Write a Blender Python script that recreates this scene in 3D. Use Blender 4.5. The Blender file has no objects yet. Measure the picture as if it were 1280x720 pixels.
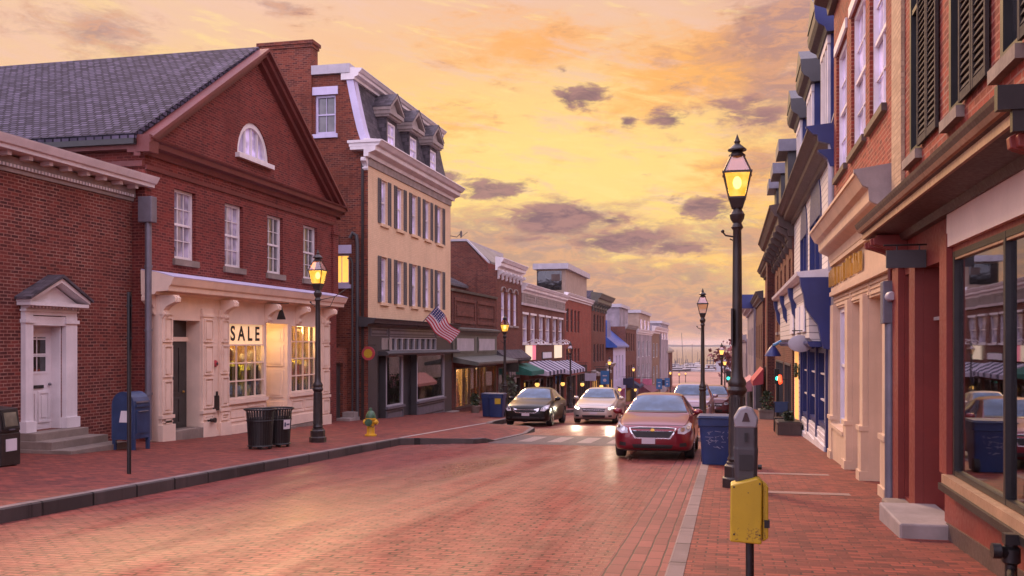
import bpy, bmesh, math, random
from mathutils import Vector, Matrix
from mathutils.bvhtree import BVHTree
random.seed(7)
R = math.radians
SC = bpy.context.scene
COL = SC.collection

# ------------------------------------------------------------------ camera
# x = across the street, y = down the street to the harbour, z = up.
FPX, YAW, EYE, HOR = 1190.0, math.atan(270 / 1190.0), 1.65, 430.0
CS, SN = math.cos(YAW), math.sin(YAW)
cd = bpy.data.cameras.new('camera'); cam = bpy.data.objects.new('camera', cd); COL.objects.link(cam)
cam.location = (0, 0, EYE); cam.rotation_euler = (R(90), 0, YAW)
cd.sensor_width = 36; cd.lens = FPX / 1280 * 36; cd.shift_y = (HOR - 360) / 1280.0
cd.clip_end = 30000; cd.clip_start = 0.05
SC.camera = cam

# ------------------------------------------------------------------ world: sunset sky
class NT:
    def __init__(s, nt): s.nt = nt; s.L = nt.links
    def n(s, t, **k):
        o = s.nt.nodes.new(t)
        for a, b in k.items(): setattr(o, a, b)
        return o
    def set(s, sock, v):
        if isinstance(v, bpy.types.NodeSocket): s.L.new(v, sock)
        else:
            try: sock.default_value = v
            except Exception: sock.default_value = (v[0], v[1], v[2], 1.0) if len(v) == 3 else v
    def m(s, op, a, b=0.0, c=0.0):
        o = s.n('ShaderNodeMath', operation=op)
        s.set(o.inputs[0], a); s.set(o.inputs[1], b); s.set(o.inputs[2], c); return o.outputs[0]
    def vm(s, op, a, b=(0, 0, 0)):
        o = s.n('ShaderNodeVectorMath', operation=op)
        s.set(o.inputs[0], a); s.set(o.inputs[1], b)
        return o.outputs['Value'] if op in ('DOT_PRODUCT', 'LENGTH', 'DISTANCE') else o.outputs['Vector']
    def mix(s, f, a, b, bt='MIX'):
        o = s.n('ShaderNodeMix', data_type='RGBA', blend_type=bt)
        s.set(o.inputs[0], f); s.set(o.inputs[6], a if isinstance(a, bpy.types.NodeSocket) else (*a[:3], 1)); s.set(o.inputs[7], b if isinstance(b, bpy.types.NodeSocket) else (*b[:3], 1))
        return o.outputs[2]
    def ss(s, x, lo, hi):
        o = s.n('ShaderNodeMapRange', interpolation_type='SMOOTHSTEP')
        s.set(o.inputs[0], x); s.set(o.inputs[1], lo); s.set(o.inputs[2], hi); return o.outputs[0]
    def mr(s, x, a, b, c, d):
        o = s.n('ShaderNodeMapRange'); s.set(o.inputs[0], x)
        for i, v in enumerate((a, b, c, d)): s.set(o.inputs[i + 1], v)
        return o.outputs[0]
    def noise(s, vec, scale, det=4, rough=.5, dist=0.0):
        o = s.n('ShaderNodeTexNoise'); s.set(o.inputs['Vector'], vec); o.inputs['Scale'].default_value = scale
        o.inputs['Detail'].default_value = det; o.inputs['Roughness'].default_value = rough; o.inputs['Distortion'].default_value = dist
        return o.outputs[0]
    def comb(s, x, y, z=0.0):
        o = s.n('ShaderNodeCombineXYZ'); s.set(o.inputs[0], x); s.set(o.inputs[1], y); s.set(o.inputs[2], z); return o.outputs[0]
    def ramp(s, x, stops):
        o = s.n('ShaderNodeValToRGB'); s.set(o.inputs[0], x); e = o.color_ramp.elements
        while len(e) < len(stops): e.new(.5)
        for i, (p, c) in enumerate(stops): e[i].position = p; e[i].color = (*c, 1)
        return o.outputs[0]

W = bpy.data.worlds.new('World'); SC.world = W; W.use_nodes = True
SUN_EL, SUN_AZ = 30, -28            # degrees; azimuth measured from the street axis, minus = left
def build_world():
    nt = W.node_tree; nt.nodes.clear(); g = NT(nt)
    tc = g.n('ShaderNodeTexCoord').outputs['Generated']
    sp = g.n('ShaderNodeSeparateXYZ'); g.set(sp.inputs[0], tc); X, Y, Z = sp.outputs
    az = g.m('ARCTAN2', X, Y)                              # 0 down the street, + to the right
    el = g.m('ARCSINE', Z)
    AE = g.comb(az, el)
    ground = g.m('ADD', g.m('MAXIMUM', Z, 0.0), 0.10)
    pl = g.comb(g.m('DIVIDE', X, ground), g.m('DIVIDE', Y, ground))
    warm = g.ramp(g.m('MULTIPLY', g.m('MAXIMUM', el, 0.0), 1.0), [(0.0, (.80, .40, .22)), (.03, (.84, .42, .22)), (.09, (1.0, .58, .16)),
                    (.18, (1.0, .65, .19)), (.25, (1.0, .60, .23)), (.33, (.92, .56, .36)), (.42, (.80, .52, .46)), (1.0, (.55, .48, .70))])
    peach = g.ramp(g.m('MAXIMUM', el, 0.0), [(0.0, (.80, .40, .26)), (.15, (.96, .58, .26)), (.33, (.88, .55, .40)), (.5, (.75, .52, .52)), (1, (.56, .48, .72))])
    pinkr = g.ramp(g.m('MAXIMUM', el, 0.0), [(0.0, (.78, .36, .20)), (.12, (.98, .46, .09)), (.26, (.82, .38, .22)), (.4, (.62, .38, .40)), (1, (.55, .48, .72))])
    c = g.mix(g.ss(az, -.33, -.62), warm, peach)
    c = g.mix(g.ss(az, -.08, .16), c, pinkr)
    # broad soft streaks
    st = g.noise(g.vm('MULTIPLY', pl, (.55, .9, 1)), 1.0, 6, .55, .6)
    c = g.mix(g.m('MULTIPLY', g.ss(st, .50, .68), .45), c, (.92, .48, .27))
    c = g.mix(g.m('MULTIPLY', g.ss(st, .46, .30), .75), c, (1.0, .70, .19))
    rp = g.noise(g.vm('MULTIPLY', AE, (1.0, 3.4, 1)), 13.0, 8, .66, .8)
    rband = g.m('MULTIPLY', g.ss(el, .0, .05), g.ss(el, .34, .12))
    c = g.mix(g.m('MULTIPLY', g.m('MULTIPLY', g.ss(rp, .53, .64), rband), .40), c, (.84, .42, .24))
    c = g.mix(g.m('MULTIPLY', g.m('MULTIPLY', g.ss(rp, .47, .36), rband), .60), c, (1.0, .74, .27))
    gd = g.vm('MULTIPLY', g.vm('SUBTRACT', AE, (-.165, .165, 0)), (3.0, 6.0, 0))
    c = g.mix(g.m('MULTIPLY', g.ss(g.vm('LENGTH', gd), 1.0, .05), .62), c, (1.10, .80, .28))
    # separate cloud banks, fixed in the sky
    wn = g.noise(g.vm('MULTIPLY', AE, (1.0, 2.6, 1)), 10.0, 8, .62, .4)
    wn2 = g.noise(g.vm('MULTIPLY', AE, (1.0, 3.0, 1)), 34.0, 7, .66, .5)
    nz = g.m('ADD', g.m('MULTIPLY', g.m('SUBTRACT', g.m('ADD', g.m('MULTIPLY', wn, .60), g.m('MULTIPLY', wn2, .40)), .5), 2.9), .5)
    def bank(specs):
        tot = None
        for (px, py, rx, ry, k) in specs:
            u = (px - 640) / FPX; a = math.atan(u) - YAW; e = math.atan((HOR - py) / FPX * math.cos(math.atan(u)))
            d = g.vm('MULTIPLY', g.vm('SUBTRACT', AE, (a, e, 0)), (FPX / rx, FPX / ry, 0))
            v = g.m('MULTIPLY', g.m('MAXIMUM', g.m('SUBTRACT', 1.0, g.vm('LENGTH', d)), 0.0), k)
            tot = v if tot is None else g.m('MAXIMUM', tot, v)
        return tot
    org = bank([(885, 80, 210, 75, 1.2), (650, 55, 190, 60, .8), (790, 120, 120, 60, .7), (560, 160, 120, 50, .5), (930, 215, 110, 60, .9), (700, 200, 90, 40, .3)])
    c = g.mix(g.m('MULTIPLY', g.ss(g.m('ADD', g.m('MULTIPLY', org, .9), g.m('MULTIPLY', g.m('SUBTRACT', nz, .5), .8)), .12, .75), .75), c, (1.0, .43, .10))
    wis = g.noise(g.vm('MULTIPLY', g.vm('ADD', AE, g.comb(0, g.m('MULTIPLY', az, .18))), (1.0, 5.5, 1)), 9.0, 9, .7, .35)
    c = g.mix(g.m('MULTIPLY', g.m('MULTIPLY', g.ss(wis, .50, .66), g.ss(el, .02, .10)), .50), c, (.90, .56, .44))
    c = g.mix(g.m('MULTIPLY', g.m('MULTIPLY', g.ss(wis, .46, .33), g.ss(el, .02, .10)), .45), c, (1.05, .78, .30))
    soft = bank([(690, 285, 190, 55, 1.1), (840, 300, 170, 40, .9), (620, 320, 210, 90, 1.5), (740, 365, 280, 62, 1.5), (860, 398, 260, 44, 1.6), (930, 150, 120, 60, .8),
                 (940, 300, 80, 60, .8), (1000, 40, 140, 80, 1.2), (540, 330, 120, 70, .9), (960, 210, 90, 50, .7), (330, 5, 60, 20, .6), (120, 40, 160, 40, .55), (980, 110, 120, 60, .9), (860, 60, 130, 30, .6), (840, 395, 200, 40, 1)])
    cs = g.ss(g.m('ADD', g.m('MULTIPLY', soft, .8), g.m('SUBTRACT', nz, .5)), .12, .66)
    c = g.mix(g.m('MULTIPLY', cs, .80), c, g.mix(g.ss(wn2, .42, .6), (.42, .235, .23), (.66, .33, .22)))
    dark = bank([(735, 117, 65, 30, 1.2), (705, 90, 24, 14, .9), (838, 150, 48, 20, 1), (785, 152, 20, 14, 1), (925, 145, 90, 42, .9), (610, 236, 85, 26, 1.1), (690, 275, 120, 34, 1.1),
                 (780, 300, 110, 24, 1.0), (850, 310, 80, 22, .9), (880, 260, 70, 24, 1.1), (560, 222, 50, 20, .9), (765, 275, 50, 16, .8), (640, 300, 130, 26, .7), (910, 25, 60, 18, .5),
                 (740, 345, 110, 22, .6), (805, 218, 40, 14, .7), (760, 80, 22, 10, .6)])
    cdk = g.ss(g.m('ADD', g.m('MULTIPLY', dark, .8), g.m('SUBTRACT', nz, .5)), .30, .66)
    c = g.mix(g.m('MULTIPLY', cdk, .95), c, g.mix(g.ss(wn2, .38, .62), (.23, .125, .15), (.42, .215, .20)))
    # behind the camera and overhead: lavender dusk
    back = g.m('MAXIMUM', g.ss(Z, .42, .75), g.ss(Y, .35, -.3))
    cl = g.noise(pl, .8, 5, .55)
    lav = g.mix(g.ss(cl, .4, .65), (1.85, 1.70, 2.40), (2.3, 1.78, 2.15))
    c = g.mix(back, c, lav)
    sky = g.n('ShaderNodeTexSky', sky_type='NISHITA'); sky.sun_disc = False
    sky.sun_elevation = R(SUN_EL); sky.sun_rotation = R(SUN_AZ)
    b1 = g.n('ShaderNodeBackground'); g.set(b1.inputs[0], c); b1.inputs[1].default_value = 1.0
    b2 = g.n('ShaderNodeBackground'); g.set(b2.inputs[0], sky.outputs[0]); b2.inputs[1].default_value = 0.002
    ad = g.n('ShaderNodeAddShader'); g.L.new(b1.outputs[0], ad.inputs[0]); g.L.new(b2.outputs[0], ad.inputs[1])
    out = g.n('ShaderNodeOutputWorld'); g.L.new(ad.outputs[0], out.inputs[0])
build_world()

sd = bpy.data.lights.new('sun', 'SUN'); sd.energy = 3.3; sd.angle = R(14); sd.color = (1.0, .60, .30)
sun = bpy.data.objects.new('sun', sd); COL.objects.link(sun)
_d = Vector((math.sin(R(SUN_AZ)) * math.cos(R(SUN_EL)), math.cos(R(SUN_AZ)) * math.cos(R(SUN_EL)), math.sin(R(SUN_EL))))
sun.rotation_euler = _d.to_track_quat('Z', 'Y').to_euler(); sun.location = (0, 0, 60)
SC.view_settings.view_transform = 'Standard'; SC.view_settings.look = 'None'
SC.view_settings.exposure = 0.0; SC.view_settings.gamma = 1.0
SC.cycles.max_bounces = 8; SC.cycles.transparent_max_bounces = 12
SC.cycles.caustics_reflective = False; SC.cycles.caustics_refractive = False
SC.cycles.sample_clamp_indirect = 4.0
try: SC.cycles.use_denoising = True
except Exception: pass

# ------------------------------------------------------------------ measuring
def K(px): u = (px - 640) / FPX; return (u * CS - SN), (u * SN + CS)
def Yof(px, X): a, b = K(px); return X / a * b
def Zof(px, py, X): a, b = K(px); return EYE + (HOR - py) / FPX * X / a
def Xof(px, Y): a, b = K(px); return Y / b * a
def ZofY(px, py, Y): a, b = K(px); return EYE + (HOR - py) / FPX * Y / b
def drop(Y):
    pts = [(-40, -1.2), (0, 0), (45, 1.7325), (110, 5.31), (155, 7.4), (185, 8.45), (220, 9.1), (255, 9.3), (2000, 9.3)]
    for (a, b), (c, d) in zip(pts, pts[1:]):
        if Y <= c: return b + (d - b) * (Y - a) / (c - a)
    return 9.3
def gz(Y): return -drop(Y)               # pavement level
def gs(Y): return -drop(Y) - .14         # street level

# ------------------------------------------------------------------ mesh builder
def fl(X): return lambda a, d, z: (X + d, a, z)      # facade looking at +x
def fr(X): return lambda a, d, z: (X - d, a, z)      # facade looking at -x
def ff(Y): return lambda a, d, z: (a, Y - d, z)      # facade looking at -y
class MB:
    def __init__(s, f=None): s.v = []; s.fc = []; s.f = f or (lambda a, b, c: (a, b, c)); s.smooth = False
    def poly(s, *pts):
        i = len(s.v); s.v += [s.f(*p) for p in pts]; s.fc.append(tuple(range(i, i + len(pts)))); return s
    def box(s, a0, a1, d0, d1, z0, z1):
        i = len(s.v)
        s.v += [s.f(a, d, z) for z in (z0, z1) for d in (d0, d1) for a in (a0, a1)]
        for q in ((0, 1, 3, 2), (4, 6, 7, 5), (0, 4, 5, 1), (2, 3, 7, 6), (0, 2, 6, 4), (1, 5, 7, 3)): s.fc.append(tuple(i + k for k in q))
        return s
    def prism(s, pts, ax, lo, hi):
        """pts in the two other axes, in order of a,d,z; extruded along ax"""
        def P(p, h): return {'a': (h, p[0], p[1]), 'd': (p[0], h, p[1]), 'z': (p[0], p[1], h)}[ax]
        n = len(pts); i = len(s.v)
        s.v += [s.f(*P(p, lo)) for p in pts] + [s.f(*P(p, hi)) for p in pts]
        s.fc.append(tuple(i + k for k in range(n))[::-1]); s.fc.append(tuple(i + n + k for k in range(n)))
        for k in range(n): q = (k + 1) % n; s.fc.append((i + k, i + q, i + n + q, i + n + k))
        return s
    def taper(s, b, t, z0, z1, c=(0, 0)):
        (bx, by), (tx, ty) = b, t; i = len(s.v)
        for (x, y, z) in ((bx, by, z0), (tx, ty, z1)): s.v += [s.f(c[0] + q * x, c[1] + w * y, z) for q, w in ((-1, -1), (1, -1), (1, 1), (-1, 1))]
        s.fc += [(i + 3, i + 2, i + 1, i), (i + 4, i + 5, i + 6, i + 7)] + [(i + k, i + (k + 1) % 4, i + 4 + (k + 1) % 4, i + 4 + k) for k in range(4)]
        return s
    def lathe(s, prof, c=(0, 0, 0), n=12, ax='z', ph=0.0):
        i = len(s.v); s.smooth = n > 8
        for (r, h) in prof:
            for k in range(n):
                t = 2 * math.pi * k / n + ph; x, y = r * math.cos(t), r * math.sin(t)
                p = {'z': (x, y, h), 'y': (x, h, y), 'x': (h, x, y)}[ax]
                s.v.append(s.f(c[0] + p[0], c[1] + p[1], c[2] + p[2]))
        m = len(prof)
        for j in range(m - 1):
            for k in range(n):
                q = (k + 1) % n; s.fc.append((i + j * n + k, i + j * n + q, i + (j + 1) * n + q, i + (j + 1) * n + k))
        s.fc.append(tuple(i + k for k in range(n))[::-1]); s.fc.append(tuple(i + (m - 1) * n + k for k in range(n)))
        return s
    def tube(s, pts, r, n=8):
        P = [Vector(s.f(*p)) for p in pts]; i = len(s.v); s.smooth = True
        rr = r if isinstance(r, (list, tuple)) else [r] * len(P)
        for j, p in enumerate(P):
            t = (P[min(j + 1, len(P) - 1)] - P[max(j - 1, 0)]).normalized()
            u = t.cross(Vector((0, 0, 1)) if abs(t.z) < .9 else Vector((1, 0, 0))).normalized(); w = t.cross(u)
            for k in range(n): a = 2 * math.pi * k / n; s.v.append(tuple(p + (u * math.cos(a) + w * math.sin(a)) * rr[j]))
        for j in range(len(P) - 1):
            for k in range(n): q = (k + 1) % n; s.fc.append((i + j * n + k, i + j * n + q, i + (j + 1) * n + q, i + (j + 1) * n + k))
        s.fc.append(tuple(i + k for k in range(n))[::-1]); s.fc.append(tuple(i + (len(P) - 1) * n + k for k in range(n)))
        return s
    def ball(s, c, r, sc=(1, 1, 1), n=12, m=8):
        prof = [(r * math.sin(math.pi * j / m) + 1e-4, -r * math.cos(math.pi * j / m) * sc[2]) for j in range(m + 1)]
        i = len(s.v); s.lathe(prof, c, n)
        if sc[0] != 1 or sc[1] != 1:
            C = Vector(s.f(*c))
            for k in range(i, len(s.v)):
                v = s.v[k]; s.v[k] = (C.x + (v[0] - C.x) * sc[0], C.y + (v[1] - C.y) * sc[1], v[2])
        s.smooth = True; return s
    def build(s, name, mat, parent=None, label=None, bevel=0, recalc=True):
        o = Vector((0, 0, 0))
        if parent is not None:
            p = parent
            while p.parent is not None: p = p.parent
            o = Vector(p.location)
        me = bpy.data.meshes.new(name)
        me.from_pydata([(v[0] - o.x, v[1] - o.y, v[2] - o.z) for v in s.v], [], s.fc); me.validate()
        if recalc:
            bm = bmesh.new(); bm.from_mesh(me); bmesh.ops.recalc_face_normals(bm, faces=bm.faces); bm.to_mesh(me); bm.free()
        boxuv(me, o)
        if s.smooth:
            me.shade_smooth(); me.set_sharp_from_angle(angle=R(38))
        for q in (mat if isinstance(mat, (list, tuple)) else [mat]): me.materials.append(q)
        ob = bpy.data.objects.new(name, me); COL.objects.link(ob)
        if parent is not None: ob.parent = parent
        if label: ob['label'] = label
        if bevel:
            b = ob.modifiers.new('bevel', 'BEVEL'); b.width = bevel; b.segments = 2; b.limit_method = 'ANGLE'
        return ob
def boxuv(me, o=Vector((0, 0, 0))):
    uv = me.uv_layers.new(name='UVMap').data
    for p in me.polygons:
        n = p.normal; ax = max(range(3), key=lambda k: abs(n[k]) * (1.25 if k < 2 else 1.0))
        for li in p.loop_indices:
            c = me.vertices[me.loops[li].vertex_index].co + o
            uv[li].uv = (c.y, c.z) if ax == 0 else ((c.x, c.z) if ax == 1 else (c.x, c.y))
def tag(o, label, cat, group=None):
    o['label'] = label; o['category'] = cat
    if group: o['group'] = group
    return o
def thing(name, label, cat, loc=(0, 0, 0), group=None, rz=0):
    o = bpy.data.objects.new(name, None); COL.objects.link(o); o.location = loc; o.rotation_euler.z = rz
    o.empty_display_size = .2
    return tag(o, label, cat, group)
def copy_tree(o, parent=None):
    c = o.copy(); COL.objects.link(c); c.parent = parent
    for ch in list(o.children): copy_tree(ch, c)
    return c
def clone(o, loc, label, rz=None, group=None):
    c = copy_tree(o); c.location = loc; c['label'] = label
    if rz is not None: c.rotation_euler.z = rz
    if group: c['group'] = group
    return c
def text(name, body, size, mat, parent, M, extrude=.004, align='CENTER'):
    cu = bpy.data.curves.new(name, 'FONT'); cu.body = body; cu.size = size; cu.extrude = extrude; cu.align_x = align; cu.align_y = 'CENTER'; cu.offset = size * .022
    t = bpy.data.objects.new(name, cu); COL.objects.link(t); bpy.context.view_layer.update()
    me = bpy.data.meshes.new_from_object(t.evaluated_get(bpy.context.evaluated_depsgraph_get())); bpy.data.objects.remove(t, do_unlink=True)
    me.materials.clear(); me.materials.append(mat); boxuv(me) if not me.uv_layers else None
    o = bpy.data.objects.new(name, me); COL.objects.link(o); o.parent = parent
    p = parent
    while p.parent is not None: p = p.parent
    o.matrix_local = Matrix.Translation(-Vector(p.location)) @ M
    return o
def M_left(x, y, z): return Matrix(((0, 0, 1, x), (1, 0, 0, y), (0, 1, 0, z), (0, 0, 0, 1)))       # reads facing +x
def M_right(x, y, z): return Matrix(((0, 0, -1, x), (-1, 0, 0, y), (0, 1, 0, z), (0, 0, 0, 1)))    # reads facing -x
def M_front(x, y, z): return Matrix(((1, 0, 0, x), (0, 0, -1, y), (0, 1, 0, z), (0, 0, 0, 1)))     # reads facing -y

# ------------------------------------------------------------------ materials
MT = {}
def mat(name, fn):
    m = bpy.data.materials.new(name); m.use_nodes = True; nt = m.node_tree; nt.nodes.clear(); g = NT(nt)
    out = g.n('ShaderNodeOutputMaterial'); b = g.n('ShaderNodeBsdfPrincipled'); g.L.new(b.outputs[0], out.inputs[0])
    fn(g, b, out); MT[name] = m; return m
def bump(g, b, h, s, d=.02):
    o = g.n('ShaderNodeBump'); o.inputs['Strength'].default_value = s; o.inputs['Distance'].default_value = d
    g.set(o.inputs['Height'], h); g.L.new(o.outputs[0], b.inputs['Normal'])
def uvn(g): return g.n('ShaderNodeUVMap').outputs[0]
def objc(g): return g.n('ShaderNodeTexCoord').outputs['Object']
BK = .58
def brick(name, c1, c2, mo, bw=.215, rh=.075, ms=.011, grime=.35, off=.5, rough=.85, bs=.6, gl=None, rot=False):
    if name.startswith('brick_') and name != 'brick_cream' and name != 'brick_painted': c1, c2, mo = tuple(q * BK for q in c1), tuple(q * BK for q in c2), tuple(q * .72 for q in mo)
    def fn(g, b, out):
        uv = uvn(g)
        if rot:
            s = g.n('ShaderNodeSeparateXYZ'); g.set(s.inputs[0], uv); uv2 = g.comb(s.outputs[1], s.outputs[0])
        else: uv2 = uv
        jit = g.vm('MULTIPLY', g.vm('SUBTRACT', g.n('ShaderNodeTexNoise').outputs[1], (.5, .5, .5)), (0, 0, 0))
        t = g.n('ShaderNodeTexBrick'); t.offset = off
        am = 2.2 if gl else 1.0
        wob = g.noise(uv, 1.7, 3); wob2 = g.noise(uv, .37, 2); uvw = g.vm('ADD', uv2, g.comb(g.m('MULTIPLY', g.m('SUBTRACT', wob, .5), .02 * am), g.m('ADD', g.m('MULTIPLY', g.m('SUBTRACT', wob, .5), .025 * am), g.m('MULTIPLY', g.m('SUBTRACT', wob2, .5), .16 if gl else 0.0))))
        g.set(t.inputs['Vector'], uvw); t.inputs['Color1'].default_value = (*c1, 1); t.inputs['Color2'].default_value = (*c2, 1)
        t.inputs['Mortar'].default_value = (*mo, 1); t.inputs['Scale'].default_value = 1; t.inputs['Mortar Size'].default_value = ms
        t.inputs['Mortar Smooth'].default_value = .25; t.inputs['Bias'].default_value = 0; t.inputs['Brick Width'].default_value = bw; t.inputs['Row Height'].default_value = rh
        n1 = g.noise(uv, .55, 5, .6); n2 = g.noise(uv, 9, 4, .6)
        if gl or 'pavement' in name: g.set(t.inputs['Mortar'], g.mix(g.ss(g.noise(uv, 3.1, 5, .7), .44, .60), tuple((q + w) * .42 for q, w in zip(c1, c2)), mo))
        elif name.startswith('brick_'): g.set(t.inputs['Mortar'], g.mix(g.ss(g.noise(uv, 1.3, 5, .7), .42, .62), tuple((q + w) * .5 for q, w in zip(c1, mo)), mo))
        c = g.mix(g.m('MULTIPLY', g.ss(n1, .42, .75), grime), t.outputs[0], tuple(q * .42 for q in c1))
        c = g.mix(g.m('MULTIPLY', g.ss(n2, .55, .8), grime * .6), c, tuple(min(1, q * 1.6 + .03) for q in mo))
        c = g.mix(g.m('MULTIPLY', g.ss(g.noise(uv, 2.3, 3), .52, .8), grime * .5), c, tuple(min(1, q * 1.5) for q in c1))
        sk = g.noise(g.vm('MULTIPLY', uv, (2.2, .22, 1)), 1.0, 5, .65)
        c = g.mix(g.m('MULTIPLY', g.ss(sk, .55, .75), grime * 1.1), c, tuple(q * .45 for q in c2))
        c = g.mix(g.m('MULTIPLY', g.ss(sk, .42, .28), grime * .5), c, tuple(min(1, q * 1.5 + .02) for q in c1))
        g.set(b.inputs['Base Color'], c); b.inputs['Roughness'].default_value = rough; b.inputs['Specular IOR Level'].default_value = .12 if 'slate' in name else .3
        if gl: gl(g, b, uv, n2, t)
        h = g.m('ADD', g.m('MULTIPLY', t.outputs[1], -1.0), g.m('MULTIPLY', n2, .5)); bump(g, b, h, bs, .008)
    return mat(name, fn)
def paint(name, c, rough=.5, var=.12, bs=.08, sc=1.6, metal=0.0, wear=None, wearamt=.55):
    def fn(g, b, out):
        p = objc(g); n = g.noise(p, sc, 5, .6); n2 = g.noise(p, sc * 14, 4, .6)
        k = g.mix(g.ss(n, .35, .75), tuple(q * (1 - var * 1.6) for q in c), tuple(min(1, q * (1 + var)) for q in c))
        sk = g.noise(g.vm('MULTIPLY', p, (3.2, 3.2, .32)), 1.0, 5, .65); k = g.mix(g.m('MULTIPLY', g.ss(sk, .50, .74), var * 3.2), k, tuple(q * .55 for q in c))
        if wear: k = g.mix(g.m('MULTIPLY', g.ss(g.m('ADD', g.m('MULTIPLY', n, .4), g.m('MULTIPLY', n2, .6)), wearamt, wearamt + .1), .8), k, wear)
        g.set(b.inputs['Base Color'], k); b.inputs['Metallic'].default_value = metal
        g.set(b.inputs['Roughness'], g.mr(n2, .3, .7, max(.03, rough - .1), min(1, rough + .12)))
        if bs: bump(g, b, n2, bs, .01)
    return mat(name, fn)
def emit(name, c, s):
    def fn(g, b, out):
        n = g.noise(objc(g), 9, 2)
        g.set(b.inputs['Base Color'], c); g.set(b.inputs['Emission Color'], g.mix(g.ss(n, .3, .7), c, tuple(min(1, q * 1.15) for q in c))); b.inputs['Emission Strength'].default_value = s
    return mat(name, fn)
def glass(name, tint, k, rough=.02):
    """window glass: see-through with a mirror coat"""
    def fn(g, b, out):
        tr = g.n('ShaderNodeBsdfTransparent'); g.set(tr.inputs[0], (*tint, 1)); gl = g.n('ShaderNodeBsdfGlossy'); gl.inputs['Roughness'].default_value = rough
        g.set(gl.inputs['Color'], (.95, .93, .95, 1)); lw = g.n('ShaderNodeFresnel'); lw.inputs[0].default_value = 1.5
        nm = g.n('ShaderNodeBump'); nm.inputs['Strength'].default_value = .04; nm.inputs['Distance'].default_value = .02
        g.set(nm.inputs['Height'], g.noise(objc(g), 1.3, 2)); g.L.new(nm.outputs[0], gl.inputs['Normal'])
        mx = g.n('ShaderNodeMixShader'); g.set(mx.inputs[0], g.m('MINIMUM', g.m('ADD', g.m('MULTIPLY', lw.outputs[0], .9), k), 1.0))
        g.L.new(tr.outputs[0], mx.inputs[1]); g.L.new(gl.outputs[0], mx.inputs[2]); g.L.new(mx.outputs[0], out.inputs[0])
    return mat(name, fn)
def dglass(name, c, rough=.06, spec=1.0):
    """dark room behind old sash glass"""
    def fn(g, b, out):
        p = uvn(g); n = g.noise(p, 1.4, 3)
        g.set(b.inputs['Base Color'], g.mix(g.ss(n, .4, .62), c, tuple(q * 2.2 for q in c))); b.inputs['Roughness'].default_value = rough
        b.inputs['Specular IOR Level'].default_value = spec; bump(g, b, g.noise(p, 2.5, 2), .12, .02)
    return mat(name, fn)

B_RED = brick('brick_red', (.31, .062, .042), (.105, .024, .021), (.42, .22, .17), ms=.012)
B_GABLE = brick('brick_gable', (.32, .052, .037), (.14, .025, .021), (.36, .12, .095), grime=.45, bs=.7)
B_SIDE = brick('brick_side', (.38, .085, .042), (.12, .026, .020), (.30, .15, .11), grime=.6)
B_BROWN = brick('brick_brown', (.29, .085, .055), (.13, .04, .03), (.28, .14, .11), grime=.5)
B_DARK = brick('brick_dark', (.22, .060, .042), (.09, .028, .022), (.22, .11, .09), grime=.5)
B_TAN = brick('brick_tan', (.36, .20, .13), (.30, .16, .10), (.36, .25, .18))
B_CREAM = brick('brick_cream', (.50, .35, .22), (.38, .26, .16), (.30, .20, .13), grime=.5, bs=.6)
B_BEIGE = brick('brick_painted', (.74, .52, .33), (.69, .48, .30), (.60, .41, .26), grime=.22, bs=.25, rough=.7)
B_RIGHT = brick('brick_right', (.52, .082, .048), (.22, .036, .026), (.42, .22, .16), grime=.35, ms=.012)
SLATE = brick('slate', (.115, .096, .142), (.042, .035, .053), (.006, .005, .008), bw=.24, rh=.15, ms=.026, grime=.45, rough=.85, bs=1.0)
SLATE_D = brick('slate_dark', (.12, .10, .115), (.045, .04, .047), (.06, .05, .055), bw=.25, rh=.17, ms=.012, grime=.4, rough=.6, bs=.8)
def _road(g, b, uv, n2, t):
    src = b.inputs['Base Color'].links[0].from_socket
    ln = g.noise(g.vm('MULTIPLY', uv, (1.25, .028, 1)), 1.0, 4, .6); sp = g.noise(g.vm('MULTIPLY', uv, (1.0, .45, 1)), .8, 6, .7)
    k = g.mix(g.m('MULTIPLY', g.ss(ln, .54, .70), .22), src, (.055, .018, .015)); k = g.mix(g.m('MULTIPLY', g.ss(sp, .58, .72), .45), k, (.045, .016, .014)); k = g.mix(g.m('MULTIPLY', g.ss(sp, .42, .30), .4), k, (.36, .10, .075))
    g.set(b.inputs['Base Color'], k)
    tr = g.noise(g.vm('MULTIPLY', uv, (.55, .07, 1)), .9, 5, .6, .4)
    g.set(b.inputs['Roughness'], g.m('ADD', g.mr(tr, .36, .62, .28, .60), g.m('MULTIPLY', g.m('SUBTRACT', n2, .5), .25))); g.set(b.inputs['Specular IOR Level'], g.mr(tr, .36, .62, .40, .07))
ROADB = brick('street_brick', (.300, .078, .058), (.170, .044, .036), (.030, .012, .010), bw=.205, rh=.10, ms=.016, grime=.35, bs=1.0, gl=_road)
WALKB = brick('pavement_brick', (.27, .058, .036), (.10, .023, .017), (.04, .014, .011), bw=.205, rh=.105, ms=.011, grime=.3, rough=.7, bs=.5)
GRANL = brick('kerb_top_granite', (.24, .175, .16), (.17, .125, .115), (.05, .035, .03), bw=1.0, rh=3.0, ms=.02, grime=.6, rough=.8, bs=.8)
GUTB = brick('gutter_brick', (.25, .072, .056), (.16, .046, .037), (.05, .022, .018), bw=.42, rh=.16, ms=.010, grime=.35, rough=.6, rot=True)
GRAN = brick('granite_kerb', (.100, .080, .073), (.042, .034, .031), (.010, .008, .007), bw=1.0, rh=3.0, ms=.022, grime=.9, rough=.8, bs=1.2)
def _granite_vertical(): pass
ASPH = paint('worn_asphalt', (.095, .06, .057), .7, .2, .3, .8)
WHITE = paint('white_paint', (.72, .66, .66), .5, .07)
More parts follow.
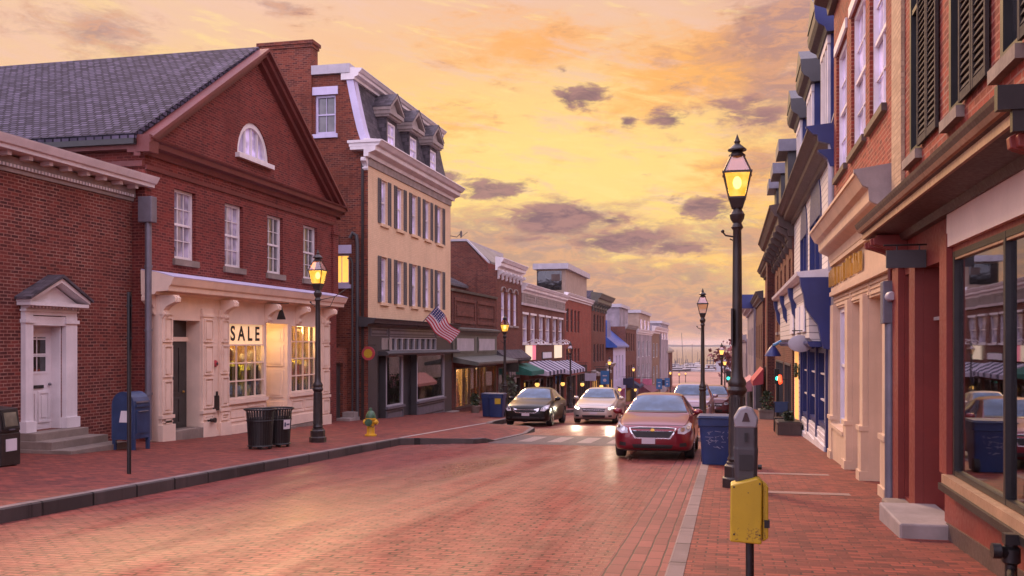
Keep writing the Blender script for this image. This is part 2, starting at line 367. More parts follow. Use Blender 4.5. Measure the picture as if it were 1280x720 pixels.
LINE = paint('road_paint', (.26, .18, .165), .6, .1, .1, 2.0, wear=(.12, .07, .06), wearamt=.52)
CREAM = paint('cream_paint', (.80, .62, .49), .5, .06, .04)
CREAM2 = paint('warm_cream_paint', (.62, .44, .30), .5, .06, .05)
STONE = paint('stone', (.24, .185, .15), .85, .15, .35, 1.5, wear=(.20, .16, .13))
STONE2 = paint('pale_stone', (.32, .26, .235), .8, .12, .3, 2.0)
REDTRIM = paint('red_trim', (.15, .032, .026), .6, .1, .15)
REDSHOP = paint('red_shop_paint', (.21, .032, .023), .5, .12, .08, 1.2, wear=(.17, .03, .025), wearamt=.57)
BLACK = paint('black_iron', (.016, .014, .014), .42, .2, .12, 6)
IRONB = paint('brown_iron', (.030, .020, .017), .45, .2, .12, 6)
GREYD = paint('dark_grey_paint', (.052, .047, .050), .5, .1)
GREYM = paint('grey_metal', (.17, .16, .19), .45, .1, .05, 3, .3)
SILV = paint('silver_cast_metal', (.27, .26, .27), .4, .1, .05, 5, .4)
GREYL = paint('light_grey_paint', (.42, .39, .42), .5, .08)
GREYG = paint('green_grey_paint', (.12, .12, .10), .55, .12)
BROWNP = paint('brown_paint', (.085, .05, .04), .55, .15)
DOORB = paint('dark_door', (.050, .045, .042), .4, .15)
SHUT = paint('shutter_slate', (.085, .078, .09), .55, .12)
SHUTC = paint('shutter_louvre_brown', (.034, .025, .021), .9, .12)
BLUE = paint('royal_blue_paint', (.016, .026, .14), .4, .12, .03)
BINB = paint('blue_plastic', (.009, .030, .115), .45, .12, .05, 3)
POSTB = paint('mailbox_blue', (.022, .046, .12), .45, .12, .04, 3, wear=(.05, .08, .16))
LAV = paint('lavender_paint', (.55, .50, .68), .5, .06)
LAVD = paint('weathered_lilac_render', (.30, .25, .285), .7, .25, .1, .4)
CLAP = brick('clapboard', (.66, .60, .54), (.64, .58, .52), (.28, .25, .24), bw=30, rh=.16, ms=.012, grime=.08, rough=.6, bs=.6)
TANP = paint('tan_stucco', (.34, .24, .18), .8, .1, .2)
YELP = paint('yellow_paint', (.50, .33, .014), .45, .08, .05, 3, wear=(.10, .045, .018), wearamt=.54)
HYDY = paint('hydrant_yellow', (.68, .38, .02), .45, .1, .1, 5)
HYDG = paint('hydrant_green', (.05, .12, .06), .45, .1, .1, 5)
GREEN = paint('green_canvas', (.02, .17, .10), .8, .12, .1)
STRW = paint('white_canvas', (.46, .42, .50), .85, .06, .1)
STRD = paint('navy_canvas', (.025, .023, .055), .85, .1, .1)
REDC = paint('red_canvas', (.42, .05, .06), .8, .1, .1)
SEAM = paint('seam_metal_roof', (.20, .19, .21), .4, .2, .1, .8, .4)
BLUER = paint('blue_metal_roof', (.03, .09, .36), .35, .15, .1, .8, .2)
GILT = paint('gilt', (.62, .36, .07), .35, .1, 0, 3, .7)
CHROME = paint('chrome', (.62, .60, .62), .14, .05, 0, 3, 1.0)
TYRE = paint('tyre_rubber', (.018, .017, .018), .8, .15, .2, 12)
PLATE = paint('number_plate', (.50, .42, .45), .4, .05, 0)
PAPER = paint('paper', (.70, .66, .68), .7, .05, 0)
SKIN = paint('mannequin_plaster', (.62, .52, .42), .5, .05, 0)
PANE = dglass('sash_glass', (.050, .047, .052))
PANEP = dglass('pale_glass', (.22, .20, .26), .10)
PANEV = dglass('lavender_glass', (.42, .38, .54), .12, .7)  # pale lavender pane colour
PANED = dglass('dark_glass', (.014, .013, .014), .04)
CARGL = dglass('car_glass', (.03, .055, .10), .03, .55)
SHOPG = glass('shop_glass', (.96, .96, .94), .0)
SHOPG2 = glass('shop_glass_dim', (.85, .82, .80), .08)
REFG = glass('reflecting_glass', (.70, .65, .64), .20)
LITW = emit('lit_window', (1.0, .52, .10), 1.1)
LITF = emit('lit_shop_far', (1.0, .50, .14), .55)
LITY = emit('glow_shop_wall', (1.0, .60, .17), .85)  # room walls given their own glow, standing in for lamp light
BULB = emit('bulb', (1.0, .72, .30), 16)
def lantern(name, k):
    def fn(g, b, out):
        n = g.noise(objc(g), 7, 3); e = g.n('ShaderNodeEmission'); g.set(e.inputs[0], g.mix(g.ss(n, .3, .7), (1.0, .40, .04), (1.0, .58, .12))); e.inputs[1].default_value = k
        tr = g.n('ShaderNodeBsdfTransparent'); tr.inputs[0].default_value = (1, .8, .5, 1); mx = g.n('ShaderNodeMixShader'); mx.inputs[0].default_value = .86
        g.L.new(tr.outputs[0], mx.inputs[1]); g.L.new(e.outputs[0], mx.inputs[2]); g.L.new(mx.outputs[0], out.inputs[0])
    return mat(name, fn)
LGLOW = lantern('lantern_glow', 1.5)
LGLOWF = emit('lantern_glow_far', (1.0, .50, .12), 1.6)
HEADL = emit('headlight_beam', (1.0, .88, .62), 7)
NEON = emit('neon_red', (1.0, .07, .02), 2.2)
TRAFG = emit('signal_green', (.04, .9, .65), 2.4)
LROOF = glass('lantern_roof_glass', (.75, .55, .55), .12)
LCLEAR = glass('lantern_clear_glass', (.90, .80, .72), .08)
def carpaint(name, c, metal=.35, coat=.6):
    def fn(g, b, out):
        n = g.noise(objc(g), 60, 2); g.set(b.inputs['Base Color'], g.mix(n, tuple(q * .85 for q in c), tuple(min(1, q * 1.15) for q in c)))
        b.inputs['Metallic'].default_value = metal; b.inputs['Roughness'].default_value = .28; b.inputs['Coat Weight'].default_value = coat; b.inputs['Specular IOR Level'].default_value = .5 if coat > .3 else .2; b.inputs['Coat Roughness'].default_value = .04
    return mat(name, fn)
CP_RED = carpaint('car_red', (.17, .006, .015)); CP_BLK = carpaint('car_black', (.006, .0055, .006), .0, .22)
CP_SIL = carpaint('car_champagne', (.50, .42, .36), .5); CP_GRY = carpaint('car_mauve', (.34, .24, .27), .4); CP_DRK = carpaint('car_maroon', (.12, .03, .035))
# ------------------------------------------------------------------ ground, street, pavements, water
def interp(pts):
    def f(Y):
        if Y <= pts[0][0]: return pts[0][1]
        for (a, b), (c, d) in zip(pts, pts[1:]):
            if Y <= c: return b + (d - b) * (Y - a) / (c - a)
        return pts[-1][1]
    return f
xL = interp([(-40, -8.5), (25.0, -8.85), (25.25, -8.5), (25.55, -6.9), (26.0, -6.65), (32.2, -6.5), (33.2, -6.9), (34.6, -8.7), (36, -9.0), (50, -9.6), (75, -10.4), (110, -10.9), (150, -11.3), (255, -13)])
xR = interp([(-40, -.53), (28.2, -.53), (29.6, -1.3), (37, -1.35), (38.6, -.45), (50, .35), (80, .75), (255, 1.0)])
hkL = interp([(-40, 1), (26.0, 1), (27.0, .1), (31.0, .1), (32.2, 1), (300, 1)])
hkR = interp([(-40, 1), (300, 1)])
YS = sorted(set([-40, -20, -10] + [y * 1.0 for y in range(-4, 60, 2)] + [25.0, 25.25, 25.55, 26, 27, 28.2, 29.6, 31, 32.2, 33.2, 34.6, 37, 38.6] + list(range(60, 256, 5))))
def sheet(name, m, cols, zf, ys=YS, kind='structure'):
    """cols: list of X(Y); zf(i, Y)"""
    me = bpy.data.meshes.new(name); n = len(cols)
    vs = [(c(y), y, zf(i, y)) for y in ys for i, c in enumerate(cols)]
    fs = [(j * n + i, j * n + i + 1, (j + 1) * n + i + 1, (j + 1) * n + i) for j in range(len(ys) - 1) for i in range(n - 1)]
    me.from_pydata(vs, [], fs); boxuv(me); me.materials.append(m)
    o = bpy.data.objects.new(name, me); COL.objects.link(o); o['kind'] = kind; return o
C = lambda v: (lambda Y: v)
sheet('street', ROADB, [lambda Y: xL(Y) - .1, C(-7.5), C(-5), C(-2.5), lambda Y: xR(Y) - .0 + .1], lambda i, Y: gs(Y) - (.05 if i == 0 else 0))
sheet('gutter', GUTB, [lambda Y: xR(Y) - .62, lambda Y: xR(Y) - .005], lambda i, Y: gs(Y) + .004)
sheet('crossing', ASPH, [lambda Y: max(xL(Y) + .02, -6.6), C(-3.5), lambda Y: xR(Y) - .64], lambda i, Y: gs(Y) + .004, [25.9, 26.4, 27, 28, 29, 29.6, 30.2])
def pav(name, edge, wall, hk, sgn):
    cols = [lambda Y: edge(Y) + sgn * .155, lambda Y: edge(Y) + sgn * 1.1, C(wall)]
    return sheet(name, WALKB, cols, lambda i, Y: gz(Y) if i else gs(Y) + .14 * hk(Y))
pav('left_pavement', xL, -19.0, hkL, -1); pav('right_pavement', xR, 4.0, hkR, 1)
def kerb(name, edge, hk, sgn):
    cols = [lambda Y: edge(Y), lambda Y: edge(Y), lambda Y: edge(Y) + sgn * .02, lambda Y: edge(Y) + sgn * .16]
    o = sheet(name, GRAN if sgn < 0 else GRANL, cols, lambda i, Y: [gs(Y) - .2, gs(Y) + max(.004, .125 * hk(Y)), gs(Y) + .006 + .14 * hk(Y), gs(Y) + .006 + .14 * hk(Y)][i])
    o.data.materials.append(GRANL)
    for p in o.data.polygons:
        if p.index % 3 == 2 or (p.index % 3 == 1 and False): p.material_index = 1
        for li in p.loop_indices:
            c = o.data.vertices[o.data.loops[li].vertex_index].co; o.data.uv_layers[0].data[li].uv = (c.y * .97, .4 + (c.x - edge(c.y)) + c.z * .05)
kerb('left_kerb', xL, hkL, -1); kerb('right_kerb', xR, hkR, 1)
# crossing bars
m = MB()
for k in range(6):
    x = -5.95 + k * .86; z = lambda y: gs(y) + .008
    m.poly((x, 26.9, z(26.9)), (x + .42, 26.9, z(26.9)), (x + .42, 29.4, z(29.4)), (x, 29.4, z(29.4)))
o = m.build('crossing_marking', LINE); o['kind'] = 'structure'
m = MB(); ya = [25.2, 28, 31, 34, 36]
for y0, y1 in zip(ya, ya[1:]): m.poly((-9.0, y0, gz(y0) + .006), (-8.85, y0, gz(y0) + .006), (-8.85, y1, gz(y1) + .006), (-9.0, y1, gz(y1) + .006))
o = m.build('pavement_edging', STONE2); o['kind'] = 'structure'
# stone bands across the right pavement
m = MB()
for y0 in (14.6, 17.6): m.poly((.28, y0, gz(y0) + .005), (1.75, y0, gz(y0) + .005), (1.75, y0 + .3, gz(y0 + .3) + .005), (.28, y0 + .3, gz(y0 + .3) + .005))
o = m.build('pavement_band', paint('worn_band_stone', (.30, .185, .15), .8, .15, .3, 3, wear=(.16, .06, .045), wearamt=.53)); o['kind'] = 'structure'
EARTH = paint('harbour_ground', (.24, .12, .10), .8, .2, .2, .05)
sheet('ground', EARTH, [C(-900), C(-150), C(-20), C(4), C(150), C(900)], lambda i, Y: gs(Y) - .35 if 0 < i < 5 else gs(Y) - 2, [-40, 0, 45, 110, 155, 185, 220, 254])
m = MB(); m.poly((-900, 254, -9.75), (900, 254, -9.75), (900, 400, -9.75), (-900, 400, -9.75)); m.poly((-900, 400, -9.75), (900, 400, -9.75), (900, 400, -12), (-900, 400, -12))
o = m.build('quay', EARTH); o['kind'] = 'structure'
def _water(g, b, out):
    p = g.n('ShaderNodeTexCoord').outputs['Object']
    b.inputs['Base Color'].default_value = (.09, .07, .07, 1); b.inputs['Roughness'].default_value = .16
    h = g.noise(g.vm('MULTIPLY', p, (.25, .08, 1)), 1.0, 5, .6); bump(g, b, h, .25, .4)
WATER = mat('harbour_water', _water)
m = MB(); m.poly((-5000, 400, -10.7), (5000, 400, -10.7), (5000, 8000, -10.7), (-5000, 8000, -10.7)); o = m.build('water', WATER); o['kind'] = 'structure'
HILL = paint('far_shore_wood', (.10, .08, .07), .9, .25, 0, .01)
m = MB(); rs = random.Random(4); n = 120; x0 = -2600; prev = 8
top = []
for k in range(n): top.append((x0 + k * 42, 4300, -10.7 + max(7, min(17, prev + rs.uniform(-3, 3))))); prev = top[-1][2] + 10.7
for (a, b) in zip(top, top[1:]):
    m.poly((a[0], 4300, -11), (b[0], 4300, -11), b, a); m.poly(a, b, (b[0], 4500, b[2] * .8), (a[0], 4500, a[2] * .8))
o = m.build('far_shore_hills', HILL); o['kind'] = 'structure'

# damp evening air: far things fade
hz = MB().box(-5200, 5200, -120, 8200, -13.5, 26).build('haze', paint('unused_haze_base', (.5, .5, .5)))
hm = bpy.data.materials.new('haze_air'); hm.use_nodes = True; hm.node_tree.nodes.clear()
_o = hm.node_tree.nodes.new('ShaderNodeOutputMaterial'); _v = hm.node_tree.nodes.new('ShaderNodeVolumePrincipled')
_v.inputs['Color'].default_value = (.92, .84, .84, 1); _v.inputs['Density'].default_value = .00011
hm.node_tree.links.new(_v.outputs[0], _o.inputs['Volume']); hz.data.materials.clear(); hz.data.materials.append(hm); hz['kind'] = 'stuff'
# ------------------------------------------------------------------ building helpers
def shell(m, f, a0, a1, z0, z1, depth, holes=(), rev=.2, top=True):
    """hollow block: front with openings (reveals rev deep), sides, back, top"""
    H = [h if len(h) > 4 else (*h, rev) for h in holes]
    As = sorted({a0, a1} | {q for h in H for q in h[:2]}); Zs = sorted({z0, z1} | {q for h in H for q in h[2:4]})
    for i in range(len(As) - 1):
        for j in range(len(Zs) - 1):
            ca, cz = (As[i] + As[i + 1]) / 2, (Zs[j] + Zs[j + 1]) / 2
            if any(h[0] < ca < h[1] and h[2] < cz < h[3] for h in H): continue
            m.poly((As[i], 0, Zs[j]), (As[i + 1], 0, Zs[j]), (As[i + 1], 0, Zs[j + 1]), (As[i], 0, Zs[j + 1]))
    for (b0, b1, y0, y1, r) in H:
        if r <= 0: continue
        m.poly((b0, 0, y0), (b0, -r, y0), (b0, -r, y1), (b0, 0, y1)); m.poly((b1, 0, y0), (b1, -r, y0), (b1, -r, y1), (b1, 0, y1))
        m.poly((b0, 0, y1), (b1, 0, y1), (b1, -r, y1), (b0, -r, y1)); m.poly((b0, 0, y0), (b1, 0, y0), (b1, -r, y0), (b0, -r, y0))
    m.poly((a0, 0, z0), (a0, -depth, z0), (a0, -depth, z1), (a0, 0, z1)); m.poly((a1, 0, z0), (a1, -depth, z0), (a1, -depth, z1), (a1, 0, z1))
    m.poly((a0, -depth, z0), (a1, -depth, z0), (a1, -depth, z1), (a0, -depth, z1))
    if top: m.poly((a0, 0, z1), (a1, 0, z1), (a1, -depth, z1), (a0, -depth, z1))
    return m
def window(par, f, a0, a1, z0, z1, fm, pm, rev=.12, bars=(2, 4), cas=.065, sill=None, lintel=None, shut=None, shw=None, rail=True, bw=.022, name='window', lz=.2, sz=.12):
    m = MB(f); d0, d1 = -rev - .06, -rev + .02
    m.box(a0, a0 + cas, d0, d1, z0, z1); m.box(a1 - cas, a1, d0, d1, z0, z1); m.box(a0 + cas, a1 - cas, d0, d1, z1 - cas, z1); m.box(a0 + cas, a1 - cas, d0, d1, z0, z0 + cas * 1.2)
    ia0, ia1, iz0, iz1 = a0 + cas, a1 - cas, z0 + cas * 1.2, z1 - cas; zm = (iz0 + iz1) / 2
    if rail: m.box(ia0, ia1, d0 + .01, d1 - .012, zm - .03, zm + .03)
    nx, nz = bars
    for k in range(1, nx): a = ia0 + (ia1 - ia0) * k / nx; m.box(a - bw / 2, a + bw / 2, d0 + .015, d1 - .03, iz0, iz1)
    for k in range(1, nz):
        z = iz0 + (iz1 - iz0) * k / nz
        if rail and abs(z - zm) < .06: continue
        m.box(ia0, ia1, d0 + .018, d1 - .033, z - bw / 2, z + bw / 2)
    w = m.build(name, fm, par)
    MB(f).box(a0 + .01, a1 - .01, d0 - .012, d0 + .006, z0 + .01, z1 - .01).build('pane', pm, w)
    if sill: MB(f).box(a0 - .09, a1 + .09, -rev + .02, .08, z0 - sz, z0 - .002).build('sill', sill, w)
    if lintel: MB(f).box(a0 - .1, a1 + .1, -.02, .045, z1 + .002, z1 + lz).build('lintel', lintel, w)
    if shut:
        sw = shw or (a1 - a0) * .46
        for s in (0, 1):
            b0, b1 = (a0 - sw - .01, a0 - .01) if s == 0 else (a1 + .01, a1 + sw + .01)
            shutter(f, b0, b1, z0, z1, .012, shut, w)
    return w
def shutter(f, b0, b1, z0, z1, d, mt, par, step=.09):
    q = MB(f); fr_ = min(.055, (b1 - b0) * .2); t = .035
    q.box(b0, b0 + fr_, d, d + t, z0, z1); q.box(b1 - fr_, b1, d, d + t, z0, z1)
    q.box(b0 + fr_, b1 - fr_, d, d + .003, z0 + .09, z1 - .08)
    zm = z0 + (z1 - z0) * .55
    for (c0, c1) in ((z0, z0 + .09), (zm - .04, zm + .04), (z1 - .08, z1)): q.box(b0 + fr_, b1 - fr_, d + .002, d + t - .002, c0, c1)
    for (c0, c1) in ((z0 + .09, zm - .04), (zm + .04, z1 - .08)):
        n = max(2, int((c1 - c0) / step))
        for k in range(n):
            z = c0 + (c1 - c0) * (k + .15) / n; h = (c1 - c0) / n
            q.prism([(d + .004, z + h * .55), (d + .012, z + h * .75), (d + t - .004, z + .1 * h), (d + t - .012, z)], 'a', b0 + fr_, b1 - fr_)
    return q.build('shutter', mt, par)
def cornice(f, a0, a1, prof, name, mt, par): return MB(f).prism(prof, 'a', a0, a1).build(name, mt, par)
def crown(z0, z1, p):      # classical cornice profile, base z0 top z1 projection p
    h = z1 - z0
    return [(-.05, z0), (p * .18, z0), (p * .22, z0 + h * .22), (p * .55, z0 + h * .34), (p * .6, z0 + h * .38), (p * .62, z0 + h * .62), (p * .78, z0 + h * .68), (p * .95, z0 + h * .92), (p, z0 + h * .93), (p, z1), (-.05, z1 + h * .12)]
def scroll_bracket(f, a, w, zt, h, p, mt, par, name='bracket'):
    pr = [(0, zt - h), (p * .22, zt - h * .97), (p * .34, zt - h * .82), (p * .25, zt - h * .66), (p * .42, zt - h * .5), (p * .72, zt - h * .38), (p * .98, zt - h * .3), (p, zt - h * .12), (p * .9, zt - .03), (p * .9, zt), (0, zt)]
    m = MB(f).prism(pr, 'a', a - w / 2, a + w / 2)
    m.prism([(d * 1.06 + .01, z) for d, z in pr[1:-2]] + [(0, zt - h * .1), (0, zt - h * .9)], 'a', a - w * .2, a + w * .2)
    return m.build(name, mt, par, bevel=.008)
def panel_box(m, a0, a1, d, z0, z1, fw=.05, t=.025):
    """raised frame of a panel"""
    m.box(a0, a0 + fw, d, d + t, z0, z1); m.box(a1 - fw, a1, d, d + t, z0, z1); m.box(a0 + fw, a1 - fw, d, d + t, z0, z0 + fw); m.box(a0 + fw, a1 - fw, d, d + t, z1 - fw, z1)
    m.box(a0 + fw * 2.2, a1 - fw * 2.2, d, d + t * .8, z0 + fw * 2.2, z1 - fw * 2.2)
def room(f, a0, a1, z0, z1, depth, mt, par, name='interior', d0=-.3, floor=None):
    m = MB(f); d = -depth
    m.poly((a0, d, z0), (a1, d, z0), (a1, d, z1), (a0, d, z1)); m.poly((a0, d0, z0), (a0, d, z0), (a0, d, z1), (a0, d0, z1)); m.poly((a1, d0, z0), (a1, d, z0), (a1, d, z1), (a1, d0, z1))
    m.poly((a0, d0, z1), (a1, d0, z1), (a1, d, z1), (a0, d, z1)); m.poly((a0, d0, z0), (a1, d0, z0), (a1, d, z0), (a0, d, z0))
    return m.build(name, mt, par)
def plight(loc, w, c=(1, .62, .28), r=.06, name='lamp_light', par=None):
    l = bpy.data.lights.new(name, 'POINT'); l.energy = w; l.color = c; l.shadow_soft_size = r
    o = bpy.data.objects.new(name, l); COL.objects.link(o); o.location = loc
    if par:
        o.parent = par; o.location = Vector(loc) - Vector(par.location)
    return o

# ------------------------------------------------------------------ LEFT 1: low brick building with the white door
X1 = -14.8; f1 = fl(X1); Y1 = 21.5
b = thing('brick_building', 'low red brick building with white dentil cornice and small white pedimented door', 'building', (X1, 14, gz(14)))
yl = lambda px: Yof(px, X1)
d0, d1 = yl(37), yl(76); dz0 = -.26; dz1 = 2.06
m = shell(MB(f1), f1, 4, Y1, -2.2, 5.80, 14, [(d0, d1, dz0, dz1, .27)]); m.build('wall', B_RED, b)
cornice(f1, 4, Y1, [(-.02, 5.28), (.05, 5.28), (.06, 5.36), (.10, 5.37), (.10, 5.45), (.02, 5.45)], 'bed_moulding', STONE2, b)
m = MB(f1)
for k in range(int((Y1 - 8) / .105)): a = 8 + k * .105; m.box(a, a + .055, .07, .13, 5.375, 5.44)
m.build('dentil_course', WHITE, b)
m = MB(f1); m.box(4, Y1, -.02, .10, 5.452, 5.60); m.build('frieze', STONE2, b)
for k in range(22): a = Y1 - .35 - k * .62; MB(f1).box(a, a + .12, .102, .34, 5.555, 5.64).build('modillion', WHITE, b)
cornice(f1, 4, Y1 + .25, [(-.03, 5.645), (.48, 5.645), (.49, 5.72), (.55, 5.74), (.62, 5.86), (.64, 5.90), (.3, 5.95), (-.03, 5.97)], 'cornice', WHITE, b)
MB(f1).box(4, Y1 + .1, -14, -.02, 5.82, 5.93).build('roof', SEAM, b)
# door surround
m = MB(f1); s0, s1 = yl(26), yl(91)
for (a, c) in ((s0, d0 - .03), (d1 + .03, s1)):
    m.box(a, c, 0, .12, dz0, dz1 + .22); m.box(a - .04, c + .04, 0, .17, dz0, dz0 + .24); m.box(a - .03, c + .03, 0, .16, dz1 + .05, dz1 + .13)
m.box(s0, s1, 0, .11, dz1 + .222, dz1 + .42); m.box(s0 - .03, s1 + .03, 0, .15, dz1 + .30, dz1 + .34); m.box(s0 - .12, s1 + .12, 0, .34, dz1 + .422, dz1 + .50)
for k in range(16): a = s0 + (s1 - s0) * k / 15.5; m.box(a, a + .05, .11, .2, dz1 + .37, dz1 + .42)
m.box(d0 - .03, d1 + .03, 0, .10, dz1, dz1 + .2)
pz = dz1 + .502; pa, pc = s0 - .14, s1 + .14; pm_ = (pa + pc) / 2; ph = .50
m.prism([(pa + .12, pz), (pc - .12, pz), (pm_, pz + ph - .09)], 'd', 0, .12)
for s in (-1, 1):
    e = pa if s < 0 else pc
    m.prism([(e, pz), (e, pz + .07), (pm_, pz + ph + .06), (pm_, pz + ph - .05)], 'd', .0, .36)
m.build('door_surround', WHITE, b)
m = MB(f1)
for s in (-1, 1):
    e = pa - .05 if s < 0 else pc + .05
    m.prism([(e, pz + .045), (e, pz + .10), (pm_, pz + ph + .13), (pm_, pz + ph + .065)], 'd', -.05, .42)
m.build('door_hood_roof', SLATE_D, b)
MB(f1).box(d0, d0 + .03, -.27, .0, dz0, dz1).box(d1 - .03, d1, -.27, .0, dz0, dz1).box(d0 + .03, d1 - .03, -.27, 0, dz1 - .03, dz1).build('door_lining', WHITE, b)
m = MB(f1); m.box(d0 + .03, d1 - .03, -.29, -.23, dz0, dz1 - .03); panel_box(m, d0 + .1, (d0 + d1) / 2 - .03, -.23, dz0 + .15, dz0 + .85); panel_box(m, (d0 + d1) / 2 + .03, d1 - .1, -.23, dz0 + .15, dz0 + .85)
for k in range(3): z = dz1 - .30 - k * .38; m.box(d0 + .12, d1 - .12, -.23, -.215, z - .015, z + .015)
dr = m.build('door', WHITE, b)
m = MB(f1)
for i in range(2):
    for j in range(2): a = d0 + .2 + i * (d1 - d0 - .4) / 2; z = dz1 - 1.02 + j * .4; m.box(a + .02, a + (d1 - d0 - .4) / 2 - .02, -.23, -.223, z, z + .36)
m.build('pane', PANED, dr)
MB(f1).box(d0 + .35, d1 - .3, -.23, -.20, dz0 + .92, dz0 + .99).build('mail_slot', BLACK, dr)
MB(f1).ball((d1 - .12, -.19, dz0 + 1.0), .035).build('handle', GREYM, dr)
m = MB(f1)
for k, (pr, e0, e1) in enumerate(((.42, .05, .0), (.86, .12, .10), (1.36, .16, .22))):
    zt = dz0 - .005 - k * .165; m.box(s0 - e0, s1 + e1, .0 if k == 0 else .02, pr, zt - .24 if k < 2 else gz(17) - .4, zt)
m.build('doorstep', STONE, b, bevel=.012)

# ------------------------------------------------------------------ LEFT 2: gabled brick building with the cream shopfront
XG = -14.45; fg = fl(XG); G0, G1 = 21.52, 33.65
g_ = thing('gabled_brick_building', 'red brick gable fronted building with slate roof above a cream shopfront marked SALE', 'building', (XG, 27, gz(27)))
EZ, AZ = 6.78, 10.75; GM = (G0 + G1) / 2
yg = lambda px: Yof(px, XG)
wz0, wz1 = 3.94, 5.83
wins = [(yg(218), yg(244.5)), (yg(281), yg(303.5)), (yg(334), yg(353.5)), (yg(379), yg(396.5))]
m = shell(MB(fg), fg, G0, G1, -2.2, EZ, 20, [(a, c, wz0, wz1) for a, c in wins] + [(G0 + .35, G1 - 1.9, -2.0, 2.85, .0)], top=False); m.build('wall', B_GABLE, g_)
# tympanum, solid triangle with lunette opening left as recess
lc, lr, lz = yg(320.5), 1.02, 7.46
m = MB(fg); NN = 14
arc = [(lc + lr * math.cos(math.pi - math.pi * k / NN), lz + 1.1 * lr * math.sin(math.pi * k / NN)) for k in range(NN + 1)]
tri = [(G0 + .1, EZ + .02), (GM, AZ - .1), (G1 - .1, EZ + .02)]
m.poly(*[(a, -.10, z) for a, z in [(G0 + .1, EZ), (lc - lr, EZ), (lc - lr, lz)] + arc[1:NN // 2 + 1] + [(GM, AZ - .1)]])
m.poly(*[(a, -.10, z) for a, z in [(G1 - .1, EZ), (GM, AZ - .1)] + arc[NN // 2:] + [(lc + lr, EZ)]])
m.poly((lc - lr, -.10, EZ), (lc + lr, -.10, EZ), (lc + lr, -.10, lz), (lc - lr, -.10, lz))
for (p, q) in zip(arc, arc[1:]): m.poly((p[0], -.10, p[1]), (q[0], -.10, q[1]), (q[0], -.32, q[1]), (p[0], -.32, p[1]))
m.build('gable_wall', B_GABLE, g_)
m = MB(fg)
for k in range(NN):
    p, q = arc[k], arc[k + 1]; sc = lambda P, s: (lc + (P[0] - lc) * s, lz + (P[1] - lz) * s)
    a, c_, d_, e_ = p, q, sc(q, .86), sc(p, .86)
    for dd in (-.14,): m.poly((a[0], dd, a[1]), (c_[0], dd, c_[1]), (d_[0], dd, d_[1]), (e_[0], dd, e_[1])); m.poly((d_[0], dd, d_[1]), (e_[0], dd, e_[1]), (e_[0], -.25, e_[1]), (d_[0], -.25, d_[1]))
for x in (-.36, 0, .36): m.box(lc + x * lr * 1.1 - .025, lc + x * lr * 1.1 + .025, -.24, -.17, lz, lz + lr * (1.0 if x == 0 else .85))
m.box(lc - lr, lc + lr, -.25, -.13, lz, lz + .09)
lw = m.build('lunette_window', WHITE, g_)
MB(fg).poly(*[(a, -.245, z) for a, z in arc]).build('pane', PANEV, lw)
MB(fg).box(lc - lr - .12, lc + lr + .12, -.1, .05, lz - .14, lz).build('sill', WHITE, lw)
# pediment mouldings
cornice(fg, G0 - .3, G1 + .3, [(-.02, EZ - .32), (.06, EZ - .32), (.10, EZ - .22), (.12, EZ - .18), (.28, EZ - .14), (.30, EZ - .02), (.36, EZ + .02), (.38, EZ + .06), (-.11, EZ + .14)], 'pediment_cornice', REDTRIM, g_)
cornice(fg, G0, G1, [(-.02, 6.10), (.05, 6.10), (.07, 6.2), (-.02, 6.22)], 'string_course', REDTRIM, g_)
m = MB(fg); sl = (AZ - EZ) / (GM - G0)
for s in (-1, 1):
    e = G0 - .3 if s < 0 else G1 + .3
    for (lo, hi, dd) in ((-.30, -.14, .07), (-.14, .02, .24), (.02, .12, .36)):
        zz = lambda a, o: AZ - abs(a - GM) * sl + .10 + o
        m.prism([(e, zz(e, lo)), (e, zz(e, hi)), (GM, zz(GM, hi)), (GM, zz(GM, lo))], 'd', -.11, dd)
m.build('raking_cornice', REDTRIM, g_)
m = MB(fg)
m.prism([(GM, AZ + .16), (GM, AZ + .30), (G0 - .42, EZ - .42 * sl + .30 + .12), (G0 - .42, EZ - .42 * sl + .16 + .10)], 'd', -20, -.02)
m.prism([(GM, AZ + .16), (GM, AZ + .30), (G1 + .42, EZ - .42 * sl + .30 + .12), (G1 + .42, EZ - .42 * sl + .16 + .10)], 'd', -20, -.02)
m.build('roof', SLATE, g_)
m = MB(fg)
m.box(G0 - .30, G0 - .002, -20, .0, EZ - .22, EZ + .0); m.box(G0 - .12, G0 - .003, -20, .0, EZ - .62, EZ - .48)
m.box(G0 - .302, G0 + .1, -.3, .33, EZ - .30, EZ + .13); m.build('eaves_moulding', REDTRIM, g_)
MB(fg).box(G0 - .44, G0 - .31, -20, -.02, EZ - .12, EZ + .02).build('gutter', BLACK, g_)
for i, (a, c) in enumerate(wins):
    w = window(g_, fg, a, c, wz0, wz1, WHITE, PANEP if i < 2 else PANE, .13, (3, 4), .075, sill=STONE, sz=.17)
    if i < 2: text('lettering', 'R', .17, BLACK, w, M_left(XG - .155, a + .25, wz0 + .27))
m = MB(fg); m.box(G1 - .45, G1 + .003, 0, .08, 2.9, 6.09); m.box(G1 - .50, G1 + .05, 0, .12, 5.75, 5.9); m.build('pilaster', B_GABLE, g_)

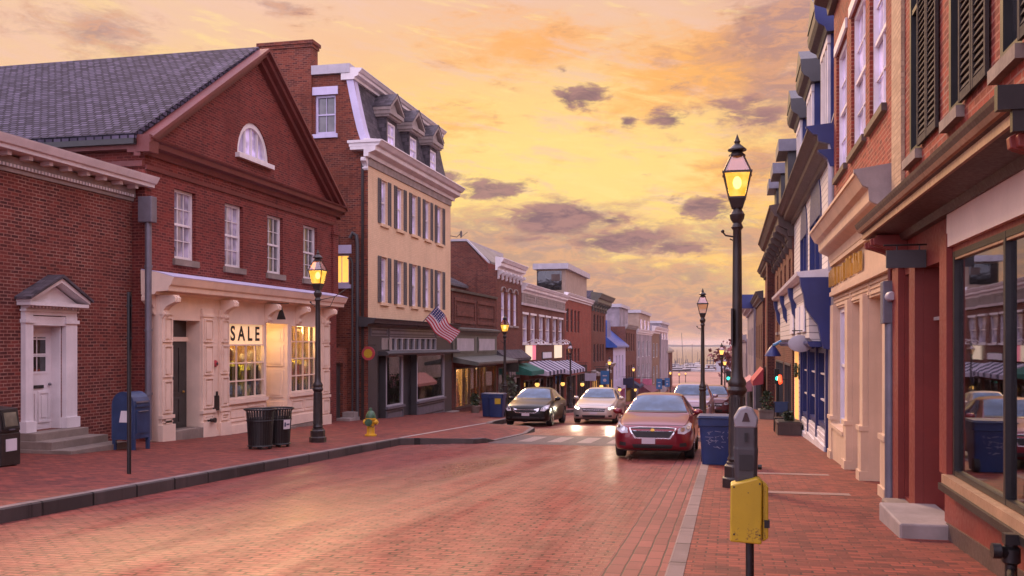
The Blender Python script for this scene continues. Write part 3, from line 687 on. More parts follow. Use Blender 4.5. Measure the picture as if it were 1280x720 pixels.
# shopfront
XS = -14.1; fs = fl(XS); ys = lambda px: Yof(px, XS)
sf0, sf1 = 21.6, 32.15
dA, dB = ys(213.5), ys(250); w1a, w1b = ys(284), ys(330.5); eA, eB = ys(333), ys(359.5); w2a, w2b = ys(362.5), ys(395)
WZ0, WZ1 = .02, 2.30
m = shell(MB(fs), fs, sf0, sf1, -2.1, 2.95, .33, [(dA, dB, -.62, 2.28, 0), (w1a, w1b, WZ0, WZ1, .1), (eA, eB, -1.02, 2.3, 0), (w2a, w2b, WZ0, WZ1, .1)])
m.fc = [f for f in m.fc if not all(abs(m.v[i][0] - (XS - .33)) < 1e-6 for i in f)]
DR = .42
m.poly((dA, 0, -.62), (dA, -DR, -.62), (dA, -DR, 2.28), (dA, 0, 2.28)); m.poly((dB, 0, -.62), (dB, -DR, -.62), (dB, -DR, 2.28), (dB, 0, 2.28)); m.poly((dA, 0, 2.28), (dB, 0, 2.28), (dB, -DR, 2.28), (dA, -DR, 2.28))
m.poly((eA, 0, -1.02), (eA, -1.5, -1.02), (eA, -1.5, 2.3), (eA, 0, 2.3)); m.poly((eB, 0, -1.02), (eB - .25, -1.5, -1.02), (eB - .25, -1.5, 2.3), (eB, 0, 2.3)); m.poly((eA, 0, 2.3), (eB, 0, 2.3), (eB - .25, -1.5, 2.3), (eA, -1.5, 2.3))
m.build('shopfront', CREAM, g_)
# pilasters with stacked panels
def pil(a0, a1, z0=-1.0, z1=2.62):
    m = MB(fs); m.box(a0, a1, .002, .07, z0 - .6, z1)
    m.box(a0 - .05, a1 + .05, .0, .13, z0 - .6, z0 + .30); m.box(a0 - .04, a1 + .04, 0, .12, .02 - .28, .02 - .19)
    w = .05
    for (c0, c1) in ((z0 + .36, -.32), (-.12, .72), (.80, 1.62), (1.70, 2.34)): panel_box(m, a0 + w, a1 - w, .07, c0, c1, .04, .05)
    m.box(a0 - .03, a1 + .03, 0, .11, 2.40, 2.46)
    m.build('pilaster', CREAM, g_)
pls = [(sf0 + .02, dA - .03, -.72), (dB + .02, ys(264), -.80), (ys(272.5), w1a - .03, -.88), (ys(400), ys(409.5), -1.18)]
for p in pls: pil(*p)
for a in [(sf0 + dA) / 2 - .12, ys(278), ys(333), ys(371), ys(405)]: scroll_bracket(fs, a, .26, 2.90, .60, .46, CREAM, g_)
scroll_bracket(ff(sf0 + .0), XS - .2, .22, 2.90, .52, .30, CREAM, g_)
for (a, c) in ((w1a, w1b), (w2a, w2b)):
    m = MB(fs); m.box(a - .06, c + .08, 0, .10, WZ0 - .12, WZ0 - .01); n = 2
    m.box(a - .06, c + .08, 0, .012, -.72, WZ0 - .12)
    for k in range(n): q0 = a + (c - a) * k / n; panel_box(m, q0 + .04, q0 + (c - a) / n - .04, .012, -.62, -.20, .05, .03)
    m.box(a - .06, c + .08, 0, .06, -1.02, -.72); m.build('bulkhead', CREAM, g_)
MB(fs).box(ys(250.5), w1a - .07, 0, .06, -1.0, -.76).build('skirting', CREAM, g_)
for (a, c, d_, z) in ((sf0 - .02, dA, .16, -.90), (dB, eA, .07, -.98), (eB, sf1 + .02, .07, -1.04)): MB(fs).box(a, c, -.3, d_, -2.1, z).build('plinth', STONE, g_)
cornice(fs, sf0 - .28, sf1 + .35, [(-.32, 2.90), (.06, 2.90), (.10, 2.97), (.44, 2.99), (.46, 3.10), (.52, 3.14), (.58, 3.28), (.60, 3.32), (.1, 3.46), (-.33, 3.52)], 'shop_cornice', CREAM, g_)
cornice(fs, sf0 - .27, sf1 + .34, [(.602, 3.322), (.61, 3.345), (.1, 3.482), (-.33, 3.545), (-.33, 3.525), (.1, 3.465)], 'lead_flashing', LAV, g_)
m = MB(fs); m.box(dA, dB - .0, -.48, -.41, -.62, 1.72); panel_box(m, dA + .1, dB - .35, -.41, -.5, .2); panel_box(m, dA + .1, dB - .35, -.41, .3, 1.6); dd = m.build('door', DOORB, g_)
MB(fs).ball((dB - .2, -.38, .35), .035).build('handle', GILT, dd)
MB(fs).box(dA, dB, -.48, -.42, 1.84, 2.28).build('transom_window', PANED, g_); MB(fs).box(dA, dB, -.48, -.36, 1.72, 1.84).build('transom_bar', CREAM, g_)
MB(fs).box(dA + .01, dB - .01, -.5, .12, -1.4, -.625).build('doorstep', STONE, g_, bevel=.01)
m = MB(fs); m.box(eA + .05, eB - .28, -1.55, -1.49, -1.0, 2.25); e = m.build('door', BROWNP, g_); MB(fs).box(eA + .2, eB - .45, -1.492, -1.484, -.2, 2.0).build('pane', PANED, e)
m = MB(fs); PD = lambda t, o: (eB - .25 * t / 1.5 - o, -t)
for (t0, t1) in ((.12, .66), (.80, 1.38)):
    for (z0, z1) in ((-.85, -.25), (-.10, .80), (.92, 1.62), (1.74, 2.18)):
        m.prism([PD(t0, -.005), PD(t1, -.005), PD(t1, .03), PD(t0, .03)], 'z', z0, z1); m.prism([PD(t0 + .09, .02), PD(t1 - .09, .02), PD(t1 - .09, .05), PD(t0 + .09, .05)], 'z', z0 + .08, z1 - .08)
m.build('doorway_panelling', CREAM, g_)
MB(fs).box(eA + .01, eB - .01, -1.5, .3, -1.6, -1.03).build('doorstep', STONE, g_, bevel=.01)
# shop windows
for i, (a, c) in enumerate(((w1a, w1b), (w2a, w2b))):
    m = MB(fs); z1 = WZ1; cs = .06
    m.box(a, a + cs, -.08, .03, WZ0, z1); m.box(c - cs, c, -.08, .03, WZ0, z1); m.box(a + cs, c - cs, -.08, .03, z1 - cs, z1); m.box(a + cs, c - cs, -.08, .03, WZ0, WZ0 + cs)
    zz = [WZ0 + (1.62 - WZ0) * k / 3 for k in (1, 2, 3)] if i == 0 else [WZ0 + (z1 - WZ0) * k / 4 for k in (1, 2, 3)]
    for z in zz: m.box(a + cs, c - cs, -.06, .0, z - .02, z + .02)
    for k in range(1, 4): x = a + (c - a) * k / 4; m.box(x - .018, x + .018, -.055, -.005, WZ0 + cs, 1.62 if i == 0 else z1 - cs)
    w = m.build('shop_window', CREAM, g_); MB(fs).box(a + .02, c - .02, -.075, -.068, WZ0 + .02, z1 - .02).build('pane', SHOPG, w)
    if i == 0:
        MB(fs).box(a + cs, c - cs, -.058, -.04, 1.642, z1 - cs).build('sale_banner', emit('glow_banner', (1.0, .66, .36), .45), w)  # paper glows by itself in place of light from the shop behind
        text('lettering', 'S A L E', .60, BLACK, w, M_left(XS - .036, (a + c) / 2, (1.64 + z1 - cs) / 2))
rm = paint('shop_back_wall', (.42, .25, .09), .8, .3, .05)
room(fs, w1a - .3, w1b + .02, -.30, 2.55, 2.6, rm, g_, d0=-.34); room(fs, w2a - .05, w2b + .3, -.30, 2.55, 2.6, rm, g_, d0=-.34)
for (a, c) in ((w1a, w1b), (w2a, w2b)): plight((XS - .16, (a + c) / 2, 2.12), 520, (1, .68, .28), .05, par=g_); plight((XS - 1.5, (a + c) / 2 + .2, 2.2), 260, (1, .62, .2), .1, par=g_)
lp = thing('pendant_lamp', 'glowing bare bulb lamp in the recessed shop doorway beside the SALE window', 'lamp', (XS - .45, (eA + eB) / 2 - .2, 2.0))
p_ = lp.location
MB().ball(tuple(p_), .07).build('bulb', BULB, lp); MB().tube([(p_.x, p_.y, 2.08), (p_.x, p_.y, 2.3)], .012).lathe([(.02, .04), (.06, .07), (.05, .13), (.015, .16)], (p_.x, p_.y, 2.0), 10).build('lamp_holder', BLACK, lp)
plight((p_.x + .0, p_.y, p_.z - .1), 38, (1, .60, .22), .07, par=lp)
for k, a in enumerate((.25, .55, .85, 1.5)):
    q = thing('ceiling_spotlight', 'small glowing spotlight inside the right shop window, ' + ['first from the doorway', 'second from the doorway', 'third from the doorway', 'farthest from the doorway'][k], 'light', (XS - .8 - .15 * (k % 2), w2a + a * (w2b - w2a) / 1.75, 2.12), 'spotlights in the clothes shop window')
    l = q.location; MB().ball(tuple(l), .05).build('bulb', BULB, q); MB().lathe([(.05, .02), (.06, .1), (.03, .16), (.012, .17), (.012, .42)], tuple(l), 10).build('housing', BLACK, q)
# fixtures on the front
q = thing('alarm_bell', 'small round red alarm bell on the cream shopfront beside the left door', 'bell', (XS, ys(267.5), 1.1)); l = q.location
MB().lathe([(.10, .0), (.10, .05), (.07, .09), (.01, .1)], tuple(l), 14, 'x').build('gong', REDC, q); MB().lathe([(.04, .1), (.03, .12), (.005, .125)], tuple(l), 8, 'x').build('hub', BLACK, q)
q = thing('mail_drop', 'small black metal wall box on the cream shopfront beside the SALE window', 'box', (XS + .075, ys(266.5), -.02)); l = q.location
MB().box(l.x - .08, l.x + .03, l.y - .15, l.y + .15, l.z - .2, l.z + .22).build('case', BLACK, q, bevel=.01); MB().box(l.x + .03, l.x + .05, l.y - .05, l.y + .05, l.z + .22, l.z + .34).build('lid', BLACK, q)
q = thing('standpipe', 'brass and black standpipe inlet low on the cream shopfront by the left door', 'standpipe', (XS + .07, ys(258.5), -.46)); l = q.location
MB().lathe([(.09, 0), (.09, .03), (.05, .04), (.05, .14), (.07, .15), (.07, .2)], tuple(l), 12, 'x').build('inlet', IRONB, q); MB().ball((l.x + .12, l.y + .1, l.z), .05).build('cap', GILT, q)
q = thing('hanging_sign', 'black triangular hanging sign beside a round cream emblem under the shop cornice', 'sign', (XS + .2, ys(337), 2.58)); l = q.location
MB(ff(l.y)).prism([(l.x + .05, l.z - .16), (l.x + .35, l.z - .16), (l.x + .2, l.z + .28)], 'd', -.02, .02).build('board', BLACK, q)
MB().lathe([(.17, -.02), (.17, .02)], (l.x - .12, l.y - .25, l.z + .15), 16, 'y').build('emblem', PAPER, q); MB().tube([(l.x - .2, l.y, l.z + .34), (l.x + .45, l.y, l.z + .34)], .014).build('arm', BLACK, q)
# clothes on display
def dress_form(x, y, z, cm, label, h=1.0, hat=False):
    q = thing('mannequin', label, 'mannequin', (x, y, z), 'mannequins in the clothes shop windows')
    MB().lathe([(.20, -.05), (.24, .05 * h), (.27, .32 * h), (.20, .55 * h), (.24, .75 * h), (.26, .88 * h), (.18, 1.0 * h), (.07, 1.06 * h)], (x, y, z), 14).ball((x, y - .24, z + .72 * h), .09, (1, 1, 2.8)).ball((x, y + .24, z + .72 * h), .09, (1, 1, 2.8)).build('garment', cm, q)
    MB().lathe([(.055, 1.04 * h), (.05, 1.12 * h), (.09, 1.17 * h), (.105, 1.27 * h), (.08, 1.36 * h), (.02, 1.40 * h)], (x, y, z), 12).build('head', SKIN, q)
    if hat: MB().lathe([(.24, 1.33 * h), (.25, 1.345 * h), (.12, 1.36 * h), (.11, 1.46 * h), (.03, 1.48 * h)], (x, y, z), 14).build('hat', PAPER, q)
    MB().lathe([(.15, z * 0 - .32), (.15, -.29), (.02, -.28), (.02, -.02)], (x, y, z), 10).build('stand', GREYM, q)
LIME = paint('lime_cloth', (.50, .52, .05), .85, .15, .15, 4); WHT = paint('pale_cloth', (.62, .58, .52), .85, .12, .15, 4); GRYC = paint('grey_cloth', (.20, .19, .22), .85, .15, .2, 4); YLW = paint('yellow_cloth', (.72, .55, .08), .85, .15, .15, 4)
sp = w1b - w1a
dress_form(XS - .40, w1a + sp * .13, .05, WHT, 'mannequin in a white top at the left end of the SALE window', 1.0)
dress_form(XS - .40, w1a + sp * .42, .05, LIME, 'mannequin in a lime green jacket in the middle of the SALE window', 1.05)
dress_form(XS - .40, w1a + sp * .70, .02, LIME, 'mannequin in a lime green top right of the middle in the SALE window', .95)
dress_form(XS - .40, w1a + sp * .93, .05, GRYC, 'mannequin in grey at the right end of the SALE window', 1.0)
sp = w2b - w2a
dress_form(XS - .40, w2a + sp * .22, .05, WHT, 'mannequin in pale clothes and a white hat in the right shop window', 1.1, True)
dress_form(XS - .40, w2a + sp * .60, .05, YLW, 'mannequin in a bright yellow top in the right shop window', 1.05)
dress_form(XS - .40, w2a + sp * .90, .0, WHT, 'mannequin in cream at the right end of the right shop window', 1.0)
# downspout with hopper on the corner
q = thing('downspout', 'grey downspout with square hopper head between low brick building and gabled building', 'downspout', (XG + .1, 21.3, gz(21.3)))
MB().box(-14.4, -14.02, 21.15, 21.40, 4.70, 5.34).build('hopper', GREYM, q, bevel=.015); MB().tube([(-14.2, 21.3, 4.72), (-14.2, 21.3, gz(21) + .05)], .085, 10).build('pipe', GREYM, q)
for z in (3.6, 2.0, .4): MB().lathe([(.10, -.03), (.10, .03)], (-14.2, 21.3, z), 10).build('pipe_strap', GREYM, q)
# alley door between gable and cream building
q = thing('alley_gate', 'narrow brick alley wall with dark door beside the cream shopfront', 'gate', (-14.9, 34.6, gz(34)))
f = fl(-14.75); m = shell(MB(f), f, 33.68, 35.45, -2.3, 1.5, .3, [(34.32, 35.0, -1.35, .9, .12)]); m.build('wall', B_SIDE, q)
dd = MB(f).box(34.32, 35.0, -.18, -.12, -1.35, .9).build('door', DOORB, q); MB(f).ball((34.92, -.09, -.3), .03).build('handle', GREYM, dd)
MB(f).box(34.36, 35.4, .0, .55, -2.2, -1.22).box(34.9, 35.4, .02, .5, -1.22, -1.02).build('doorstep', STONE2, q)
# ------------------------------------------------------------------ LEFT 3: cream mansard building
XB = -13.9; fb = fl(XB); B0, B1 = 35.5, 47.0; yb = lambda px: Yof(px, XB)
bb = thing('mansard_building', 'tall cream fronted building with brick side wall, slate mansard roof and three dormers', 'building', (XB, 41, gz(41)))
prs = [(471.7, 488.3), (492, 507.7), (511, 525), (528, 540.7), (543, 555.7)]
r1, r2 = (6.60, 8.42), (3.36, 5.25); hol = []; wb = []
for p, q_ in prs:
    a, c = yb(p), yb(q_); w = (c - a); wb.append((a + w * .235, c - w * .235, w * .215))
for (z0, z1) in (r1, r2): hol += [(a, c, z0, z1) for a, c, _ in wb]
shop0, shop1 = -.98, 1.95
m = shell(MB(fb), fb, B0 + .004, B1, 2.36, 9.0, .5, hol, top=False); m.build('facade', B_BEIGE, bb)
# brick flank facing up the street, rises into the chimney
fB = ff(B0); X = lambda px: Xof(px, B0 - .01)
uw = (X(393.5), X(419.5), 10.05, 11.62); lw_ = (X(414.5), X(436.5), 4.02, 5.25)
m = MB(fB)
prof = [(XB - .002, -2.4), (XB - .002, 9.2), (-14.02, 9.6), (-14.6, 12.25), (X(396), 12.75), (X(396), 13.9)]
m = shell(MB(fB), fB, -26, XB - .003, -2.4, 9.4, .4, [lw_], top=False)
m = shell(m, fB, -22, -14.55, 9.4, 12.4, .6, [uw]); 
m.poly((-14.55, -.001, 9.4), (-13.98, -.001, 9.4), (-14.5, -.001, 12.2), (-14.55, -.001, 12.2))
m.build('side_wall', B_SIDE, bb)
m = MB(fB); c0, c1 = X(326), X(394) - .12; m.box(c0, c1, -.5, .10, 9.0, 13.55); m.box(c0 - .05, c1 + .05, -.55, .15, 13.55, 13.68); m.box(c0 - .1, c1 + .1, -.6, .2, 13.68, 13.82); m.build('chimney', B_SIDE, bb)
MB(fB).box(c1 + .01, -14.62, -.7, .155, 12.42, 12.78).build('parapet_coping', GREYL, bb)
window(bb, fB, *uw, LAV, PANE, .12, (2, 2), .09, sill=LAV, lintel=LAV, lz=.32, sz=.16)
window(bb, fB, *lw_, LAV, LITW, .12, (2, 1), .08, rail=False, sill=LAV, lintel=LAV, lz=.34, sz=.16)
for (z0, z1) in (r1, r2):
    for a, c, sw in wb: window(bb, fb, a, c, z0, z1, WHITE, PANEV, .12, (1, 2), .07, sill=B_BEIGE, shut=SHUT, shw=sw)
cornice(fb, B0 - .35, B1 + .3, crown(9.02, 9.66, .72), 'cornice', WHITE, bb)
cornice(fb, B0, B1, [(-.02, 8.72), (.05, 8.72), (.06, 9.02), (-.02, 9.02)], 'frieze', STONE2, bb)
m = MB(fB); m.box(XB - .62, XB + .12, .0, .352, 9.30, 9.42).box(XB - .66, XB + .4, .0, .36, 9.421, 9.56).box(XB - .72, XB + .66, .0, .40, 9.561, 9.665); m.build('cornice_return', WHITE, bb)
scroll_bracket(fB, XB - .1, .22, 9.02, .5, .28, WHITE, bb)
MT0, MT1 = 9.66, 12.15; XT = .62
msl = lambda z: -.04 - XT * ((z - MT0) / (MT1 - MT0)) ** .8
zs = [MT0 + (MT1 - MT0) * k / 5 for k in range(6)]
m = MB(fb); pr = [(msl(z), z) for z in zs]; m.prism(pr + [(-6, MT1), (-6, MT0)], 'a', B0 + .42, B1 - .1); m.build('mansard_roof', SLATE_D, bb)
m = MB(fB); m.prism([(XB + msl(z) + .05, z) for z in zs] + [(XB + msl(z) - .24, z) for z in zs[::-1]], 'd', -.43, .04); m.build('mansard_trim', LAV, bb)
cornice(fb, B0 - .12, B1 + .05, [(q - XT, z) for q, z in crown(MT1, MT1 + .42, .42)] + [(-1.1, MT1 + .46), (-1.1, MT1)], 'top_cornice', WHITE, bb)
MB().box(-22, XB - .75, B0 + .5, B1 - .1, 12.1, 12.3).build('flat_roof', SEAM, bb)
for px in (488.5, 516, 541):
    a = yb(px) + .15; w = .62; dz = MT0 + .12; f = fb
    q = MB(f); q.box(a - w, a - w + .14, -1.0, -.02, dz, 11.15); q.box(a + w - .14, a + w, -1.0, -.02, dz, 11.15); q.box(a - w + .14, a + w - .14, -1.0, -.02, 11.0, 11.15); q.box(a - w + .14, a + w - .14, -1.0, -.02, dz, dz + .12)
    d = q.build('dormer', SLATE_D, bb)
    q = MB(f); q.box(a - w - .16, a + w + .16, -1.2, .16, 11.15, 11.24); q.box(a - w - .22, a + w + .22, -1.2, .24, 11.24, 11.40)
    q.prism([(a - w - .05, 11.40), (a + w + .05, 11.40), (a, 11.95)], 'd', -1.1, .06)
    for s in (-1, 1): q.prism([(a + s * (w + .26), 11.40), (a + s * (w + .26), 11.52), (a, 12.20), (a, 12.04)], 'd', -1.2, .25)
    q.build('pediment', STONE2, d)
    q = MB(f)
    for s in (-1, 1): q.prism([(a + s * (w + .28), 11.53), (a + s * (w + .28), 11.56), (a, 12.25), (a, 12.21)], 'd', -1.2, .27)
    q.build('dormer_roof', SLATE_D, d)
    window(bb, f, a - w + .15, a + w - .15, dz + .12, 10.99, WHITE, PANEV, .06, (2, 2), .07)
# dark shopfront
p = lambda px: yb(px)
k0, k1, s1, s2, e0 = p(482.5), p(503.5), p(521), p(555), p(566)
m = shell(MB(fb), fb, B0 + .004, B1 + .2, -2.6, 2.36, .35, [(p(472), p(482), -1.5, 1.15, .3), (k0, k1, shop0, 1.16, .08), (k1 + .02, s1 - .02, -1.75, 1.16, .3), (s1, s2, shop0, 1.16, .08), (p(487), p(545.5), 1.37, 1.92, .1)])
m.build('shopfront', GREYD, bb)
cornice(fb, B0 - .25, B1 + .5, [(-.3, 2.34), (.06, 2.34), (.10, 2.44), (.34, 2.48), (.38, 2.58), (.44, 2.66), (-.3, 2.74)], 'shop_cornice', GREYD, bb)
cornice(fb, p(473), B1 + .35, [(-.1, 1.18), (.42, 1.18), (.45, 1.26), (.3, 1.36), (-.1, 1.36)], 'canopy_ledge', GREYD, bb)
m = MB(fb); panel_box(m, p(463), p(484), .003, 1.98, 2.30, .05, .03); panel_box(m, p(486), p(543), .003, 1.98, 2.30, .05, .03); panel_box(m, p(545), p(562), .003, 1.98, 2.30, .05, .03)
for (a, c) in ((k0, k1), (s1, s2)): m.box(a - .05, c + .05, 0, .12, shop0 - .1, shop0 - .01); panel_box(m, a, c, .003, -1.75, shop0 - .16, .06, .03)
m.build('sign_fascia', GREYL, bb) if False else m.build('fascia_panels', GREYM, bb)
m = MB(fb); t0, t1 = p(487), p(545.5)
for k in range(9): a = t0 + (t1 - t0) * k / 8; m.box(a - .04, a + .04, -.1, .0, 1.40, 1.89)
m.box(t0, t1, -.1, .002, 1.37, 1.40).box(t0, t1, -.1, .002, 1.89, 1.92)
t = m.build('transom', GREYL, bb); MB(fb).box(t0, t1, -.1, -.09, 1.37, 1.92).build('pane', PANED, t)
for (a, c) in ((k0, k1), (s1, s2)):
    m = MB(fb); m.box(a, a + .06, -.08, .02, shop0, 1.16); m.box(c - .06, c, -.08, .02, shop0, 1.16); m.box(a + .06, c - .06, -.08, .02, 1.10, 1.16); m.box(a + .06, c - .06, -.08, .02, shop0, shop0 + .06)
    w = m.build('shop_window', GREYL, bb); MB(fb).box(a + .02, c - .02, -.07, -.06, shop0 + .02, 1.15).build('pane', SHOPG2, w)
DARKR = paint('dark_room', (.10, .07, .055), .9, .2, 0)
room(fb, B0 + 1, B1 - .3, -1.4, 2.2, 3, DARKR, bb, d0=-.4)
MB(fb).box(p(472), p(482), -.32, -.28, -1.5, 1.15).build('door', DOORB, bb); MB(fb).box(k1 + .05, s1 - .05, -.9, -.85, -1.75, 1.15).build('door', DOORB, bb)
MB(fb).box(p(484), p(487), .08, .11, 1.40, 1.9).box(p(476.5), p(486), .003, .03, 1.42, 1.9).build('notice_panel', STONE2, bb)
m = MB(fb).box(p(470.5), p(481), .0, .5, -2.4, -1.55).box(k1, s1 + .4, 0, .4, -2.5, -1.78).box(s2 + .3, e0, 0, .35, -2.6, -1.78); m.build('doorstep', STONE2, bb)
# pieces in the dark windows
q = thing('parasol_reflection', 'reflection of a faded orange parasol, built as a solid one inside the dark shop window left of its door', 'parasol_reflection', (XB - .8, (k0 + k1) / 2 + .1, -1.0)); l = q.location  # solid parasol added in place of a reflection in the glass
ORG = paint('orange_cloth', (.62, .30, .20), .8, .1, .1, 4)
MB().lathe([(.72, .95), (.72, 1.10), (.62, 1.22), (.40, 1.36), (.04, 1.46)], tuple(l), 8).build('canopy', ORG, q); MB().tube([(l.x, l.y, l.z - .2), (l.x, l.y, l.z + 1.4)], .02).build('pole', GREYM, q)
q = thing('display_sign', 'lit green and white display sign inside the dark shop window beside the flag', 'sign', (XB - .5, s2 - 1.0, -.1)); l = q.location
GSG = emit('lit_green_sign', (.10, .75, .12), .6)
MB(fb).box(l.y - .62, l.y + .62, -.52, -.47, l.z - .1, l.z + .62).build('board', PAPER, q); MB(fb).box(l.y - .4, l.y + .5, -.468, -.455, l.z + .05, l.z + .38).build('face', GSG, q); MB(fb).box(l.y - .66, l.y + .66, -.55, -.45, l.z + .62, l.z + .74).build('cap', ORG, q)
def leafy(name, label, x, y, z, r, h, mt, cat='plant', n=160, group=None, pot=None, seed=1):
    q = thing(name, label, cat, (x, y, z), group); rs = random.Random(seed); m = MB()
    for k in range(n):
        a = rs.uniform(0, 6.28); rr = r * math.sqrt(rs.random()); zz = z + h * rs.random() ** .8; rr *= .6 + .5 * math.sin(math.pi * min(1, (zz - z) / h + .15))
        c = Vector((x + rr * math.cos(a), y + rr * math.sin(a), zz)); s = rs.uniform(.05, .11) * (1 + r * .4)
        u = Vector((rs.uniform(-1, 1), rs.uniform(-1, 1), rs.uniform(-.4, .8))).normalized(); w = u.cross(Vector((rs.uniform(-1, 1), rs.uniform(-1, 1), rs.uniform(-1, 1)))).normalized()
        m.poly(tuple(c - u * s), tuple(c + w * s * .45), tuple(c + u * s), tuple(c - w * s * .45))
    m.build('foliage', mt, q, recalc=False)
    q2 = MB()
    for k in range(5): a = rs.uniform(0, 6.28); q2.tube([(x, y, z - .05), (x + r * .3 * math.cos(a), y + r * .3 * math.sin(a), z + h * .5), (x + r * .6 * math.cos(a), y + r * .6 * math.sin(a), z + h * .9)], .008 + r * .01, 5)
    q2.build('stem', IRONB, q)
    if pot: MB().lathe([(pot * .75, -pot * 1.3), (pot, 0), (pot * 1.08, .02), (pot * 1.08, .06), (pot * .9, .06)], (x, y, z - .05), 12).build('pot', STONE, q)
    return q
LEAF = paint('leaf_green', (.05, .085, .03), .6, .5, 0, 5); LEAFR = paint('leaf_red', (.24, .06, .06), .6, .4, 0, 1.5)
leafy('potted_plant', 'green plant in the dark shop window, left of the green sign', XB - .6, s1 + .8, -.85, .5, .75, LEAF, seed=2, pot=.14); leafy('potted_plant', 'green plant in the dark shop window, under the green sign', XB - .6, s2 - 1.3, -.85, .45, .6, LEAF, seed=3, pot=.14)
# pipes on the flank, round sign, flag, dish
q = thing('drainpipe', 'dark drainpipe with goosenecks on the brick side of the cream building', 'drainpipe', (-14.35, B0 - .12, gz(35)))
MB().tube([(-14.3, B0 - .12, gz(35)), (-14.3, B0 - .12, 5.6), (-14.34, B0 - .12, 5.95), (-14.5, B0 - .12, 6.05), (-14.62, B0 - .12, 5.85)], .075, 8).build('pipe', GREYD, q); MB().tube([(-14.52, B0 - .1, gz(35)), (-14.52, B0 - .1, 4.9), (-14.6, B0 - .1, 5.05), (-14.72, B0 - .1, 5.05)], .04, 8).build('side_pipe', GREYD, q)
MB().box(-14.16, -14.06, B0 - .08, B0 - .02, -1.5, 9.0).build('corner_pipe', IRONB, q)
q = thing('round_sign', 'round yellow sign with a red rim on the brick corner by the dark shopfront', 'sign', (-13.75, B0 - .35, 1.28)); l = q.location
MB().lathe([(.27, -.03), (.27, .03)], tuple(l), 24, 'y').build('rim', REDC, q); MB().lathe([(.175, -.036), (.175, .036)], tuple(l), 24, 'y').build('face', YELP, q); MB().tube([(l.x - .3, l.y + .0, l.z + .33), (l.x + .3, l.y, l.z + .33)], .012).tube([(l.x, l.y, l.z + .33), (l.x, l.y, l.z + .25)], .01).build('arm', BLACK, q)
q = thing('flag', 'American flag hanging from an angled pole on the cream building', 'flag', (XB, 41.4, 2.3))
FR = paint('flag_red', (.50, .04, .06), .8, .1, .1); FW = paint('flag_white', (.72, .62, .64), .8, .06, .1); FBL = paint('flag_blue', (.035, .045, .17), .8, .1, .1)
O = Vector((XB + 1.0, 41.4, 3.35)); U = Vector((-.54, -.05, -.60)); V = Vector((.90, .45, -1.12))     # U along the hoist, V along the fly
MB().tube([(XB + .0, 41.45, 2.30), tuple(O + Vector((.02, .08, .06)))], .022, 8).ball(tuple(O + Vector((.03, .1, .08))), .05).build('pole', GREYM, q)
def fp(u, v): return tuple(O + U * u + V * v + Vector((.14, .02, .03)) * math.sin(v * 7 + u * 1.5) * (v * .9 + .1) + Vector((0, .10, 0)) * u * v)
NV = 14
for (nm, mt_, sel) in (('red_stripes', FR, 0), ('white_stripes', FW, 1)):
    m = MB()
    for s in range(13):
        if s % 2 != sel: continue
        for j in range(NV):
            v0, v1 = j / NV, (j + 1) / NV
            if s < 7 and v1 <= .42: continue
            m.poly(fp(s / 13, v0), fp((s + 1) / 13, v0), fp((s + 1) / 13, v1), fp(s / 13, v1))
    m.build(nm, mt_, q, recalc=False).modifiers.new('thick', 'SOLIDIFY').thickness = .004
m = MB()
for i in range(6):
    for j in range(6): u0, u1, v0, v1 = i / 6 * 7 / 13, (i + 1) / 6 * 7 / 13, j / 6 * .43, (j + 1) / 6 * .43; m.poly(fp(u0, v0), fp(u1, v0), fp(u1, v1), fp(u0, v1))
m.build('canton', FBL, q, recalc=False).modifiers.new('thick', 'SOLIDIFY').thickness = .004
m = MB(); nrm = U.cross(V).normalized()
for i in range(5):
    for j in range(6):
        c = Vector(fp((i + .5) / 5 * 7 / 13, (j + .5) / 6 * .43)); u = U.normalized() * .03; v = V.normalized() * .03
        for sg in (1, -1): n_ = nrm * .006 * sg; m.poly(tuple(c + u + n_), tuple(c + v + n_), tuple(c - u + n_), tuple(c - v + n_))
m.build('stars', FW, q, recalc=False)
q = thing('satellite_dish', 'small satellite dish on the corner of the cream building', 'dish', (XB + .2, B1, 7.3)); MB().lathe([(.02, 0), (.14, .03), (.19, .08), (.18, .08), (.12, .04)], (XB + .45, B1 + .15, 7.3), 14, 'x').build('dish', GREYM, q); MB().tube([(XB, B1 - .05, 7.2), (XB + .3, B1 + .1, 7.15), (XB + .45, B1 + .15, 7.3)], .02).tube([(XB + .45, B1 + .15, 7.1), (XB + .85, B1 + .2, 7.4)], .012).build('bracket', GREYD, q)

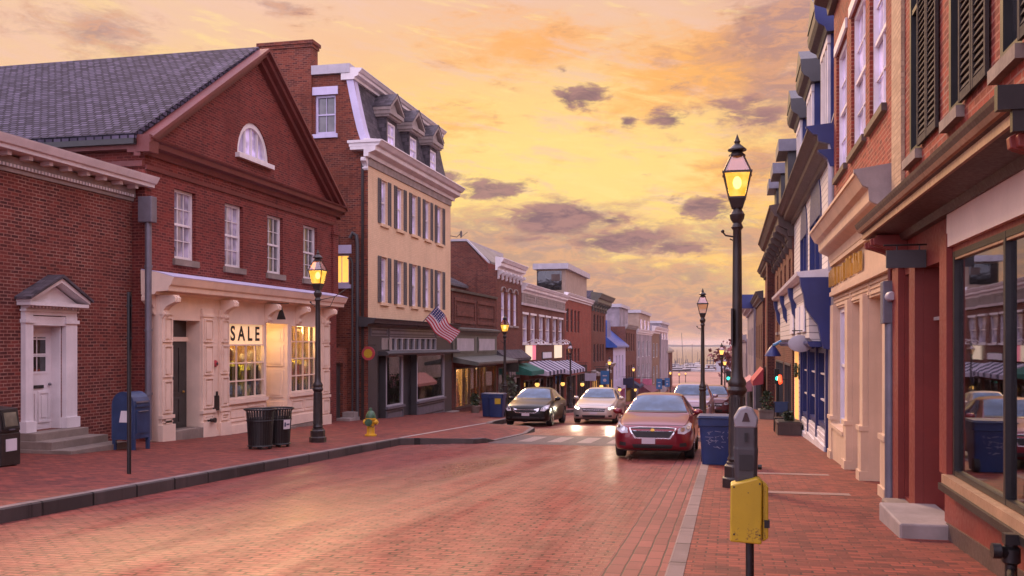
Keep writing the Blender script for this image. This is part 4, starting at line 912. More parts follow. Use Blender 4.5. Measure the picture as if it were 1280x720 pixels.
# ------------------------------------------------------------------ the row going downhill, left side
def rows(px, X): return [(Yof(a, X), Yof(c, X)) for a, c in px]
def row_house(label, f, a0, a1, ztop, wm, wins, fm, pm, zb, depth=9, corn=None, shop=None, bars=(1, 2), sill=None, lintel=None, name='brick_building', roof=SEAM, rev=.15, shopm=GREYG, cas=.07, shut=None):
    """wins: list of (a0,a1,z0,z1)"""
    q = thing(name, label, 'building', f((a0 + a1) / 2, 0, zb + .5))
    hol = list(wins); sh = shop or []
    for s in sh: hol.append((s[0], s[1], s[2], s[3], .12))
    shell(MB(f), f, a0, a1, zb - 1.5, ztop, depth, hol, rev, top=False).build('wall', wm, q)
    MB(f).box(a0 + .02, a1 - .02, -depth + .02, -.12, ztop - .3, ztop - .05).build('roof', roof, q)
    for w in wins: window(q, f, *w, fm, pm, rev - .03, bars, cas, sill=sill, lintel=lintel, lz=.16, shut=shut)
    if corn: z0, z1, p_, cm = corn; cornice(f, a0 - .06, a1 + .06, crown(z0, z1, p_), 'cornice', cm, q)
    for s in sh:
        m = MB(f); a, c, z0, z1 = s[:4]; m.box(a, a + .09, -.1, .03, z0, z1); m.box(c - .09, c, -.1, .03, z0, z1); m.box(a + .09, c - .09, -.1, .03, z1 - .09, z1); m.box(a + .09, c - .09, -.1, .03, z0, z0 + .12); n = max(1, int((c - a) / (1.4 if len(s) < 5 or s[4] is not SHOPG else 99)))
        for k in range(1, n): x = a + (c - a) * k / n; m.box(x - .03, x + .03, -.1, .02, z0 + .12, z1 - .09)
        w = m.build('shop_window', shopm, q); MB(f).box(a + .02, c - .02, -.11, -.1, z0 + .02, z1 - .02).build('pane', s[4] if len(s) > 4 else PANED, w)
    return q
XR = -13.9; fR = fl(XR); yr = lambda px: Yof(px, XR)
# low shop with the yellow window
a0, a1 = 47.25, 56.8
q = row_house('low dark brick shop with panelled parapet and glowing yellow window', fR, a0, a1, 4.45, B_DARK, [], WHITE, PANE, -2.2, 3.2, shop=[(yr(569), yr(620), -1.78, .40, SHOPG)], shopm=BROWNP)
m = MB(fR)
for k in range(2): c0 = a0 + .4 + k * (a1 - a0 - .4) / 2; panel_box(m, c0, c0 + (a1 - a0) / 2 - .6, .003, 2.75, 4.1, .18, .05)
m.build('parapet_panels', B_BROWN, q); cornice(fR, a0, a1, [(-.2, 4.40), (.1, 4.40), (.14, 4.52), (-.2, 4.56)], 'coping', GREYG, q)
cornice(fR, a0 - .02, a1 + .05, [(-.02, 2.14), (.10, 2.14), (.16, 2.3), (.3, 2.36), (.32, 2.46), (-.02, 2.55)], 'shop_cornice', GREYG, q)
m = MB(fR); m.box(a0, a1, .004, .06, .98, 2.14); panel_box(m, a0 + .4, a0 + 4.2, .06, 1.18, 2.05, .1, .04); panel_box(m, a0 + 4.9, a1 - .5, .06, 1.18, 2.05, .1, .04); m.build('sign_fascia', GREYG, q)
m = MB(fR)
for (c0, c1) in ((a0 + .5, a0 + 4.1), (a0 + 5.0, a1 - .6)): m.box(c0 + .1, c1 - .1, .1, .106, 1.28, 1.95)
m.build('fascia_sheet', GREYL, q)
m = MB(fR); m.prism([(.0, .70), (1.35, .52), (1.40, .60), (1.40, .70), (.0, .98)], 'a', a0 + .1, a1); m.build('canopy', GREYG, q)
y0, y1 = yr(569), yr(620)
m = MB(fR)
for k, px in enumerate((579.5, 586.5, 598, 606)): a = yr(px); m.box(a - .07, a + .07, -.06, .06, -1.66, .30)
m.build('shop_mullion', BROWNP, q)
room(fR, y0 - .2, y1 + .1, -1.9, .75, 1.6, LITY, q, d0=-.14)
shell(MB(fl(XR - 1.9)), fl(XR - 1.9), a0, a1, 2.0, 5.15, 6, (), top=False).build('upper_wall', B_BROWN, q)
m = MB(fR); m.prism([(-1.75, 5.08), (-1.75, 5.22), (-5.6, 7.05), (-5.6, 6.85)], 'a', a0 - .02, a1 - .01)
m.build('metal_roof', SEAM, q)
m = MB(fR)
for k in range(20): a = a0 + .2 + k * .47; m.prism([(-1.74, 5.222), (-1.74, 5.28), (-5.58, 7.11), (-5.58, 7.05)], 'a', a - .03, a + .03)
m.build('roof_seams', SEAM, q)
plight((XR - .3, 49.4, .25), 110, (1, .66, .26), .08, par=q); plight((XR - .3, 53.5, .25), 110, (1, .66, .26), .08, par=q)
for k, (px, cm, lab) in enumerate(((573, REDC, 'tall figure in a red dress'), (583, paint('pink_cloth', (.60, .30, .24), .8), 'figure in a pink dress'), (593, WHT, 'figure in a pale dress'))):
    a = yr(px); t = thing('mannequin', 'mannequin: ' + lab + ' in the glowing yellow shop window', 'mannequin', (XR - .55, a, -1.9), 'mannequins in the yellow shop window')
    MB().lathe([(.22, .1), (.18, .7), (.11, 1.05), (.13, 1.3), (.11, 1.42), (.05, 1.48)], (XR - .55, a, -1.9), 12).build('garment', cm, t); MB().ball((XR - .55, a, -.32), .1, (1, 1, 1.25)).build('head', SKIN, t)
# ornate cornice building
a0, a1 = 56.9, 64.2
ws = [(*p, 2.85, 5.0) for p in rows([(626.6, 631.8), (634.8, 639.6), (642, 646.8)], XR)]
q = row_house('brick building with three tall white framed windows and ornate bracketed cornice', fR, a0, a1, 6.3, B_BROWN, ws, WHITE, PANEV, -2.6, 9, (6.2, 6.95, .5, WHITE), [(a0 + .5, a0 + 2.6, -2.2, .2), (a0 + 3.2, a1 - .4, -2.2, .2)], sill=STONE2)
for i in range(7): scroll_bracket(fR, a0 + .4 + i * (a1 - a0 - .8) / 6, .22, 6.22, .55, .38, WHITE, q)
m = MB(fR)
for (c0, c1, z0, z1) in ws:
    for k in range(8):
        t0, t1 = math.pi * k / 8, math.pi * (k + 1) / 8; cx, r = (c0 + c1) / 2, (c1 - c0) / 2
        P = lambda t, s: (cx - r * s * math.cos(t), z1 + .42 * r * s * math.sin(t)); m.prism([P(t0, 1), P(t0, 1.25), P(t1, 1.25), P(t1, 1)], 'd', -.02, .07)
m.build('window_arches', STONE2, q)
m = MB(fR); m.prism([(-.6, 6.5), (-1.9, 8.0), (-9, 8.0), (-9, 6.3), (-.6, 6.3)], 'a', a0, a0 + .35); m.build('firewall', B_BROWN, q)
m = MB(fR); m.prism([(-.4, 6.62), (-.4, 6.75), (-1.9, 8.02), (-9, 8.0), (-9, 7.85), (-1.9, 7.85)], 'a', a0 + .35, a1); m.build('roof_slope', SEAM, q)
m = MB(fR); m.prism([(-.5, 6.64), (-.5, 6.76), (-1.9, 8.16), (-9, 8.16), (-9, 8.04), (-1.9, 8.03)], 'a', a0 - .06, a0 + .4); m.build('firewall_coping', GREYL, q)
cornice(fR, a0 - .02, a1, [(-.02, .55), (.5, .5), (.7, .6), (.7, .75), (-.02, 1.3)], 'shop_awning_roof', SLATE_D, q)
q2 = thing('shop_sign', 'dark sign with a pale fish shaped emblem above the shop beside the green awning', 'sign', (XR + .12, yr(641), -.3)); l = q2.location
MB(fR).box(l.y - 1.4, l.y + 1.4, .08, .16, l.z - .32, l.z + .36).build('board', GREYL, q2); MB(fR).box(l.y - 1.25, l.y + 1.25, .161, .172, l.z - .24, l.z + .28).build('face', BLACK, q2); MB(fR).prism([(l.y - 1.0, l.z - .16), (l.y - .6, l.z), (l.y, l.z - .14), (l.y + .6, l.z), (l.y, l.z + .18), (l.y - .6, l.z + .06), (l.y - 1.0, l.z + .2)], 'd', .172, .182).build('emblem', STONE2, q2)
# six window building with striped awnings
a0, a1 = 64.25, 82.0
ws = [(*p, 1.70, 3.72) for p in rows([(653.3, 660), (663.2, 669.8), (673.8, 679.8), (682, 688), (690.8, 696.2), (698.2, 703.4)], XR)]
q = row_house('long brown brick building with six windows and a white panelled cornice above striped awnings', fR, a0, a1, 5.5, B_BROWN, ws, WHITE, PANEP, -3.2, 10, (5.2, 5.85, .5, WHITE), [(a0 + .6, a0 + 4, -3.1, -.9), (a0 + 4.7, a0 + 8, -3.2, -.9), (a0 + 9, a0 + 12, -3.4, -.9), (a0 + 13, a1 - .7, -3.6, -.9)], sill=WHITE, lintel=WHITE, shopm=BROWNP)
cornice(fR, a0, a1, [(-.02, 4.35), (.14, 4.35), (.2, 4.5), (-.02, 4.55)], 'lower_moulding', WHITE, q)
m = MB(fR); m.box(a0, a1, .002, .05, 4.55, 5.2)
for k in range(4): c = a0 + .5 + k * (a1 - a0 - .6) / 4; panel_box(m, c, c + (a1 - a0) / 4 - .7, .05, 4.66, 5.12, .08, .05)
m.build('frieze', STONE2, q)
m = MB(fR); m.prism([(-3, 5.5), (-3, 5.7), (-9, 8.3), (-9, 7.9)], 'a', a0 + .3, a1 - .6); m.build('glazed_roof', SEAM, q)
shell(MB(fl(-19.5)), fl(-19.5), 70, 81, 4, 9.2, 5, ()).build('roof_room', B_GABLE, q); MB(fl(-19.5)).box(69.7, 81.2, -5.2, .3, 9.2, 9.55).build('roof_room_cap', GREYL, q)
# red brick with the penthouse
a0, a1 = 82.05, 98.6
px7 = [(708, 711), (713.4, 716), (718, 720.4), (722, 724.4)]
ws = [(*p, z0, z1) for (z0, z1) in ((2.72, 4.8), (-.05, 1.25)) for p in rows(px7, XR)]
q = row_house('bright red brick building with a flat roofed rooftop room behind the striped awnings', fR, a0, a1, 5.75, B_RIGHT, ws, GREYD, PANED, -4.2, 12, (5.6, 6.15, .4, WHITE), [(a0 + .8, a0 + 6, -4.2, -1.2), (a0 + 7, a1 - 1, -4.6, -1.2)], shopm=BROWNP)
px0, px1 = Xof(671, 84), -14.15
m = MB(); m.box(px0, px1, 84.0, 97, 6.0, 8.35); m.build('rooftop_room', TANP, q); MB().box(px0 - .3, px1 + .3, 83.6, 97.4, 8.35, 8.85).build('rooftop_cap', GREYL, q)
w = MB().box(px0 + .02, px1 - .35, 83.96, 83.99, 6.5, 8.2).build('rooftop_window', PANED, q)
MB().box(px0 + 1.35, px1 - .5, 83.94, 83.955, 7.3, 7.9).build('inner_light', BROWNP, w)
# dark cornice building
a0, a1 = 98.7, 110.6
px8 = [(742, 744.2), (746, 748), (749.6, 751.4), (753, 754.6)]
ws = [(*p, z0, z1) for (z0, z1) in ((3.0, 4.85), (-.3, 1.65)) for p in rows(px8, XR)]
q = row_house('brown brick building with a flared dark bracketed cornice and slate hip roof', fR, a0, a1, 5.9, B_BROWN, ws, GREYD, PANED, -5.2, 10, (5.5, 6.95, 1.15, GREYG), [(a0 + .8, a0 + 5, -5.4, -2.2, LITF), (a0 + 6, a1 - .6, -5.7, -2.2)], shopm=BROWNP)
for i in range(6): scroll_bracket(fR, a0 + .5 + i * (a1 - a0 - 1) / 5, .3, 6.1, 1.0, .6, GREYG, q)
m = MB(); m.prism([(98.3, 5.3), (98.3, 5.5), (101.5, 7.4), (101.5, 7.1)], 'a', -19, XR - .2); m.build('hip_roof', SLATE, q)
cornice(fR, a0, a1, [(-.02, -1.6), (.7, -1.7), (.7, -1.4), (-.02, -1.1)], 'shop_cornice', STONE2, q)
# white house with blue roof
a0, a1 = 118.4, 132.6
ws = [(*p, -3.0, .2) for p in rows([(769.7, 771.4), (773.4, 775.2), (777.4, 779)], XR)]
PINK = paint('pink_paint', (.60, .16, .26), .6)
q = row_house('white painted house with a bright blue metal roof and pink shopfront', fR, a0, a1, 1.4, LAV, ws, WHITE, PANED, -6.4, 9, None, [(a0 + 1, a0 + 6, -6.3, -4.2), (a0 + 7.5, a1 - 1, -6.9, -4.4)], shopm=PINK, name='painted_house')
shell(MB(ff(118.35)), ff(118.35), -22, XR - .05, -8, 1.4, .3).build('flank', B_BROWN, q)
m = MB(fR); m.prism([(.5, 1.2), (.5, 1.42), (-3.2, 4.5), (-7, 1.4), (-7, 1.2)], 'a', a0 - .5, a1 + .2); m.build('blue_roof', BLUER, q)
m = MB(); m.box(-16.6, -14.7, 118.2, 122, 2.2, 4.6); d = m.build('dormer', BLUER, q)
m = MB()
for k in range(3): m.box(-16.3 + k * .55, -16.05 + k * .55, 118.12, 118.19, 2.5, 4.3)
m.build('dormer_window', WHITE, d)
# infill between dark cornice building and blue roof
q = row_house('low brown shop between the dark cornice building and the blue roofed house', fR, 110.7, 118.2, -1.0, B_DARK, [], WHITE, PANE, -6, 8, (-1.2, -.7, .4, STONE2), [(111.5, 117.4, -5.8, -2.6, LITF)], shopm=BROWNP)
a0, a1 = 132.8, 148.6
ws = [(*p, z0, z1) for (z0, z1) in ((.6, 3.2), (-4.0, -1.4)) for p in rows([(782.5, 784), (785.5, 787), (788.5, 790), (791.5, 792.8)], XR)]
q = row_house('tan brown brick building beside the blue roofed white house', fR, a0, a1, 4.1, B_BROWN, ws, BROWNP, PANED, -7.2, 12, (3.8, 4.4, .4, STONE2), [(a0 + 1, a0 + 7, -7.2, -4.9, LITF), (a0 + 8, a1 - 1, -7.2, -4.9)], shopm=BROWNP)
a0, a1 = 148.8, 179.5
ws = [(*p, z0, z1) for (z0, z1) in ((-.5, 2.2), (-5.2, -1.8)) for p in rows([(797.5, 800), (803, 805), (807.5, 809.2), (811, 812.5)], XR)]
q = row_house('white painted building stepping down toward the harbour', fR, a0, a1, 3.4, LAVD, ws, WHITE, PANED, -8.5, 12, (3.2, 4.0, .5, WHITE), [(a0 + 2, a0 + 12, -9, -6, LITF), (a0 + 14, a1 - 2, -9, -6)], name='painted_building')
a0, a1 = 180, 219
ws = [(*p, z0, z1) for (z0, z1) in ((-1.0, 1.8), (-6, -2.6)) for p in rows([(816.5, 818.6), (820.5, 822.3), (824.5, 826.2), (828.3, 829.8)], XR)]
q = row_house('grey brown building with a white flat roof edge near the harbour', fR, a0, a1, 3.9, B_TAN, ws, WHITE, PANED, -10, 14, (3.7, 5.0, .9, WHITE), [(a0 + 2, a0 + 15, -10.4, -7), (a0 + 18, a1 - 2, -10.4, -7, LITF)])
a0, a1 = 220, 247
q = row_house('small dark gabled building last before the harbour', fR, a0, a1, -.2, B_DARK, [(a0 + 5, a0 + 8, -5, -2), (a0 + 14, a0 + 17, -5, -2)], GREYD, PANED, -10.5, 12)
MB(fR).prism([(.4, -.4), (.4, 0), (-5, 3.6), (-11, 0), (-11, -.4)], 'a', a0 - .4, a1 + .4).build('gable_roof', SEAM, q)
# taller blocks behind the row
def block(label, Y, pa, pb, ytop, mt, dep=12, cap=True, win=None, z0=-9):
    xa, xb = Xof(pa, Y), Xof(pb, Y); zt = ZofY(pb, ytop, Y); q = thing('rear_building', label, 'building', ((xa + xb) / 2, Y, gz(Y)))
    shell(MB(ff(Y)), ff(Y), xa, xb, z0, zt, dep).build('wall', mt, q)
    if cap: MB(ff(Y)).box(xa - .3, xb + .3, -dep - .3, .3, zt, zt + .5).build('roof_edge', GREYL, q)
    if win:
        m = MB()
        for k in range(win): y = Y + dep * (k + .3) / win; m.box(xb, xb + .06, y, y + dep * .4 / win, zt - 3.4, zt - 1)
        m.build('window', PANEV, q)
    return q
block('lavender rendered block rising behind the blue roofed house', 140, 754, 774.5, 384, LAVD, 12)
block('tan block with white edged windows behind the tan brown brick building', 158, 772, 799, 391, TANP, 22, True, 3)
block('white rooftop block behind the white painted building', 200, 806, 826, 404, LAVD, 25, True, 3)
# ------------------------------------------------------------------ RIGHT 1: red shopfront
XQ = 2.28; fq = fr(XQ); yq = lambda px, X=XQ: Yof(px, X)
b = thing('red_shop_building', 'red brick building with dark louvred shutters above a red shopfront and large black framed windows', 'building', (XQ, 10, gz(10)))
R0, R1 = -4.0, 14.15
uws = [(yq(1150.5), yq(1137)), (yq(1203), yq(1186)), (yq(1278), yq(1250))]; uws += [(c0 - 4.7, c1 - 4.6) for c0, c1 in uws[1:]]
UZ0, UZ1 = 4.02, 7.7
m = shell(MB(fq), fq, R0, R1, 3.02, 9.6, 9, [(a, c, UZ0, UZ1) for a, c in uws], .28); m.build('wall', B_RIGHT, b)
MB(fq).box(13.42, R1 + .01, .003, .05, 3.3, 9.6).build('quoin_strip', B_CREAM, b)
for i, (a, c) in enumerate(uws):
    w = window(b, fq, a, c, UZ0, UZ1, BLACK, PANED, .02, (1, 2), .09, sill=STONE)
    n = a - .06; sw = .50 if i else .52
    shutter(fq, n - sw, n, UZ0 + .02, UZ1, .02, SHUTC, w, .07); shutter(fq, n - 2 * sw - .02, n - sw - .02, UZ0 + .02, UZ1, .02, SHUTC, w, .07)
cornice(fq, 6.8, 14.0, [(-.02, 3.0), (.08, 3.0), (.11, 3.08), (.43, 3.10), (.45, 3.17), (.49, 3.19), (.52, 3.22), (.55, 3.27), (.56, 3.30), (-.02, 3.38)], 'shop_cornice', BROWNP, b)
TANF = paint('tan_fascia', (.38, .23, .13), .55, .15, .1, 1.5, wear=(.20, .10, .06), wearamt=.56)
cornice(fq, 6.82, 13.98, [(.43, 3.095), (.462, 3.095), (.462, 3.165), (.43, 3.165)], 'fascia', TANF, b); cornice(fq, 6.82, 13.98, [(.48, 3.185), (.51, 3.19), (.535, 3.225), (.50, 3.225)], 'crown_moulding', TANF, b)
m = MB(fq); m.box(6.72, 6.798, .0, .575, 3.17, 3.33); m.box(6.74, 6.798, .0, .48, 3.03, 3.17); m.build('cornice_end', BLACK, b)
for a in (6.95, 13.3, 13.82): scroll_bracket(fq, a, .2, 3.08, .42, .42, REDSHOP, b)
# openings
A_, B_, C_, D_ = 11.05, 12.18, 12.55, 13.42
W0, W1 = 4.2, 10.62; WB, WT = .30, 2.60
m = shell(MB(fq), fq, R0, R1, -1.5, 3.02, .4, [(A_, B_, gz(11.5) + .14, 2.56, .9), (C_, D_, gz(13) + .14, 2.56, .9), (W0, W1, WB, WT, .12)], .9, top=False)
m.fc = [q for q in m.fc if not all(abs(m.v[i][0] - (XQ + .4)) < 1e-6 for i in q)]
m.build('shopfront', REDSHOP, b)
MB(fq).box(A_, B_, -.95, -.9, gz(12) - .3, 2.56).build('door', REDTRIM, b); MB(fq).box(C_, D_, -.95, -.9, gz(13) - .3, 2.56).build('door', REDTRIM, b)
m = MB(fq); m.box(B_, C_, .002, .10, gz(12) - .3, 2.75); m.build('pilaster', REDSHOP, b); MB(fq).box(13.45, 13.9, .002, .08, gz(13) - .3, 2.7).build('pilaster', REDSHOP, b); MB(fq).box(10.68, 11.02, .002, .06, .28, 2.8).build('pilaster', REDSHOP, b)
MB(fq).box(A_ + .1, B_ - .05, -.6, -.1, 1.93, 1.97).build('shelf', STONE2, b)
MB(fq).box(W0, 10.72, .0, .05, 2.66, 3.035).build('sign_board', paint('blank_sign_cream', (.74, .62, .52), .5, .04, .02), b)
m = MB(fq)
for a in (W1 - .05, 8.72, 6.7, 4.7): m.box(a - .03, a + .03, -.045, .015, WB, WT)
m.box(W0, W1, -.045, .013, WT - .06, WT); m.box(W0, W1, -.045, .012, WB, WB + .05)
w = m.build('shop_window', BLACK, b)
MB(fq).box(W0, W1, -.036, -.030, WB + .02, WT - .02).build('pane', REFG, w)
m = MB(fq); m.box(W0 - .1, 10.72, -.1, .10, WB - .10, WB - .01); m.build('sill', TANF, b)
MB(fq).box(W0 - .1, 10.74, -.02, .13, WB - .17, WB - .102).build('sill_edge', BLACK, b)
cornice(fq, R0, 10.75, [(.0, -1.5), (.05, -1.5), (.05, -.38), (.02, -.34), (.0, -.34)], 'base', BLACK, b) if False else None
m = MB(fq); ysx = [R0, 0, 4, 8, 10.9]
for y0, y1 in zip(ysx, ysx[1:]):
    z0, z1 = gz(y0) + .17, gz(y1) + .17
    m.poly((y0, .02, z0), (y1, .02, z1), (y1, .02, -1.5), (y0, .02, -1.5)); m.poly((y0, .02, z0), (y1, .02, z1), (y1, 0, z1), (y0, 0, z0))
m.poly((10.9, .02, gz(10.9) + .17), (10.9, 0, gz(10.9) + .17), (10.9, 0, -1.5), (10.9, .02, -1.5)); m.build('plinth', BROWNP, b)
room(fq, W0 - .5, W1 + .1, -.2, 2.75, 3.2, DARKR, b, d0=-.12)
q = thing('poster_stand', 'white poster with faded red lettering standing inside the red shop window', 'poster', (XQ + .4, 10.0, .3)); l = q.location
m = MB(fq); m.box(9.62, 10.38, -.32, -.28, .28, 1.62); m.build('board', BLACK, q); MB(fq).box(9.66, 10.34, -.279, -.27, .33, 1.30).build('sheet', PAPER, q)
FADE = paint('faded_red_print', (.50, .16, .20), .7)
m = MB(fq); m.box(9.66, 10.34, -.269, -.264, 1.30, 1.50)
rs = random.Random(5)
for k in range(6): z = 1.16 - k * .12; a = rs.uniform(.05, .2); m.box(9.70 + a, 10.30 - rs.uniform(0, .2), -.269, -.264, z, z + .045)
m.build('print', FADE, q)
for k, cm in enumerate((paint('pink_lamp_cloth', (.70, .25, .32), .8), WHT)):
    q = thing('display_lamp', ['pink', 'white'][k] + ' shade of a small lamp hanging in the red shop window', 'lamp', (XQ + .8, 9.6 - .32 * k, 1.35)); l = q.location
    MB().lathe([(.13, -.1), (.09, .12), (.02, .13), (.012, .14), (.012, .9)], tuple(l), 14).build('shade', cm, q)
# step, pipes, signs
q = thing('stone_step', 'worn grey stone step in front of the red doorway', 'step', (2.0, 11.6, gz(11.6)))
MB().box(1.78, 2.42, 10.78, 12.2, gz(12) - .2, gz(11.5) + .185).build('slab', STONE2, q, bevel=.02)
MB().box(2.0, 2.42, 12.22, 13.5, gz(13) - .2, gz(13) + .10).build('low_slab', STONE, q, bevel=.02)
q = thing('standpipe_connection', 'black iron standpipe against the red shop wall at the pavement edge', 'standpipe', (2.13, 8.02, gz(8))); l = q.location
MB().tube([(2.13, 8.02, gz(8) - .1), (2.13, 8.02, .02)], .045, 10).lathe([(.045, 0), (.07, .02), (.07, .12), (.05, .14), (.05, .2), (.03, .22)], (2.13, 8.02, -.05), 12).build('pipe', BLACK, q)
MB().tube([(2.13, 8.02, .04), (2.0, 7.96, .06)], .045, 10).lathe([(.06, -.12), (.06, -.06), (.045, -.05)], (2.10, 7.96, .06), 12, 'x').build('outlet', BLACK, q); MB().box(2.06, 2.2, 7.90, 8.0, .12, .2).build('cap', BLACK, q); MB().tube([(2.13, 8.02, -.1), (2.05, 7.7, -.12)], .03).build('valve', BLACK, q)
q = thing('blank_sign', 'blank grey board sign projecting beside the red shop cornice', 'sign', (2.0, 12.0, 2.7))
MB().box(1.83, 2.27, 11.98, 12.02, 2.55, 2.76).build('board', GREYD, q); MB().tube([(2.28, 12.0, 2.82), (1.80, 12.0, 2.82)], .011).tube([(1.95, 12, 2.82), (1.95, 12, 2.76)], .008).tube([(2.2, 12, 2.82), (2.2, 12, 2.76)], .008).build('arm', BLACK, q)
q = thing('downspout', 'grey downspout with electric meter box between the red and the cream shopfronts', 'downspout', (2.1, 14.2, gz(14)))
MB().box(2.08, 2.275, 13.92, 14.16, 1.93, 2.52).build('box', GREYM, q, bevel=.015); MB().lathe([(.07, .0), (.07, -.13), (.05, -.16)], (2.17, 13.92, 2.3), 12, 'y').build('meter', GREYL, q)
MB().tube([(2.19, 14.0, 1.95), (2.19, 14.0, gz(14) - .05)], .075, 10).build('pipe', GREYM, q)
MB().tube([(2.2, 14.1, 2.9), (2.2, 14.1, gz(14) + .1)], .03, 8).build('conduit', REDTRIM, q)

# ------------------------------------------------------------------ RIGHT 2: cream shopfront under brick
X2 = 2.3; f2 = fr(X2); y2 = lambda px, X=X2: Yof(px, X); S0, S1 = 14.18, 22.25
b = thing('brick_building', 'brick building with three tall white sash windows above a cream shopfront with gilt lettering', 'building', (X2, 18, gz(18)))
ws = [(y2(1058.5), y2(1045.5)), (y2(1082), y2(1064)), (y2(1107.5), y2(1087))]
m = shell(MB(f2), f2, S0, S1, 3.5, 9.35, 9, [(a, c, 5.24, 7.9) for a, c in ws], .12); m.build('wall', B_RIGHT, b)
for a, c in ws: window(b, f2, a, c, 5.24, 7.9, WHITE, PANEV, .08, (2, 4), .11, sill=BROWNP, lintel=WHITE)
cornice(f2, S0, S1 + .1, crown(9.0, 9.75, .7), 'cornice', BROWNP, b)
cornice(f2, 14.55, S1 + .15, crown(3.45, 4.15, .52), 'shop_cornice', CREAM2, b)
MB(f2).prism(crown(3.46, 4.17, .53), 'a', 14.50, 14.548).build('cornice_end', STONE2, b)
oA, oB, oW = (14.9, y2(1085.5)), (y2(1081), y2(1065.5)), (y2(1061.5), y2(1046.5))
m = shell(MB(f2), f2, S0, S1, -2, 3.5, .6, [(*oA, gz(15) - .2, 2.42, .62), (*oB, gz(17) - .2, 2.42, .62), (*oW, -.05, 2.42, .14)], .62, top=False)
m.fc = [q for q in m.fc if not all(abs(m.v[i][0] - (X2 + .6)) < 1e-6 for i in q)]
m.build('shopfront', CREAM2, b)
for o_ in (oA, oB):
    MB(f2).box(o_[0], o_[1], -.68, -.63, gz(17) - .3, 2.42).build('door', CREAM2, b)
window(b, f2, *oW, -.05, 2.42, WHITE, PANEV, .08, (1, 2), .1, bw=.04)
for (a, c, zz) in ((14.35, 14.86, 15), (oA[1] + .03, oB[0] - .03, 17), (oB[1] + .03, oW[0] - .03, 19), (oW[1] + .03, S1 - .05, 21.5)):
    if c - a < .05: a, c = a - .1, c + .1
    zb = gz(zz); m = MB(f2); m.box(a, c, .002, .09, zb - .4, 2.5); m.box(a - .03, c + .03, .0, .15, zb - .4, zb + .16); m.box(a - .03, c + .03, 0, .15, zb + .84, zb + .92); m.box(a - .01, c + .01, 0, .12, zb + .16, zb + .84); m.build('pilaster', CREAM2, b)
m = MB(f2); m.box(oW[0] - .05, oW[1] + .05, 0, .1, gz(20) - .4, -.131); m.box(oW[0] - .08, oW[1] + .08, 0, .15, -.13, -.06); m.build('stall_riser', CREAM2, b)
m = MB(f2); m.box(S0 + .1, S1, .0, .06, 2.80, 2.88); m.box(S0 + .1, S1, 0, .10, 2.70, 2.79); m.box(S0 + .1, S1, 0, .09, 3.36, 3.44)
panel_box(m, S0 + .3, S0 + 2.5, .003, 2.46, 2.66, .04, .02); panel_box(m, S0 + 2.6, S0 + 5, .003, 2.46, 2.66, .04, .02); panel_box(m, S0 + 5.1, S1 - .1, .003, 2.46, 2.66, .04, .02); m.build('fascia', CREAM2, b)
rs = random.Random(3); a = y2(1040)
while a > y2(1082):
    w = rs.uniform(.12, .26); h = rs.choice((.30, .34, .34, .38)); s = .075
    m = MB(f2).box(a - s, a, .03, .075, 2.93, 2.93 + h)
    if w > .17: m.box(a - w, a - w + s, .03, .075, 2.93, 2.93 + h * rs.choice((1, 1, .6))); m.box(a - w + s, a - s, .03, .075, 2.93 + h * rs.choice((.4, .85, 0)), 2.93 + h * .99 if False else 2.93 + h * rs.choice((.95, .99)))
    m.build('gilt_letter', GILT, b)
    a -= w + rs.choice((.10, .11, .12, .38))

# ------------------------------------------------------------------ RIGHT 3: white clapboard house with blue trim
X3 = 2.36; f3 = fr(X3); y3 = lambda px, X=X3: Yof(px, X); T0, T1 = 22.4, 36.2
b = thing('clapboard_building', 'white clapboard building with royal blue trim, arched blue windows, dormers and blue shopfront', 'building', (X3, 29, gz(29)))
aw = [(y3(1027), y3(1013.5)), (y3(1009.5), y3(1001.5))]
m = shell(MB(f3), f3, T0, T1, -2.6, 6.1, 9, [(a, c, 3.42, 5.1, .1) for a, c in aw] + [(23.9, 26.2, -.45, 1.55, .1), (26.6, 28.9, -.5, 1.55, .1), (29.3, 31.6, -.6, 1.55, .1), (32.6, 33.7, -1.35, 1.4, .3)]); m.build('wall', CLAP, b)
for a, c in aw:
    r = (c - a) / 2; cx = (a + c) / 2; P = [(cx + r * 1.02 * math.cos(math.pi * k / 12), 5.1 + r * .75 * math.sin(math.pi * k / 12)) for k in range(13)]
    w = MB(f3).prism(P, 'd', -.02, .03).box(a - .05, a + .09, -.1, .035, 3.4, 5.1).box(c - .09, c + .05, -.1, .035, 3.4, 5.1).box(cx - .04, cx + .04, -.1, .02, 3.4, 5.1).box(a - .05, c + .05, -.1, .034, 3.34, 3.46).box(a - .05, c + .05, -.1, .029, 5.04, 5.16).build('window', BLUE, b)
    MB(f3).box(a, c, -.11, -.095, 3.42, 5.1).build('pane', BLUE, w)
for k, (a, c, z0) in enumerate(((23.9, 26.2, -.45), (26.6, 28.9, -.5), (29.3, 31.6, -.6))):
    m = MB(f3); m.box(a, a + .14, -.1, .05, z0, 1.55); m.box(c - .14, c, -.1, .05, z0, 1.55); m.box(a + .14, c - .14, -.1, .05, 1.42, 1.55); m.box(a + .14, c - .14, -.1, .05, z0, z0 + .12)
    w = m.build('shop_window', BLUE, b); MB(f3).box(a + .05, c - .05, -.08, -.07, z0 + .02, 1.52).build('pane', PANED, w)
    m = MB(f3)
    for j in (1, 2): m.box(a + .14, c - .14, -.06, .0, z0 + (1.55 - z0) * j / 3 - .02, z0 + (1.55 - z0) * j / 3 + .02)
    m.box((a + c) / 2 - .02, (a + c) / 2 + .02, -.062, -.002, z0 + .12, 1.42); m.build('glazing_bars', WHITE, w)
for a in (23.6, 26.25, 28.95, 31.65): MB(f3).box(a, a + .3, .002, .10, -2.2, 1.62).build('pilaster', BLUE, b)
